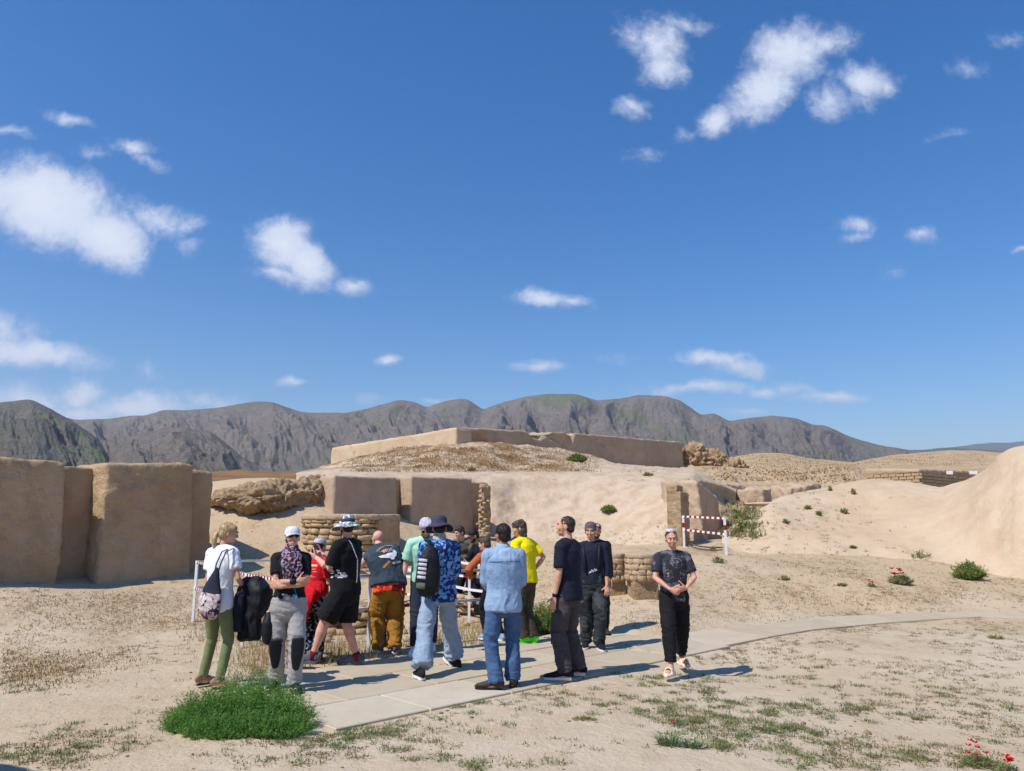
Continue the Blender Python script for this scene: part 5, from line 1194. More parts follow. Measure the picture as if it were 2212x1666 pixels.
# 3 youngster in red
p = Person('youngster in red T-shirt and skullcap, red jacket tied round the waist', [(684,1434),(664,1430)], 1170, 152, lean=3, head=(4,6,0), bulk=.9, headk=1.06, footyaw=(150,170), brow=M['hair_brown'],
  R=dict(to=(.14,.27,1.10), hint=(.5,-1,-.4), dir=(-.2,1,.2), palm=(-1,0,.2)), L=dict(to=(.10,.26,1.12), hint=(.5,-1,-.4)))
p.body(); p.top('t_shirt', M['red'], hem=.88, ease=.024, sleeve=.72, sr=.074, seed=31)
p.trousers('patterned_trousers', M['leafprint'], length=1.97, knee=.082, ankle=.080, thigh=.10, seed=32, amp=.010)
p.shoes(M['black'], M['rubber'], L=.25); p.hair(M['hair_brown'], 'crop'); p.skullcap(M['capknit'])
b0_ = p.pel + p.pu*.10
p.cloth('tied_jacket', [loft([b0_ + UP*.02, b0_ - UP*.03], [(.175*p.k,.140*p.k),(.185*p.k,.150*p.k)], p.r, 20),
   loft([b0_ - p.f*.11 - p.r*.04, b0_ - p.f*.16 - UP*.12 - p.r*.06, b0_ - p.f*.18 - UP*.26 - p.r*.08, b0_ - p.f*.18 - UP*.36 - p.r*.10], [(.15,.05),(.165,.05),(.15,.04),(.12,.03)], p.r, 18, 'round','flat'),
   loft([b0_ - p.r*.15 - p.f*.05, b0_ - p.r*.21 - p.f*.08 - UP*.03, b0_ - p.r*.26 - p.f*.09 - UP*.06], [(.04,.03),(.045,.03),(.05,.02)], p.f, 12)], M['red'], amp=.018, fs=(9,9,4), seed=5, vox=.0095)
o_ = p.chest + p.cu*.02; p.decal('shirt_print', 't_shirt', rects2d([(0,.095,.17,.022)]+[(random.Random(i).uniform(-.07,.07), .05-.016*i, random.Random(i+9).uniform(.03,.07), .006) for i in range(9)]), o_, p.r, p.cu, M['patchedge'], p.f)
PE[3] = p

# 4 big man in black with a camouflage sun hat
p = Person('big bearded man in black T-shirt, shorts and camouflage sun hat, striding left', [(766,1438),(668,1444)], 1.80, -104, lean=2, shift=(0,-.15), hipz=.925, head=(-38,4,0), bulk=1.08, belly=.06, footyaw=(-95,-92), lift=((0,0),(.045,0)), skin=M['skin_pink'], brow=M['hair_dark'], twist=-8,
  R=dict(to=(.06,.36,1.30), hint=(.5,-.3,-1), dir=(-.3,1,.2), palm=(-1,0,.3), curl=.8), L=dict(to=(.14,.34,1.27), hint=(.35,-.5,-1), dir=(-.2,1,.3), palm=(-1,0,.4), curl=.8))
p.body(); p.top('t_shirt', M['black'], hem=.86, ease=.024, sleeve=.82, sr=.080, seed=41, flare=.004)
p.trousers('shorts', M['black'], length=.92, ease=.014, thigh=.108, seed=42, flare=.008)
for i in (0,1):
    kn, an = p.kn[i], p.an[i]; p.part('sock', pm([loft([an - UP*.03, an.lerp(kn,.10), an.lerp(kn,.16)], [(.048,.052),(.045,.049),(.044,.048)], p.r, 14, 'flat','flat')]), M['darkred'])
p.shoes(M['greyshoe'], M['greyshoe'], L=.31, W=1.15, sole=.03); p.hair(M['hair_dark'], 'crop'); p.beard(M['hair_dark'])
p.lathe_hat('sun_hat', [(.088,.040),(.125,.022),(.160,-.010),(.186,-.022),(.188,-.016),(.162,-.002),(.126,.030),(.092,.050),(.088,.085),(.082,.125),(.070,.140),(.03,.148),(.004,.149)], M['camo_grey'], -4, wave=.03)
p.part('hat_band', pm([(lambda V,F:(V,F))(*loft([p.hp_(0,-.012,.052), p.hp_(0,-.012,.094)], [(.0905*p.hk,.103*p.hk),(.0895*p.hk,.102*p.hk)], p.hs, 30, 'flat','flat'))]), M['sunhat'])
o_ = p.waist + p.pu*.03 ; rg = random.Random(4); p.decal('shirt_print', 't_shirt', rects2d([(rg.uniform(-.10,.10), rg.uniform(-.05,.05), rg.uniform(.02,.06), rg.uniform(.006,.014)) for _ in range(26)]), o_ + p.f*.04, p.f, UP, M['printwhite'], p.r)
# camera strap over the back
p.part('strap', pm([loft([p.nb - p.f*.03 - p.r*.07 + UP*.02, p.nb - p.f*.11 - p.r*.10 - UP*.06, p.chest - p.f*.19 - p.r*.10, p.waist - p.f*.19 - p.r*.10, p.pel - p.f*.19 - p.r*.12 + UP*.06], [(.012,.004)]*5, p.r, 8)]), M['capknit'])
pho = (p.ha[0] + p.ha[1]) / 2 + p.f*.09 + UP*.05
me = pm([prism([(-.04,-.006),(.04,-.006),(.04,.006),(-.04,.006)], -.075, .075)]); o = link('phone', me, M['lens'], label='black phone held up by the big man in the camouflage sun hat', cat='phone'); o.location = pho; o.rotation_euler = (.2, 0, math.radians(80))
PE[4] = p

# 5 man in denim vest leaning over the fence
p = Person('bald man in dark denim vest and mustard trousers bending over the fence', [(852,1413),(818,1411)], 1.74, 202, lean=36, side=-16, hipz=.90, shift=(0,-.04), head=(0,20,0), bulk=1.06, belly=.03, footyaw=(190,215), skin=M['skin_pink'], face=True,
  R=dict(to=(.16,.62,1.02), hint=(.8,-.2,-.6), dir=(-.2,1,0), palm=(0,0,-1)), L=dict(to=(.22,.46,1.02), hint=(1,-.2,-.2), dir=(-.3,1,0), palm=(0,0,-1)))
p.body(); p.top('undershirt', M['tiedye'], hem=.83, ease=.040, sleeve=0, seed=51, flare=.01)
p.top('denim_vest', M['denim_dark'], hem=.93, ease=.058, sleeve=0, collar=.05, seed=52, amp=.010, flare=.020)
p.trousers('trousers', M['mustard'], waist=1.02, length=1.98, ease=.012, knee=.098, ankle=.084, thigh=.108, seed=53, amp=.014)
p.shoes(M['greyshoe'], M['whiterub'], L=.28)
bo_ = p.chest + p.cu*.03 - p.cf*.3; X_ = p.cr; Y_ = p.cu; ray = p.cf
arc = [(math.cos(math.radians(a))*.145, math.sin(math.radians(a))*.11+.02) for a in range(150,25,-10)] + [(math.cos(math.radians(a))*.105, math.sin(math.radians(a))*.072+.02) for a in range(30,155,10)]
def bigger(pts, s_): 
    cx_ = sum(q[0] for q in pts)/len(pts); cy_ = sum(q[1] for q in pts)/len(pts); return [(cx_+(q[0]-cx_)*s_, cy_+(q[1]-cy_)*s_) for q in pts]
p.decal('patch_edge', 'denim_vest', poly2d(bigger(arc,1.06)), bo_, X_, Y_, M['patchedge'], ray, .004); p.decal('top_patch', 'denim_vest', poly2d(arc), bo_, X_, Y_, M['brownshoe'], ray, .006)
t_ = text2d('HARLEY OWNERS', .030)
for v in t_.vertices:
    a = math.radians(90) - v.co.x/.128; rr_ = 1 + v.co.y/.10; v.co.x, v.co.y = math.cos(a)*.126*rr_, math.sin(a)*.091*rr_+.02
p.decal('patch_lettering', 'denim_vest', t_, bo_, X_, Y_, M['patchedge'], ray, .008)
wing = [(-.145,.0),(-.10,-.005),(-.05,-.012),(0,-.005),(.05,-.012),(.085,.03),(.105,.035),(.125,-.01),(.10,-.06),(.06,-.085),(.045,-.105),(.01,-.10),(-.01,-.075),(-.07,-.055),(-.12,-.035)]
p.decal('eagle_patch_edge', 'denim_vest', poly2d(bigger(wing,1.10)), bo_ - Y_*.015, X_, Y_, M['navyjean'], ray, .005); p.decal('eagle_patch', 'denim_vest', poly2d(wing), bo_ - Y_*.015, X_, Y_, M['printwhite'], ray, .008)
p.decal('orange_wing', 'denim_vest', poly2d([(-.10,.045),(-.04,.06),(.0,.05),(-.02,.02),(-.05,.0),(-.07,.025)]), bo_, X_, Y_, M['patchorange'], ray, .009)
p.decal('block_letters', 'denim_vest', text2d('HOG', .07), bo_ + Y_*.022 + X_*.015, X_, Y_, M['silver'], ray, .010)
ca, sa = math.cos(.45), math.sin(.45)
p.decal('small_patch', 'denim_vest', rect2d(.12,.032), bo_ - Y_*.155 - X_*.075, X_*ca+Y_*sa, Y_*ca-X_*sa, M['patchorange'], ray, .006)
p.decal('russia_patch', 'denim_vest', rect2d(.155,.042), bo_ - Y_*.165 + X_*.075, X_*.99+Y_*.12, Y_*.99-X_*.12, M['navyjean'], ray, .005)
p.decal('lettering', 'denim_vest', text2d('RUSSIA', .044), bo_ - Y_*.165 + X_*.075, X_*.99+Y_*.12, Y_*.99-X_*.12, M['printwhite'], ray, .009)
PE[5] = p

# 6 man in mint T-shirt facing us
p = Person('man in mint green T-shirt and pale skullcap behind the blue jacket', [(896,1417),(932,1405)], 1.80, 4, lean=14, shift=(0,-.05), head=(2,34,0), footyaw=(-10,10), brow=M['hair_dark'], bulk=.98,
  R=dict(to=(.30,.12,.86), hint=(.6,-1,0)), L=dict(to=(.26,.20,.90), hint=(.6,-1,0)))
p.body(); p.top('t_shirt', M['mint'], hem=.86, ease=.03, sleeve=.80, sr=.084, seed=61)
p.trousers('jeans', M['navyjean'], length=1.95, knee=.076, ankle=.07, seed=62); p.shoes(M['white'], M['whiterub'])
p.hair(M['hair_dark'], 'crop'); p.beard(M['hair_dark']); p.skullcap(M['capknit'], -10)
hk = p.hk; me = remeshed(pm([ell(p.hp_(x,.094,.014), (.026*hk,.012*hk,.017*hk), 6, rotv=Matrix((p.hs,p.hf,p.hu)).transposed()) for x in (.033,-.033)]), .004, 1); p.part('sunglasses', me, M['lens'])
PE[6] = p

# 7 walker in blue printed jacket
p = Person('walker in blue block-print jacket, dark sun hat and pale wide jeans, seen from behind', [(978,1441),(908,1469)], 1.77, 192, lean=1, head=(0,8,0), footyaw=(225,205), lift=((.05,26),(0,0)), bulk=.92,
  R=dict(to=(.14,.24,.98), hint=(.35,-1,-.3), dir=(-.3,1,0)), L=dict(to=(.12,.25,1.0), hint=(.35,-1,-.3)))
p.body(); p.top('jacket', M['camo_blue'], hem=.80, ease=.036, sleeve=1.9, sr=.080, seed=71, amp=.012, flare=.012, collar=.02, cuff=.06)
k = p.k
p.cloth('hood', [loft([p.nb - p.cf*.05 - UP*.05, p.nb - p.cf*.11 - UP*.09, p.nb - p.cf*.13 - UP*.15], [(.13,.06),(.125,.055),(.07,.04)], p.cr, 16)], M['camo_blue'], amp=.012, seed=72)
p.cloth('collar', [loft([p.nb - UP*.03, p.nb + UP*.02, p.neck1 - UP*.01], [(.095,.085),(.083,.078),(.074,.072)], p.cr, 16)], M['check'], amp=.004, seed=73, vox=.008)
p.trousers('jeans', M['denim_pale'], length=2.03, ease=.012, knee=.094, ankle=.108, thigh=.098, seed=74, amp=.010)
p.shoe(0, M['blackshoe'], M['whiterub'], L=.29); p.shoe(1, M['blackshoe'], M['whiterub'], L=.29); p.hair(M['hair_dark'], 'short')
p.lathe_hat('sun_hat', [(.090,.035),(.13,.016),(.165,-.012),(.167,-.006),(.132,.024),(.094,.046),(.096,.08),(.092,.115),(.076,.138),(.04,.148),(.005,.149)], M['sunhat'], -6, wave=.06)
PE[7] = p
# backpack on his left shoulder
ko = p.chest - p.f*.20 - p.r*.14 - UP*.06
bp = empty('backpack', ko, label='black backpack with silver reflective bands on the walker in the blue jacket', cat='backpack')
q_ = lambda a,b_,c: ko + p.r*a + p.f*b_ + UP*c
me = thing_mesh('shell', [loft([q_(-.02,0,-.26), q_(-.02,-.02,-.20), q_(-.01,-.03,-.05), q_(.0,-.02,.10), q_(.02,.01,.19)], [(.12,.085),(.140,.10),(.138,.10),(.115,.085),(.07,.055)], p.r, 22, power=2.8)], None, ko, amp=.004); sh_ = link('shell', me, M['black2'], parent=bp)
for j in range(5):
    z = .085 - j*.048; me = thing_mesh('band', [loft([q_(-.125+j*-.004, -.095+j*-.001, z), q_(-.085-j*.004, -.122, z-.004), q_(-.04-j*.004, -.128, z-.010)], [(.017,.006)]*3, UP, 8, power=4)], None, ko, amp=0, vox=0); link('band', me, M['silver'], parent=bp)
me = thing_mesh('side_panel', [loft([q_(-.145,-.075,-.20), q_(-.11,-.115,-.205), q_(-.06,-.128,-.21)], [(.035,.008)]*3, UP, 8, power=4)], None, ko, amp=0, vox=0); link('side_panel', me, M['greenpanel'], parent=bp)
me = pm([loft([q_(.0,-.06,.18), q_(-.0,.06,.30), q_(-.02,.20,.305), q_(-.04,.29,.16)], [(.028,.006)]*4, p.r, 8)]); vset(me, vget(me)-np.array(ko)); link('strap', me, M['black2'], parent=bp)

# 8 man in grey-green top leaning on the rail
p = Person('man in grey-green long sleeved top leaning with both forearms on the white rail', [(985,1330),(1012,1329)], 1.78, -22, lean=36, shift=(0,-.22), hipz=.90, head=(-28,16,0), footyaw=(-20,10), brow=M['hair_brown'], skin=M['skin'],
  R=dict(to=(.06,.40,1.08), hint=(1,-.2,-.6), dir=(-.5,.6,-.5)), L=dict(to=(-.02,.38,1.08), hint=(1,-.2,-.6), dir=(-1,.3,0)))
p.body(); p.top('sweater', M['sage'], hem=.88, ease=.024, sleeve=1.88, sr=.070, seed=81, collar=.0); p.trousers('trousers', M['black'], length=1.95, knee=.08, ankle=.075, seed=82)
p.shoes(M['blackshoe'], M['rubber']); p.hair(M['hair_brown'], 'short'); PE[8] = p
# 9 man in dark cap
p = Person('man in dark baseball cap and dark clothes leaning on the fence', [(1032,1338),(1058,1340)], 1.72, -62, lean=34, shift=(0,-.10), hipz=.89, head=(-10,20,0), brow=M['hair_dark'], skin=M['skin_tan'],
  R=dict(to=(.10,.46,1.05), hint=(1,-.2,-.6)), L=dict(to=(.10,.46,1.03), hint=(1,-.2,-.6)))
p.body(); p.top('jacket', M['black2'], hem=.86, ease=.03, sleeve=1.9, sr=.078, seed=91); p.trousers('trousers', M['black'], length=1.95, knee=.085, ankle=.08, seed=92); p.shoes(M['blackshoe'], M['rubber'])
p.hair(M['hair_dark'], 'crop'); p.beard(M['hair_dark']); p.cap(M['black2']); PE[9] = p
# 10 orange sleeve
p = Person('brown haired person in an orange-brown top bending at the fence', [(1078,1386),(1052,1384)], 1.62, 216, lean=34, hipz=.88, shift=(0,-.06), head=(30,10,0), footyaw=(225,230), brow=M['hair_brown'],
  R=dict(to=(.16,.40,.98), hint=(1,-.2,-.4)), L=dict(to=(.24,.36,.98), hint=(1,-.2,-.4), dir=(-.3,1,0)))
p.body(); p.top('top', M['orange'], hem=.88, ease=.024, sleeve=1.85, sr=.068, seed=101); p.trousers('trousers', M['black'], length=1.93, seed=102); p.shoes(M['denim_light'], M['whiterub']); p.hair(M['hair_grey'], 'short'); PE[10] = p

# 11 denim jacket
p = Person('black haired man in light blue denim jacket and jeans', [(1108,1484),(1066,1492)], 1137, 190, lean=2, head=(22,-3,0), footyaw=(175,262), bulk=.94, skin=M['skin_tan'],
  R=dict(to=(.10,.26,1.06), hint=(.5,-.9,-.4)), L=dict(to=(.08,.28,1.02), hint=(.6,-.8,-.4)))
p.body(); p.top('denim_jacket', M['denim_light'], hem=.82, ease=.036, sleeve=1.9, sr=.082, seed=111, amp=.012, flare=.006, collar=.045, fs=(6,6,3))
p.trousers('jeans', M['denim_mid'], length=1.99, ease=.008, knee=.076, ankle=.078, thigh=.096, seed=112, amp=.009)
p.shoes(M['brownshoe'], M['rubber'], L=.295, collar=.05); p.hair(M['hair_black'], 'short', 1.03)
p.decal('yoke_seam', 'denim_jacket', rects2d([(0,0,.34,.008)]), p.chest + p.cu*.085 - p.cf*.3, p.cr, p.cu, M['denim_mid'], p.cf, .007); PE[11] = p
# 12 yellow shirt
p = Person('long haired man in yellow T-shirt and green clogs, hand on hip', [(1146,1391),(1128,1392)], 1.76, -128, lean=10, shift=(0,-.0), head=(38,8,0), footyaw=(-100,-90), skin=M['skin'], brow=M['hair_brown'],
  R=dict(to=(.175,.0,1.02), hint=(1,-.9,.1), dir=(-.6,.9,-.1), palm=(-1,0,0)), L=dict(to=(.18,.22,1.05), hint=(.6,-1,-.3)))
p.body(); p.top('t_shirt', M['yellow'], hem=.86, ease=.026, sleeve=.72, sr=.080, seed=121); p.trousers('trousers', M['darkolive'], length=1.96, knee=.082, ankle=.074, seed=122)
p.shoes(M['croc'], M['croc'], L=.285, W=1.15, collar=0, name='clog'); p.hair(M['hair_grey'], 'long'); p.skullcap(M['capdark'], -14, .06)
p.decal('shirt_print', 't_shirt', rects2d([(random.Random(i).uniform(-.05,.05), .02-.02*i, .05, .007) for i in range(5)]), p.chest - p.cu*.06 - p.r*.3, p.f, UP, M['printwhite'], p.r, .004); PE[12] = p
# 13 navy T
p = Person('man in plain navy T-shirt and grey cargo trousers with short hair, looking left', [(1246,1461),(1216,1471)], 1119, 238, lean=1, head=(20,-2,0), footyaw=(262,264), skin=M['skin'], brow=M['hair_dark'], bulk=.90,
  R=dict(to=(.22,.10,.86), hint=(.5,-1,0)), L=dict(to=(.235,.07,.80), hint=(.5,-1,0)))
p.body(); p.top('t_shirt', M['navy'], hem=.83, ease=.030, sleeve=.78, sr=.074, seed=131, flare=.014); p.trousers('cargo_trousers', M['charcoal'], length=1.97, ease=.008, knee=.080, ankle=.072, thigh=.094, seed=132, amp=.012)
for i in (1,):
    h, kn, an = p.hip[i], p.kn[i], p.an[i]; out = -p.r
    for j, (a, b_, c) in enumerate(((h, kn, .62), (kn, an, .12), (kn, an, .58))):
        c0 = a.lerp(b_, c); p.part('cargo_pocket', remeshed(pm([loft([c0 + out*(.074 if j<2 else .062) - UP*.07, c0 + out*.078*(1 if j<2 else .85) + UP*.06], [(.062,.026)]*2, p.f, 12, 'flat','flat', power=4)]), .008, 2), M['charcoal'])
p.shoes(M['blackshoe'], M['whiterub'], L=.30); p.hair(M['hair_brown'], 'crop')
for i in (0,1):
    c0 = p.gr[i]; sd = Vector((p.ff[i].y,-p.ff[i].x,0)); p.part('shoe_stripe', remeshed(pm([loft([c0 + p.ff[i]*.02 - sd*(-.046) + UP*.05, c0 + p.ff[i]*.05 - sd*(-.050) + UP*.075], [(.012,.006)]*2, p.ff[i], 8), loft([c0 + p.ff[i]*.06 - sd*(-.046) + UP*.045, c0 + p.ff[i]*.08 - sd*(-.046) + UP*.07], [(.010,.006)]*2, p.ff[i], 8)]), .005, 1), M['whiterub'])
me = pm([loft([p.ha[1]-p.hd[1]*.03, p.ha[1]-p.hd[1]*.015], [(.031,.026)]*2, p.cf, 14)]); p.part('watch', me, M['leather']); PE[13] = p
# 14 beanie
p = Person('man in grey-brown beanie and dark long sleeved top facing us, beside the navy T-shirt', [(1266,1401),(1296,1406)], 1133, -4, lean=1, head=(-8,4,0), footyaw=(-15,12), skin=M['skin'], brow=M['hair_brown'],
  R=dict(to=(.23,.06,.84), hint=(.5,-1,0)), L=dict(to=(.215,.10,.86), hint=(.5,-1,0), palm=(-.3,-1,0)))
p.body(); p.top('dark_top', M['navy'], hem=.90, ease=.024, sleeve=1.5, sr=.072, seed=141); p.trousers('work_trousers', pattern('worn_grey_black_canvas', [S(46,50,54), S(66,72,74), S(34,36,42)], 5, 'n'), length=1.97, ease=.010, knee=.080, ankle=.078, thigh=.096, seed=142, amp=.011)
p.shoes(M['blackshoe'], M['whiterub'], L=.275); p.beanie(M['greyknit'])
p.decal('white_print', 'dark_top', rects2d([(-.045+.022*i, (i%2)*.012, .016, .016) for i in range(5)]+[(0,-.012,.14,.006)]), p.waist + UP*.03 + p.f*.3 - p.r*.02, -p.r*.93+UP*.3, UP, M['printwhite'], -p.f, .004)
p.part('braces', pm([loft([p.nb + p.r*.11*sg - UP*.03 - p.f*.02, p.nb + p.r*.115*sg - UP*.06 + p.f*.10, p.chest + p.r*.10*sg + p.f*.155, p.waist + p.r*.09*sg + p.f*.14], [(.016,.005)]*4, p.r, 8) for sg in (1,-1)]), M['black2']); PE[14] = p
# 15 behind
p = Person('person in maroon patterned skullcap, mostly hidden behind the beanie man', [(1274,1374),(1308,1372)], 1.70, 10, lean=2, head=(-10,4,0), skin=M['skin_tan'], brow=M['hair_dark'])
p.body(vox=.009); p.top('jacket', M['black2'], hem=.84, ease=.03, sleeve=1.9, sr=.076, seed=151); p.trousers('trousers', M['black'], length=1.95, seed=152); p.shoes(M['brownshoe'], M['rubber']); p.hair(M['hair_dark'], 'crop'); p.beard(M['hair_dark']); p.skullcap(M['capred'], -8); PE[15] = p
# 16 right-hand man
p = Person('man in dark emblem-print T-shirt and cream sandals standing alone at the path edge', [(1449,1461),(1474,1440)], 1148, 2, lean=0, shift=(0,0), head=(-6,6,4), footyaw=(-28,12), skin=M['skin'], brow=M['hair_brown'], bulk=.98,
  R=dict(to=(.105,.25,1.03), hint=(1,-.55,-.35), dir=(-.8,.3,-.35), palm=(-.2,-1,.3), curl=.9), L=dict(to=(.095,.26,1.045), hint=(1,-.55,-.35), dir=(-.9,.25,-.1), palm=(-.2,-1,.3), curl=.9))
p.body(vox=.006); p.top('t_shirt', M['teeprint'], hem=.85, ease=.018, sleeve=.72, sr=.072, seed=161, amp=.005); p.trousers('track_trousers', M['black'], length=1.90, ease=.014, knee=.080, ankle=.062, thigh=.104, seed=162)
for i in (0,1):
    c0 = p.gr[i]; ff = p.ff[i]; sd = Vector((ff.y,-ff.x,0)); k = p.k; heel = c0 - ff*.10*k
    st = [(0,.036),(.3,.040),(.65,.055),(.9,.050),(1,.03)]; V, F = loft([heel + ff*.275*t*k + UP*.028 for t,_ in st], [(w*k,.024) for _,w in st], sd, 14, power=3); o = p.part('sandal', remeshed(pm([(V,F), loft([c0 + ff*.07*k - sd*.052 + UP*.03, c0 + ff*.055*k - sd*.035 + UP*.088, c0 + ff*.055*k + UP*.105, c0 + ff*.055*k + sd*.035 + UP*.088, c0 + ff*.07*k + sd*.052 + UP*.03], [(.045,.012)]*5, ff, 10)]), .006, 2), M['sandal'])
p.hair(M['hair_brown'], 'crop'); p.lathe_hat('skullcap', [(.050,.100),(.064,.098),(.064,.108),(.056,.122),(.038,.133),(.006,.137)], M['capknit'], 0, off=(0, -.030, .004))
ct = p.chest + p.cf*.3
for (x, y, r_, sx) in ((0.02,.075,.060,1.15),(-.085,-.06,.062,.75),(.10,-.07,.068,.75),(.0,-.20,.05,1.0)):
    p.decal('emblem_edge', 't_shirt', disc2d(r_, 22, sx), ct - p.cr*x + p.cu*y, -p.cr, p.cu, M['printgrey'], -p.cf, .0025); p.decal('emblem', 't_shirt', disc2d(r_*.86, 22, sx), ct - p.cr*x + p.cu*y, -p.cr, p.cu, M['teeprint'], -p.cf, .004)
    p.decal('emblem_figure', 't_shirt', poly2d([(-.3*r_,-.5*r_),(.35*r_,-.6*r_),(.15*r_,-.1*r_),(.45*r_,.3*r_),(0,.62*r_),(-.4*r_,.25*r_),(-.1*r_,-.05*r_)]), ct - p.cr*x + p.cu*y, -p.cr, p.cu, M['printgrey'], -p.cf, .0055)
PE[16] = p
# ------------------------------------------------------------------ fences
M['whitepaint'] = plain('chipped_white_paint', S(222,222,220), .5, .05, 30, .2); M['redpaint'] = plain('red_paint', S(150,28,38), .55, .1, 30)
M['rust'] = plain('dull_dark_metal', S(92,80,66), .7, .2, 20, .3)
def barb(a, b_, w, h=None):
    a = Vector(a); b_ = Vector(b_); h = h or w; d = (b_ - a).normalized(); s = d.cross(UP); s = s.normalized() if s.length > .1 else Vector((1, 0, 0)); u = s.cross(d)
    V = [p + s * (x * w / 2) + u * (y * h / 2) for p in (a, b_) for x, y in ((-1, -1), (1, -1), (1, 1), (-1, 1))]
    return V, [[3, 2, 1, 0], [4, 5, 6, 7], [0, 1, 5, 4], [1, 2, 6, 5], [2, 3, 7, 6], [3, 0, 4, 7]]
def fence_obj(name, label, posts, rails, stripes, w=.042, hgt=1.03):
    o0 = posts[0]; e = empty(name, tuple(o0), label=label, cat='fence' if 'fence' in name else 'barrier', kind='thing')
    for p in posts: mobj('post', *barb(p - UP * .15, p + UP * p_h(hgt), w), M['whitepaint'], e, smooth=False)
    for a, b_ in rails:
        d = (b_ - a).normalized(); mobj('rail', *barb(a - d * .024, b_ + d * .024, w * .95, w * .9), M['whitepaint'], e, smooth=False)
    for a, b_, on, off, ph in stripes:
        L = (b_ - a).length; d = (b_ - a).normalized(); t = ph; pr = []
        while t + on < L: pr.append(barb(a + d * t, a + d * (t + on), w * 1.06, w * 1.02)); t += on + off
        V, F = merged(pr); mobj('red_stripe', V, F, M['redpaint'], e, smooth=False, kind='stuff')
    return e
def p_h(h): return h
fA = G0(416, 1350, 0.0); fA.z = float(gz(fA.x, fA.y)[0]); 
def gp_(px, py): q = G0(px, py); q.z = float(gz(q.x, q.y)[0]); return q
fA = gp_(416, 1351); fB = gp_(603, 1438); fP = gp_(795, 1410); fC = gp_(1124, 1368); fQ = gp_(1013, 1351); fD = gp_(858, 1313); fM = fA.lerp(fD, .5); fN = gp_(522, 1401)
fM.z = float(gz(fM.x, fM.y)[0])
H1, H2 = 1.01, .57
def rr2(a, b_, z): return (a + UP * z, b_ + UP * z)
rails = [rr2(a, b_, z) for a, b_ in ((fA, fN), (fN, fB), (fB, fP), (fP, fC), (fC, fQ), (fQ, fD), (fD, fM), (fM, fA)) for z in (H1, H2)]
fence_obj('fence', 'white tube fence round the excavated brick base, rails striped red', [fA, fN, fB, fP, fC, fQ, fD, fM], rails,
          [(fA + UP * H1, fN + UP * H1, .06, .07, .1), (fA + UP * H2, fN + UP * H2, .06, .07, .1), (fN + UP * H1, fB + UP * H1, .06, .07, .1), (fP.lerp(fC, .0) + UP * H2, fP.lerp(fC, .5) + UP * H2, .16, .2, .12), (fB + UP * H2, fP + UP * H2, .16, .2, .1)])
def tape(a, b_, label, sag=.03):
    L = (b_ - a).length; n = int(L / .15); e = empty('barrier_tape', tuple(a), label=label, cat='tape', group='striped tapes strung on the fence', kind='thing')
    for cidx, mat in ((0, M['redpaint']), (1, M['whitepaint'])):
        pr = []
        for i in range(cidx, n, 2):
            t0, t1 = i / n, (i + 1) / n; z0 = -sag * 4 * t0 * (1 - t0); z1 = -sag * 4 * t1 * (1 - t1)
            pr.append(barb(a.lerp(b_, t0) + UP * z0, a.lerp(b_, t1) + UP * z1, .004, .055))
        V, F = merged(pr); mobj('red_band' if cidx == 0 else 'white_band', V, F, mat, e, smooth=False, kind='stuff')
tape(fD + UP * .70, fC + UP * .84, 'upper red and white tape strung behind the denim jacket')
tape(fD + UP * .20, fC + UP * .42, 'lower red and white tape strung behind the denim jacket')
bl_, br_ = P(1478, 1181, 20.0), P(1569, 1199, 18.7)
tl_, tr_ = P(1474, 1116, 20.0), P(1565, 1120, 18.7); tl_.x = bl_.x; tr_.x = br_.x; ml = bl_.lerp(tl_, .56); mr_ = br_.lerp(tr_, .56)
e = empty('barrier', tuple(bl_), label='white barrier frame with red bands standing in front of the rounded mud bastion', cat='barrier', kind='thing')
for a, b_ in ((bl_ - UP * .1, tl_), (br_ - UP * .1, tr_)): mobj('post', *barb(a, b_, .05), M['whitepaint'], e, smooth=False)
for a, b_ in ((tl_, tr_), (ml, mr_)):
    mobj('rail', *barb(a, b_, .05), M['whitepaint'], e, smooth=False); L = (b_ - a).length; d = (b_ - a).normalized(); t = .08; pr = []
    while t + .085 < L: pr.append(barb(a + d * t, a + d * (t + .085), .053, .053)); t += .18
    V, F = merged(pr); mobj('red_band', V, F, M['redpaint'], e, smooth=False, kind='stuff')
for a in (tl_ - UP * .28, tr_ - UP * .28): mobj('red_band', *barb(a, a + UP * .12, .053), M['redpaint'], e, smooth=False)
def gy(px, py, Y): q = P(px, py, Y); return q
me = pm([loft([gy(1486, 1181, 19.8), gy(1491, 1175, 19.8), gy(1510, 1180, 19.6), gy(1535, 1183, 19.4), gy(1560, 1183, 19.3)], [(.018, .018)] * 5, UP, 8), loft([gy(1489, 1179, 19.5), gy(1515, 1187, 19.2), gy(1545, 1189, 19.1), gy(1560, 1188, 19)], [(.016, .016)] * 4, UP, 8)])
bld('bent_pipe', me, M['rust'], tuple(gy(1500, 1183, 19.6)), label='bent rusty pipes lying on the sand under the barrier', cat='pipe')

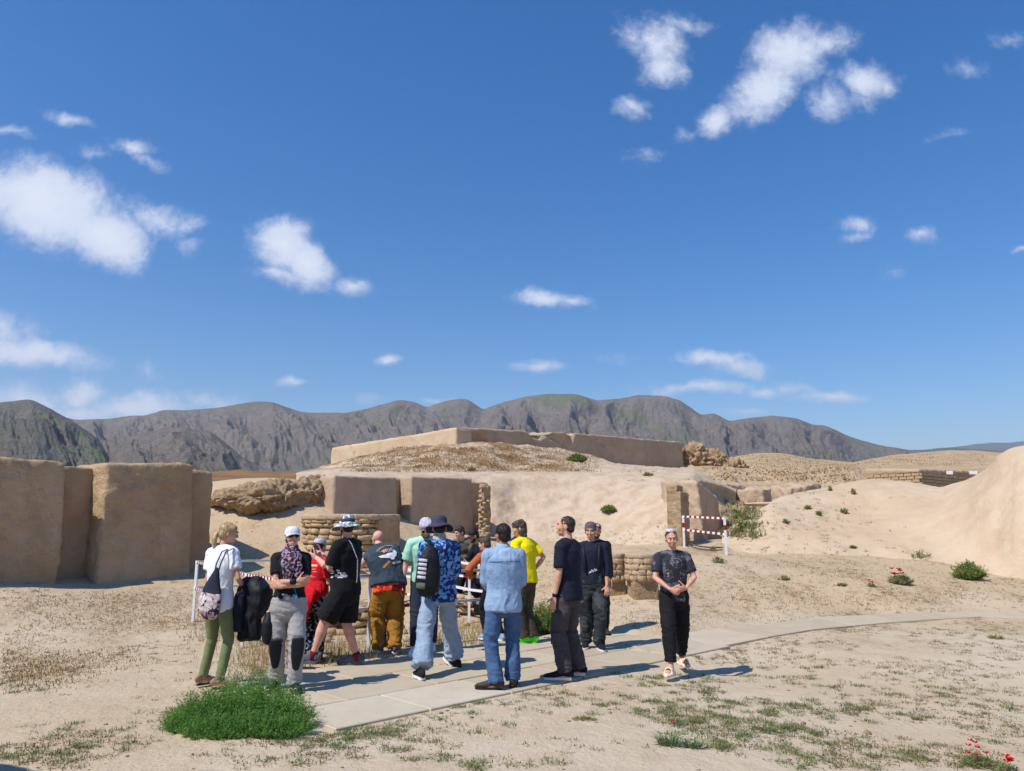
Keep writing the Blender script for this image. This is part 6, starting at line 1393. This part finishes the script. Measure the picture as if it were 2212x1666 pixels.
# two stumps of brick columns on square bases ----------------------------------------
for j, (px, Yc, lab) in enumerate(((1320, 15.1, 'left stump of a round brick column on a broken square base, beside the beanie man'), (1388, 14.75, 'right stump of a round brick column, between its twin and the lone man'))):
    c_ = P(px, 1280, Yc); gz0 = float(gz(c_.x, c_.y)[0]); zb_ = zat(1253, Yc); zt_ = zat(1203, Yc)
    e = empty('column_stump', (c_.x, c_.y, gz0), label=lab, cat='column base', group='stumps of round brick columns', kind='thing')
    s_ = .30; q4 = [(c_.x + s_ * 1.12 * math.cos(math.radians(a)), c_.y + s_ * 1.12 * math.sin(math.radians(a))) for a in (-128, -38, 52, 142)]
    part('base_block', adobe([prism(q4, gz0 - .1, zb_)], .022, 2, .022, .18, 300 + j), M['crumble'], e)
    part('core', adobe([prism([(c_.x + .27 * math.cos(2 * math.pi * i / 24), c_.y + .27 * math.sin(2 * math.pi * i / 24)) for i in range(24)], zb_ - .05, zt_)], .03, 2, .01, .2, 305 + j), M['mortar'], e)
    part('plaster_cap', adobe([prism([(c_.x + .315 * math.cos(2 * math.pi * i / 24), c_.y + .315 * math.sin(2 * math.pi * i / 24)) for i in range(24)], zt_ - .03, zt_ + .07)], .022, 3, .015, .2, 307 + j), M['wall2'], e)
    nr = 4; g = random.Random(j)
    for k in range(nr):
        z = zb_ + (zt_ - .03 - zb_) * (k + .5) / nr; a = g.uniform(0, 1)
        while a < 2 * math.pi + .2:
            w_ = g.uniform(.16, .30); da = w_ / .30; o = bpy.data.objects.new('brick', BR[g.randrange(8)]); COL.objects.link(o); o.parent = e
            o.location = (.265 * math.cos(a + da / 2), .265 * math.sin(a + da / 2), z - gz0); o.rotation_euler = (g.uniform(-.1, .1), g.uniform(-.1, .1), a + da / 2 + math.pi / 2); o.scale = (w_ / .33, .55, .115 / .115 * .98); a += da

# excavated brick base inside the fence --------------------------------------------------
def brick_heap(c_, r, h, label, seed, rows=4):
    gz0 = float(gz(c_.x, c_.y)[0]); e = empty('column_stump', (c_.x, c_.y, gz0), label=label, cat='column base', kind='thing'); g = random.Random(seed)
    part('core', adobe([prism([(c_.x + r * .86 * math.cos(2 * math.pi * i / 24), c_.y + r * .86 * math.sin(2 * math.pi * i / 24)) for i in range(24)], gz0 - .2, gz0 + h * .93)], .04, 3, .06, .25, seed), M['crumble'], e)
    for k in range(rows):
        a = g.uniform(0, 1)
        while a < 2 * math.pi + .1:
            w_ = g.uniform(.22, .36); da = w_ / r
            if g.random() > .12:
                o = bpy.data.objects.new('brick', BR[g.randrange(8)]); COL.objects.link(o); o.parent = e; rr_ = r * .9 + g.uniform(-.05, .05)
                o.location = (rr_ * math.cos(a + da / 2), rr_ * math.sin(a + da / 2), h * (k + .5) / rows); o.rotation_euler = (g.uniform(-.12, .12), g.uniform(-.12, .12), a + da / 2 + math.pi / 2 + g.uniform(-.1, .1)); o.scale = (w_ / .33, 1, h / rows / .12)
            a += da
    return e
hc_ = (fA + fP + fQ + fB) / 4
brick_heap(G0(750, 1358), .62, .46, 'low round base of crumbling bricks inside the white fence', 411)
g = random.Random(77); rub = []
for i in range(46):
    q = G0(750, 1358) + Vector((g.gauss(0, .8), g.gauss(0, .6), 0)); q.z = float(gz(q.x, q.y)[0]); rub.append(q)
rb = empty('brick_rubble', tuple(G0(750, 1358)), label='loose broken bricks strewn round the low brick base inside the fence', cat='rubble', kind='thing')
for q in rub:
    o = bpy.data.objects.new('brick', BR[g.randrange(8)]); COL.objects.link(o); o.parent = rb; s_ = g.uniform(.3, .8); o.location = q - rb.location + UP * .03; o.rotation_euler = (g.uniform(-.5, .5), g.uniform(-.5, .5), g.uniform(0, 6)); o.scale = (s_, s_ * 1.1, s_ * 1.2)
brick_heap(P(1030, 1325, 15.0), .5, .32, 'low brick remains behind the leaning men, inside the fence', 412, 3)

# small far stump in the gully
c_ = P(1868, 1100, 30) if False else P(1882, 1100, 29); c_ = P(1663, 1108, 27.0)
V = []; e = empty('column_stump', tuple(P(1658, 1108, 26)), label='small banded brick stump far off in the gully right of the bastion', cat='column base', kind='thing')
for k in range(5):
    q = P(1662, 1104 - 3.1 * k, 26); mobj('course', *loft([q, q + UP * .042], [(.20 + .01 * (k % 2),) * 2] * 2, Vector((1, 0, 0)), 16, 'flat', 'flat'), M['wall2'], e)
q = P(1655, 1089, 26); part('cap', adobe([ell(q, (.75, .5, .07))], .035, 2, .02, .3, 415), M['slope'], e)

# unseen wall added left of the photographer to cast the lower left shadow
w0, w1 = Vector((-6.6, 5.05, 0)), Vector((-3.2, 3.45, 0)); wd = (w1 - w0).normalized(); wn_ = Vector((wd.y, -wd.x, 0)) if wd.y < 0 else Vector((-wd.y, wd.x, 0))
me = adobe([prism([tuple(q.to_2d()) for q in (w0, w0 - Vector((.5, 1.1, 0)), w1 - Vector((.5, 1.1, 0)), w1)], -.2, 2.95)], .07, 5, .05, .9, 421)
bld('mud_wall', me, M['wall'], tuple((w0 + w1) / 2), label='unseen plastered mud wall added out of view at the lower left to cast a shadow', cat='wall', kind='thing')

# ------------------------------------------------------------------ plants
def leafm(name, c, c2, tr=.25):
    b = MB(name); n = b.noise(6, 3); oi = b.n.new('ShaderNodeObjectInfo'); colr = b.mix(b.rng(n, .35, .65), c, c2); n2 = b.noise(90, 1); colr = b.mix(b.rng(n2, .4, .6, 0, .5), colr, C3(c, 1.5))
    b.done(colr, .7, None); t = b.n.new('ShaderNodeBsdfTranslucent'); b.l.new(colr, t.inputs[0]); mx = b.n.new('ShaderNodeMixShader'); mx.inputs[0].default_value = tr
    b.l.new(b.b.outputs[0], mx.inputs[1]); b.l.new(t.outputs[0], mx.inputs[2]); b.l.new(mx.outputs[0], b.n['Material Output'].inputs[0]); return b.m
M['leaf'] = leafm('fresh_green_leaf', S(104,144,66), S(78,118,50), .4); M['leaf2'] = leafm('grey_green_leaf', S(128,144,104), S(104,122,84), .35); M['leaf3'] = leafm('olive_leaf', S(132,136,80), S(106,110,62), .35)
M['drygrass'] = leafm('dry_grass', S(176,146,96), S(142,112,68)); M['leafd'] = leafm('dark_olive_leaf', S(84,88,52), S(66,72,42), .3); M['brownweed'] = leafm('brown_weed', S(140,116,82), S(106,90,60)); M['petal'] = leafm('poppy_petal', S(196,30,24), S(170,18,16)); M['petalw'] = leafm('white_petal', S(226,226,200), S(206,206,180))
TB = []
for nm_, ob_ in (('m', mo), ):
    pass
def obv(o):
    me = o.data; v = vget(me) + np.array(o.location); n = len(me.polygons); idx = np.empty(n * 4, np.int32); me.loops.foreach_get('vertex_index', idx); return v, idx.reshape(-1, 4)
terr = [o for o in COL.objects if o.get('kind') == 'structure' and o.name.split('.')[0] in ('earth_mound', 'mud_slope', 'gully_bank', 'dune')]
TB = []
for o in terr: v, f_ = obv(o); TB.append(BVHTree.FromPolygons(v.tolist(), f_.tolist()))
def onscene(px, py):
    """nearest terrain point seen at picture position (px, py)"""
    o = Vector((0, 0, CAMH)); d = (P(px, py, 10) - o).normalized(); best = None
    for t in TB:
        h = t.ray_cast(o, d, 200)
        if h[0] is not None and (best is None or h[3] < best[1]): best = (h[0], h[3])
    if SP + (CY - py) / FPX * CP < -.02:
        g_ = gpt(px, py); dg_ = (g_ - o).length
        if g_.y < 33.9 * .98 and (best is None or dg_ < best[1]): best = (g_, dg_)
    return best[0] if best else None
def tris(name, V, mat, parent=None, origin=None, midx=None, **k):
    V = np.asarray(V, float).reshape(-1, 3); og = parent.location if parent is not None else (origin or (0, 0, 0)); me = fast_mesh(name, V - np.array(og), np.arange(len(V)).reshape(-1, 3))
    o = link(name, me, mat, parent, None if parent is not None else tuple(og), False, **k)
    if midx is not None: me.polygons.foreach_set('material_index', np.asarray(midx, np.int32)[:len(me.polygons)])
    return o
def sprigs(c_, rx, ry, h, n, leaf, lw, g, dens=12, spread=.6, power=.5):
    out = []
    for i in range(n):
        a = g.uniform(0, 2 * math.pi); r = math.sqrt(g.random()); x, y = r * math.cos(a), r * math.sin(a)
        hh = h * (1 - r ** 2.2 * .65) * g.uniform(.55, 1.08); b0 = Vector((c_.x + x * rx * .8, c_.y + y * ry * .8, c_.z)); 
        tip = b0 + Vector((x * rx * spread * .45 + g.gauss(0, .04 * h / .3), y * ry * spread * .45 + g.gauss(0, .04 * h / .3), hh)); d = tip - b0
        for k in range(dens):
            t = (k + g.random()) / dens; t = t ** power; p = b0 + d * t; az = g.uniform(0, 6.28); L = leaf * g.uniform(.6, 1.2); el = g.uniform(.1, 1.1)
            q = Vector((math.cos(az) * math.cos(el), math.sin(az) * math.cos(el), math.sin(el))); s = q.cross(Vector((g.gauss(0, 1), g.gauss(0, 1), g.gauss(0, 1)))).normalized() * lw
            out += [p - s * .5, p + s * .5, p + q * L]
    return out
def bush(name, px, py, wpx, hpx, label, cat, mat, n=300, leaf=.03, lw=.009, dens=12, seed=1, flowers=0, fm=None, at=None, ry=.75, group=None, fs=.02):
    c_ = at or onscene(px, py); k = c_.y / FPX * 1.0; rx = wpx / 2 * k * .9; h = hpx * k; n = int(n * .62); g = random.Random(seed); e = empty(name, tuple(c_), label=label, cat=cat, group=group)
    tris('foliage', sprigs(c_ - UP * .02, rx, rx * ry, h, n, leaf, lw, g, dens, 1.3), [mat, M['leaf3'], M['drygrass']], e, midx=np.random.default_rng(seed).choice([0, 0, 0, 1, 2], n * dens))
    st = []
    for i in range(14):
        a = g.uniform(0, 6.28); b0 = c_ + Vector((math.cos(a) * rx * .3, math.sin(a) * rx * ry * .3, -.02)); t_ = c_ + Vector((math.cos(a) * rx * .6, math.sin(a) * rx * ry * .6, h * .6)); s_ = Vector((.004, .002, 0)); st += [b0 - s_, b0 + s_, t_]
    tris('stem', st, M['brownweed'], e)
    for i in range(flowers):
        a = g.uniform(0, 6.28); r = g.uniform(.2, 1.0); p = c_ + Vector((math.cos(a) * rx * r, math.sin(a) * rx * ry * r - .02, h * g.uniform(.8, 1.5))); V = []
        for j in range(5):
            a0 = j * 1.256 + g.random() * .3; a1 = a0 + 1.1; u0 = Vector((math.cos(a0), math.sin(a0), .5)) * fs; u1 = Vector((math.cos(a1), math.sin(a1), .5)) * fs; V += [p, p + u0, p + u1, p + u0, p + (u0 + u1) * .62 + UP * .004, p + u1]
        f_ = tris('flower', V, fm or M['petal'], e); s_ = Vector((.002, 0, 0)); b0 = Vector((p.x - math.cos(a) * .02, p.y, c_.z)); tris('stalk', [b0 - s_, b0 + s_, p], M['leaf2'], f_) if False else None
        if i < 12: tris('stalk', [b0 - s_, b0 + s_, p], M['leaf2'], e)
    return e
big = G0(508, 1560)
e = empty('green_bush', tuple(big), label='large feathery bright green bush at the feet of the blonde woman', cat='bush')
g = random.Random(4); LV = []
for (px, py, wp, hp, n) in ((415,1582,100,52,500),(455,1566,130,72,700),(515,1566,150,70,800),(570,1552,130,84,900),(618,1570,90,66,450),(470,1594,120,46,500),(550,1590,130,50,560),(600,1594,90,40,240),(392,1572,50,40,120),(648,1584,50,36,110),(500,1535,110,60,260)):
    c_ = G0(px, py); k = c_.y / FPX; LV += sprigs(c_, wp / 2 * k * 1.05, wp / 2 * k * .6, hp * k * 1.08, n, .028, .0075, g, 12, 1.15, .8)
tris('foliage', LV, M['leaf'], e)
for i in range(10):
    a = g.uniform(0, 6.28); p = big + Vector((g.uniform(-.5, .5), g.uniform(-.35, .2), g.uniform(.25, .36))); V = []
    for j in range(5): a0 = j * 1.256; V += [p, p + Vector((math.cos(a0), math.sin(a0), .3)) * .011, p + Vector((math.cos(a0 + 1), math.sin(a0 + 1), .3)) * .011]
    tris('flower', V, M['petalw'] if i else M['petal'], e)
# wispy seed heads behind it
c_ = G0(527, 1500); e = empty('tall_weed', tuple(c_), label='thin wispy weed with pale seed heads between the two women', cat='weed'); V = []; W = []
for i in range(70):
    b0 = c_ + Vector((g.uniform(-.22, .24), g.uniform(-.12, .12), 0)); t_ = b0 + Vector((g.gauss(0, .05), g.gauss(0, .04), g.uniform(.14, .30))); s_ = Vector((.0022, .001, 0)); V += [b0 - s_, b0 + s_, t_]
    for k in range(9):
        p = b0.lerp(t_, g.uniform(.4, 1)); q = Vector((g.gauss(0, 1), g.gauss(0, 1), g.uniform(.2, 1.6))).normalized(); s_ = q.orthogonal().normalized() * .004; W += [p - s_, p + s_, p + q * g.uniform(.02, .04)]
tris('stem', V, M['leaf3'], e); tris('seed_head', W, M['leaf2'], e, kind='stuff')
bush('green_bush', 1176, 1366, 70, 62, 'bright green bush behind the green clogs, beside the path', 'bush', M['leaf'], 1100, .05, .014, 14, 12, ry=.9)
bush('green_bush', 1247, 998, 34, 18, 'round green bush high on the mound below the rampart', 'bush', M['leaf'], 420, .12, .04, 12, 13)
bush('green_bush', 1315, 1106, 26, 16, 'small green bush halfway up the smooth mud bank', 'bush', M['leaf'], 300, .07, .025, 12, 14)
bush('green_bush', 2094, 1252, 50, 40, 'green bush at the foot of the right hand slope', 'bush', M['leaf'], 700, .06, .018, 14, 15)
bush('poppy_plant', 1945, 1262, 42, 22, 'weedy plant with red poppies on the sand below the right slope', 'poppy', M['leaf2'], 360, .05, .014, 12, 16, flowers=9, fs=.055)
bush('poppy_plant', 1882, 1268, 12, 10, 'tiny plant with a single red poppy left of the larger poppies', 'poppy', M['leaf2'], 50, .04, .012, 8, 17, flowers=2, fs=.05)
bush('poppy_plant', 2112, 1658, 52, 30, 'grey-green poppy plant with six red flowers at the lower right', 'poppy', M['leaf2'], 420, .022, .006, 12, 18, flowers=7, fs=.022)
bush('poppy_plant', 2170, 1668, 40, 20, 'poppy plant with large red flowers, cut by the lower right edge', 'poppy', M['leaf2'], 160, .022, .006, 10, 19, flowers=6, fs=.026)
bush('poppy_plant', 1456, 1566, 14, 6, 'single red poppy among the grass tufts at lower middle', 'poppy', M['leaf3'], 30, .02, .006, 8, 20, flowers=1, fs=.02)
def spiky(px, py, w, h, label, n, mat, seed, wd=.012):
    c_ = onscene(px, py); k = c_.y / FPX; g = random.Random(seed); V = []
    for i in range(n):
        a = g.uniform(0, 6.28); r = g.random() ** .5; b0 = c_ + Vector((math.cos(a) * r * w * k * .32, math.sin(a) * r * w * k * .22, -.005)); hh = h * k * g.uniform(.5, 1.1)
        m_ = b0 + Vector((math.cos(a) * hh * .45, math.sin(a) * hh * .45, hh * .75)); t_ = b0 + Vector((math.cos(a) * hh * 1.2, math.sin(a) * hh * 1.2, hh * g.uniform(.7, 1.1))); s_ = Vector((-math.sin(a), math.cos(a), 0)) * wd / 2; V += [b0 - s_, b0 + s_, m_ - s_ * .8, b0 + s_, m_ + s_ * .8, m_ - s_ * .8, m_ - s_ * .8, m_ + s_ * .8, t_]
    e = empty('spiky_plant', tuple(c_), label=label, cat='plant'); tris('leaves', V, mat, e)
spiky(1445, 1612, 62, 26, 'spiky grey-green plant among the grass tufts, left of its smaller twin', 90, M['leaf2'], 31)
spiky(1496, 1616, 48, 20, 'smaller spiky grey-green plant, right of its larger twin', 60, M['leaf2'], 32)
bush('low_weed', 1655, 1582, 62, 12, 'low spreading grey-green weed right of the spiky plants', 'weed', M['leaf2'], 240, .022, .007, 10, 33)
bush('low_weed', 1700, 1576, 44, 14, 'low weed with dry stalks at the right end of the spreading weed', 'weed', M['leaf2'], 170, .022, .007, 10, 34)
bush('low_weed', 1262, 1556, 46, 10, 'flat green weed in front of the navy T-shirt man, on bare sand', 'weed', M['leaf3'], 200, .02, .006, 10, 35)
for i, (px, py, w, h, m_) in enumerate(((1587,1107,12,9,'leaf2'),(1598,1120,18,11,'leaf'),(1606,1138,20,12,'leaf3'),(1596,1150,16,10,'leaf3'),(1612,1122,14,9,'leaf3'),(1582,1090,10,8,'leaf2'))):
    bush('gully_weed', px, py, w, h, ('lowest','middle','larger','bottom','rear','topmost')[i] + ' green weed growing down the gully right of the bastion', 'weed', M[m_], 90, .07, .025, 10, 40 + i, group='weeds in the gully')
for i, (px, py, w, h, m_, lb) in enumerate(((1770,1114,10,11,'leaf','small green shrub on the bare right slope'),(1823,1109,11,14,'leaf2','grey tufted shrub right of the green one on the slope'),(1793,1060,4,10,'leaf2','thin upright twig on the ridge of the right slope'),
      (1844,1068,5,14,'leaf2','taller dark twig on the ridge, right of the thin one'),(1745,1100,12,10,'leaf3','sparse olive weed left of the green shrub on the slope'),(1697,1130,9,10,'leaf2','grey weed low on the left of the right slope'),(1843,1184,10,7,'leaf','small green weed at the foot of the slope'),
      (1552,1216,24,16,'leaf2','grey-green weed in front of the barrier'),(1694,1253,20,12,'leaf3','olive weed on the dry grass right of the lone man'),(1988,1205,34,18,'leaf2','leafy grey weed at the edge below the right slope'),(1818,1266,16,9,'leaf3','small weed left of the poppies'),
      (1985,1556,26,14,'leaf3','grass clump alone on the sand at lower right'),(2150,1380,30,12,'leaf3','flat weed by the footpath at the right'),(1540,1190,12,10,'leaf2','weed between the bent pipes'),(1020,1018,16,12,'leaf3','weed on the edge above the crumbled pilaster'),(1400,1028,18,9,'leaf3','weed above the pillar on the mound edge'))):
    bush('small_weed', px, py, w, h, lb, 'weed', M[m_], 42, max(.02, onscene(px, py).y * .0032), max(.006, onscene(px, py).y * .0011), 9, 60 + i)

# grass nobody could count --------------------------------------------------------------
def blades(name, pts, hmin, hmax, wd, mats, seed, lean=.5, per=1, rad=0.0):
    g = np.random.default_rng(seed); P_ = np.repeat(np.asarray(pts, float), per, 0); n = len(P_)
    P_[:, :2] += g.normal(0, 1, (n, 2)) * rad; P_[:, 2] = P_[:, 2] - .004
    h = g.uniform(hmin, hmax, n); a = g.uniform(0, 2 * np.pi, n); l = g.uniform(0, lean, n); t = P_ + np.stack([np.cos(a) * l * h * 1.6, np.sin(a) * l * h * 1.6, h * (1 - l * .5)], 1)
    b2 = a + np.pi / 2; s = np.stack([np.cos(b2), np.sin(b2), b2 * 0], 1) * (wd * (h / hmax) ** .3)[:, None] * .5 if np.ndim(wd) else np.stack([np.cos(b2), np.sin(b2), b2 * 0], 1) * wd * .5
    V = np.stack([P_ - s, P_ + s, t], 1).reshape(-1, 3); return tris(name, V, [M[m_] for m_ in mats], midx=g.integers(0, len(mats), n), kind='stuff')
def region(n, f, seed, x0, x1, y0, y1):
    """points on the ground with picture position inside a box, kept with probability f(px, py, noise)"""
    g = np.random.default_rng(seed); n = int(n * 2500 * 560 / ((x1 - x0) * (y1 - y0))); y = 1 / g.uniform(1 / 25.5, 1 / 5.4, n); x = g.uniform(-.76, .76, n) * y; z = gz(x, y)
    dp = y * CP + (z - CAMH) * SP; px = CX + FPX * x / dp; py = CY - FPX * ((z - CAMH) * CP - y * SP) / dp
    Q = np.stack([x, y, z], 1); ok = (px > x0) & (px < x1) & (py > y0) & (py < y1); x, y, z, px, py, Q = x[ok], y[ok], z[ok], px[ok], py[ok], Q[ok]; n = len(x); ok = np.ones(n, bool)
    keep = g.random(n) < f(px, py, fbm(Q / .9, 4, 500), fbm(Q / .25, 2, 501)); pv = path_v(x, y); s = PATH_D[0] * (x - PATH_A.x) + PATH_D[1] * (y - PATH_A.y)
    onp = (pv > -.02) & (pv < 2.65) & (s > -.6) & (s < 6.2); return Q[ok & keep & ~onp]
def gau(px, py, cx, cy, sx, sy): return np.exp(-((px - cx) / sx) ** 2 - ((py - cy) / sy) ** 2)
f1 = lambda px, py, a, b_: np.clip(.9 * (3.2 * gau(px, py, 300, 1318, 240, 26) + .9 * gau(px, py, 60, 1425, 160, 55) + 1.5 * gau(px, py, 1780, 1285, 260, 24) + .7 * gau(px, py, 1850, 1235, 360, 30) + .8 * gau(px, py, 1220, 1235, 110, 60) * (py > 1180) + .5 * gau(px, py, 1560, 1340, 300, 20) + .3 * gau(px, py, 2050, 1290, 120, 20)) * (1.2 + 2.4 * a), 0, 1)
Q = region(120000, f1, 1, 0, 2212, 1180, 1500); blades('dry_grass', Q, .012, .055, .013, ['drygrass', 'brownweed', 'brownweed'], 2, 1.1, 2, .03)
f2 = lambda px, py, a, b_: np.clip((gau(px, py, 1010, 1375, 55, 24) * 2 + gau(px, py, 720, 1410, 90, 22) * 1.6 + gau(px, py, 575, 1420, 60, 40) * 1.2 + gau(px, py, 500, 1365, 80, 30) + gau(px, py, 940, 1390, 60, 15) * 1.5), 0, 1)
Q = region(9000, f2, 3, 380, 1140, 1300, 1470); blades('dry_grass', Q, .06, .20, .008, ['drygrass', 'leaf3', 'drygrass', 'brownweed'], 4, .7, 2, .04)
f3 = lambda px, py, a, b_: np.clip((.55 * gau(px, py, 1420, 1570, 330, 75) + .5 * gau(px, py, 1250, 1640, 420, 40) + .6 * gau(px, py, 1680, 1500, 260, 60) * .6 + .9 * gau(px, py, 740, 1570, 60, 14) * 1.5 + .10) * np.clip(.5 + 2.0 * a, 0, 1.3) * .42, 0, 1)
Q = region(7500, f3, 5, 0, 2212, 1440, 1664); blades('grass_tufts', Q, .012, .05, .0085, ['leaf3', 'leaf2', 'leaf3', 'leafd'], 6, 1.3, 70, .042)
f4 = lambda px, py, a, b_: np.clip((.35 + 1.6 * gau(px, py, 1850, 1260, 420, 50) + .9 * gau(px, py, 1750, 1400, 500, 70) + .6 * gau(px, py, 250, 1290, 300, 20)) * np.clip(.4 + 1.8 * a, .05, 1.3), 0, 1)
Q = region(14000, f4, 7, 0, 2212, 1215, 1660); blades('grass_tufts', Q, .01, .04, .009, ['brownweed', 'leafd', 'brownweed', 'leaf3'], 8, 1.4, 24, .032)
# tufts on the mound's dry cap and the banks
def scatter_px(n, x0, x1, y0, y1, seed, f=None):
    g = random.Random(seed); out = []
    for _ in range(n):
        px, py = g.uniform(x0, x1), g.uniform(y0, y1)
        if f and g.random() > f(px, py): continue
        q = onscene(px, py)
        if q is not None: out.append(tuple(q))
    return out
Q = scatter_px(2200, 760, 1290, 966, 1020, 9); blades('dry_grass', Q, .03, .12, .03, ['brownweed', 'brownweed', 'brownweed', 'drygrass'], 10, 1.0, 6, .14)
Q = scatter_px(1500, 1540, 2130, 982, 1040, 11, lambda x, y: 1 if (x < 1850 or y < 1006) else 0); blades('dry_grass', Q, .05, .16, .09, ['brownweed', 'brownweed', 'drygrass'], 12, 1.0, 4, .3)
Q = scatter_px(420, 1600, 2000, 1060, 1205, 13, lambda x, y: .75 * math.exp(-((x - 1720) / 110) ** 2 - ((y - 1120) / 55) ** 2) + .12 + .5 * math.exp(-((y - 1195) / 10) ** 2)) + scatter_px(110, 1180, 1560, 1130, 1180, 14) + scatter_px(50, 1180, 1540, 1005, 1040, 15); blades('grass_tufts', Q, .02, .09, .016, ['brownweed', 'leaf3', 'leaf2'], 14, 1.2, 8, .045)
Q = scatter_px(130, 1560, 1640, 1080, 1160, 15); blades('grass_tufts', Q, .06, .2, .04, ['leaf3', 'leaf2', 'brownweed'], 16, .9, 16, .14)
# clods and pebbles
ico = bmesh.new(); bmesh.ops.create_icosphere(ico, subdivisions=1, radius=1); iv = np.array([v.co[:] for v in ico.verts]); ifa = np.array([[v.index for v in f.verts] for f in ico.faces]); ico.free()
f5 = lambda px, py, a, b_: np.clip(.35 + .9 * a + .5 * gau(px, py, 1700, 1420, 500, 100), .03, 1)
Q = np.concatenate([region(2800, f5, 21, 0, 2212, 1250, 1664), region(900, lambda px, py, a, b_: np.ones(len(px)), 22, 440, 720, 1120, 1230)]); g = np.random.default_rng(23); n = len(Q)
sz = np.clip(g.lognormal(-4.9, .55, n), .003, .035); sc3 = np.stack([sz * g.uniform(.8, 1.5, n), sz * g.uniform(.8, 1.5, n), sz * g.uniform(.45, .8, n)], 1)
V = Q[:, None, :] + iv[None] * sc3[:, None, :] * (1 + .35 * g.uniform(-1, 1, (n, len(iv), 1))); Fa = ifa[None] + (np.arange(n) * len(iv))[:, None, None]
link('pebbles', fast_mesh('pebbles', V.reshape(-1, 3), Fa.reshape(-1, 3)), [M['clod']], kind='stuff')

# the dry air between here and the mountains
hz_me = bpy.data.meshes.new('haze'); bm = bmesh.new(); bmesh.ops.create_cube(bm, size=1); bm.to_mesh(hz_me); bm.free()
hm = bpy.data.materials.new('air'); hm.use_nodes = True; hn = hm.node_tree; hn.nodes.remove(hn.nodes['Principled BSDF'])
pv = hn.nodes.new('ShaderNodeVolumePrincipled'); pv.inputs['Density'].default_value = 0.00005; pv.inputs['Color'].default_value = (.80, .87, 1, 1); pv.inputs['Anisotropy'].default_value = 0.2
hn.links.new(pv.outputs[0], hn.nodes['Material Output'].inputs['Volume']); hz_me.materials.append(hm)
hz = bpy.data.objects.new('haze', hz_me); COL.objects.link(hz); hz['kind'] = 'stuff'
hz.scale = (40000, 40000, 1900); hz.location = (0, 8000, 1900 / 2 - 350)
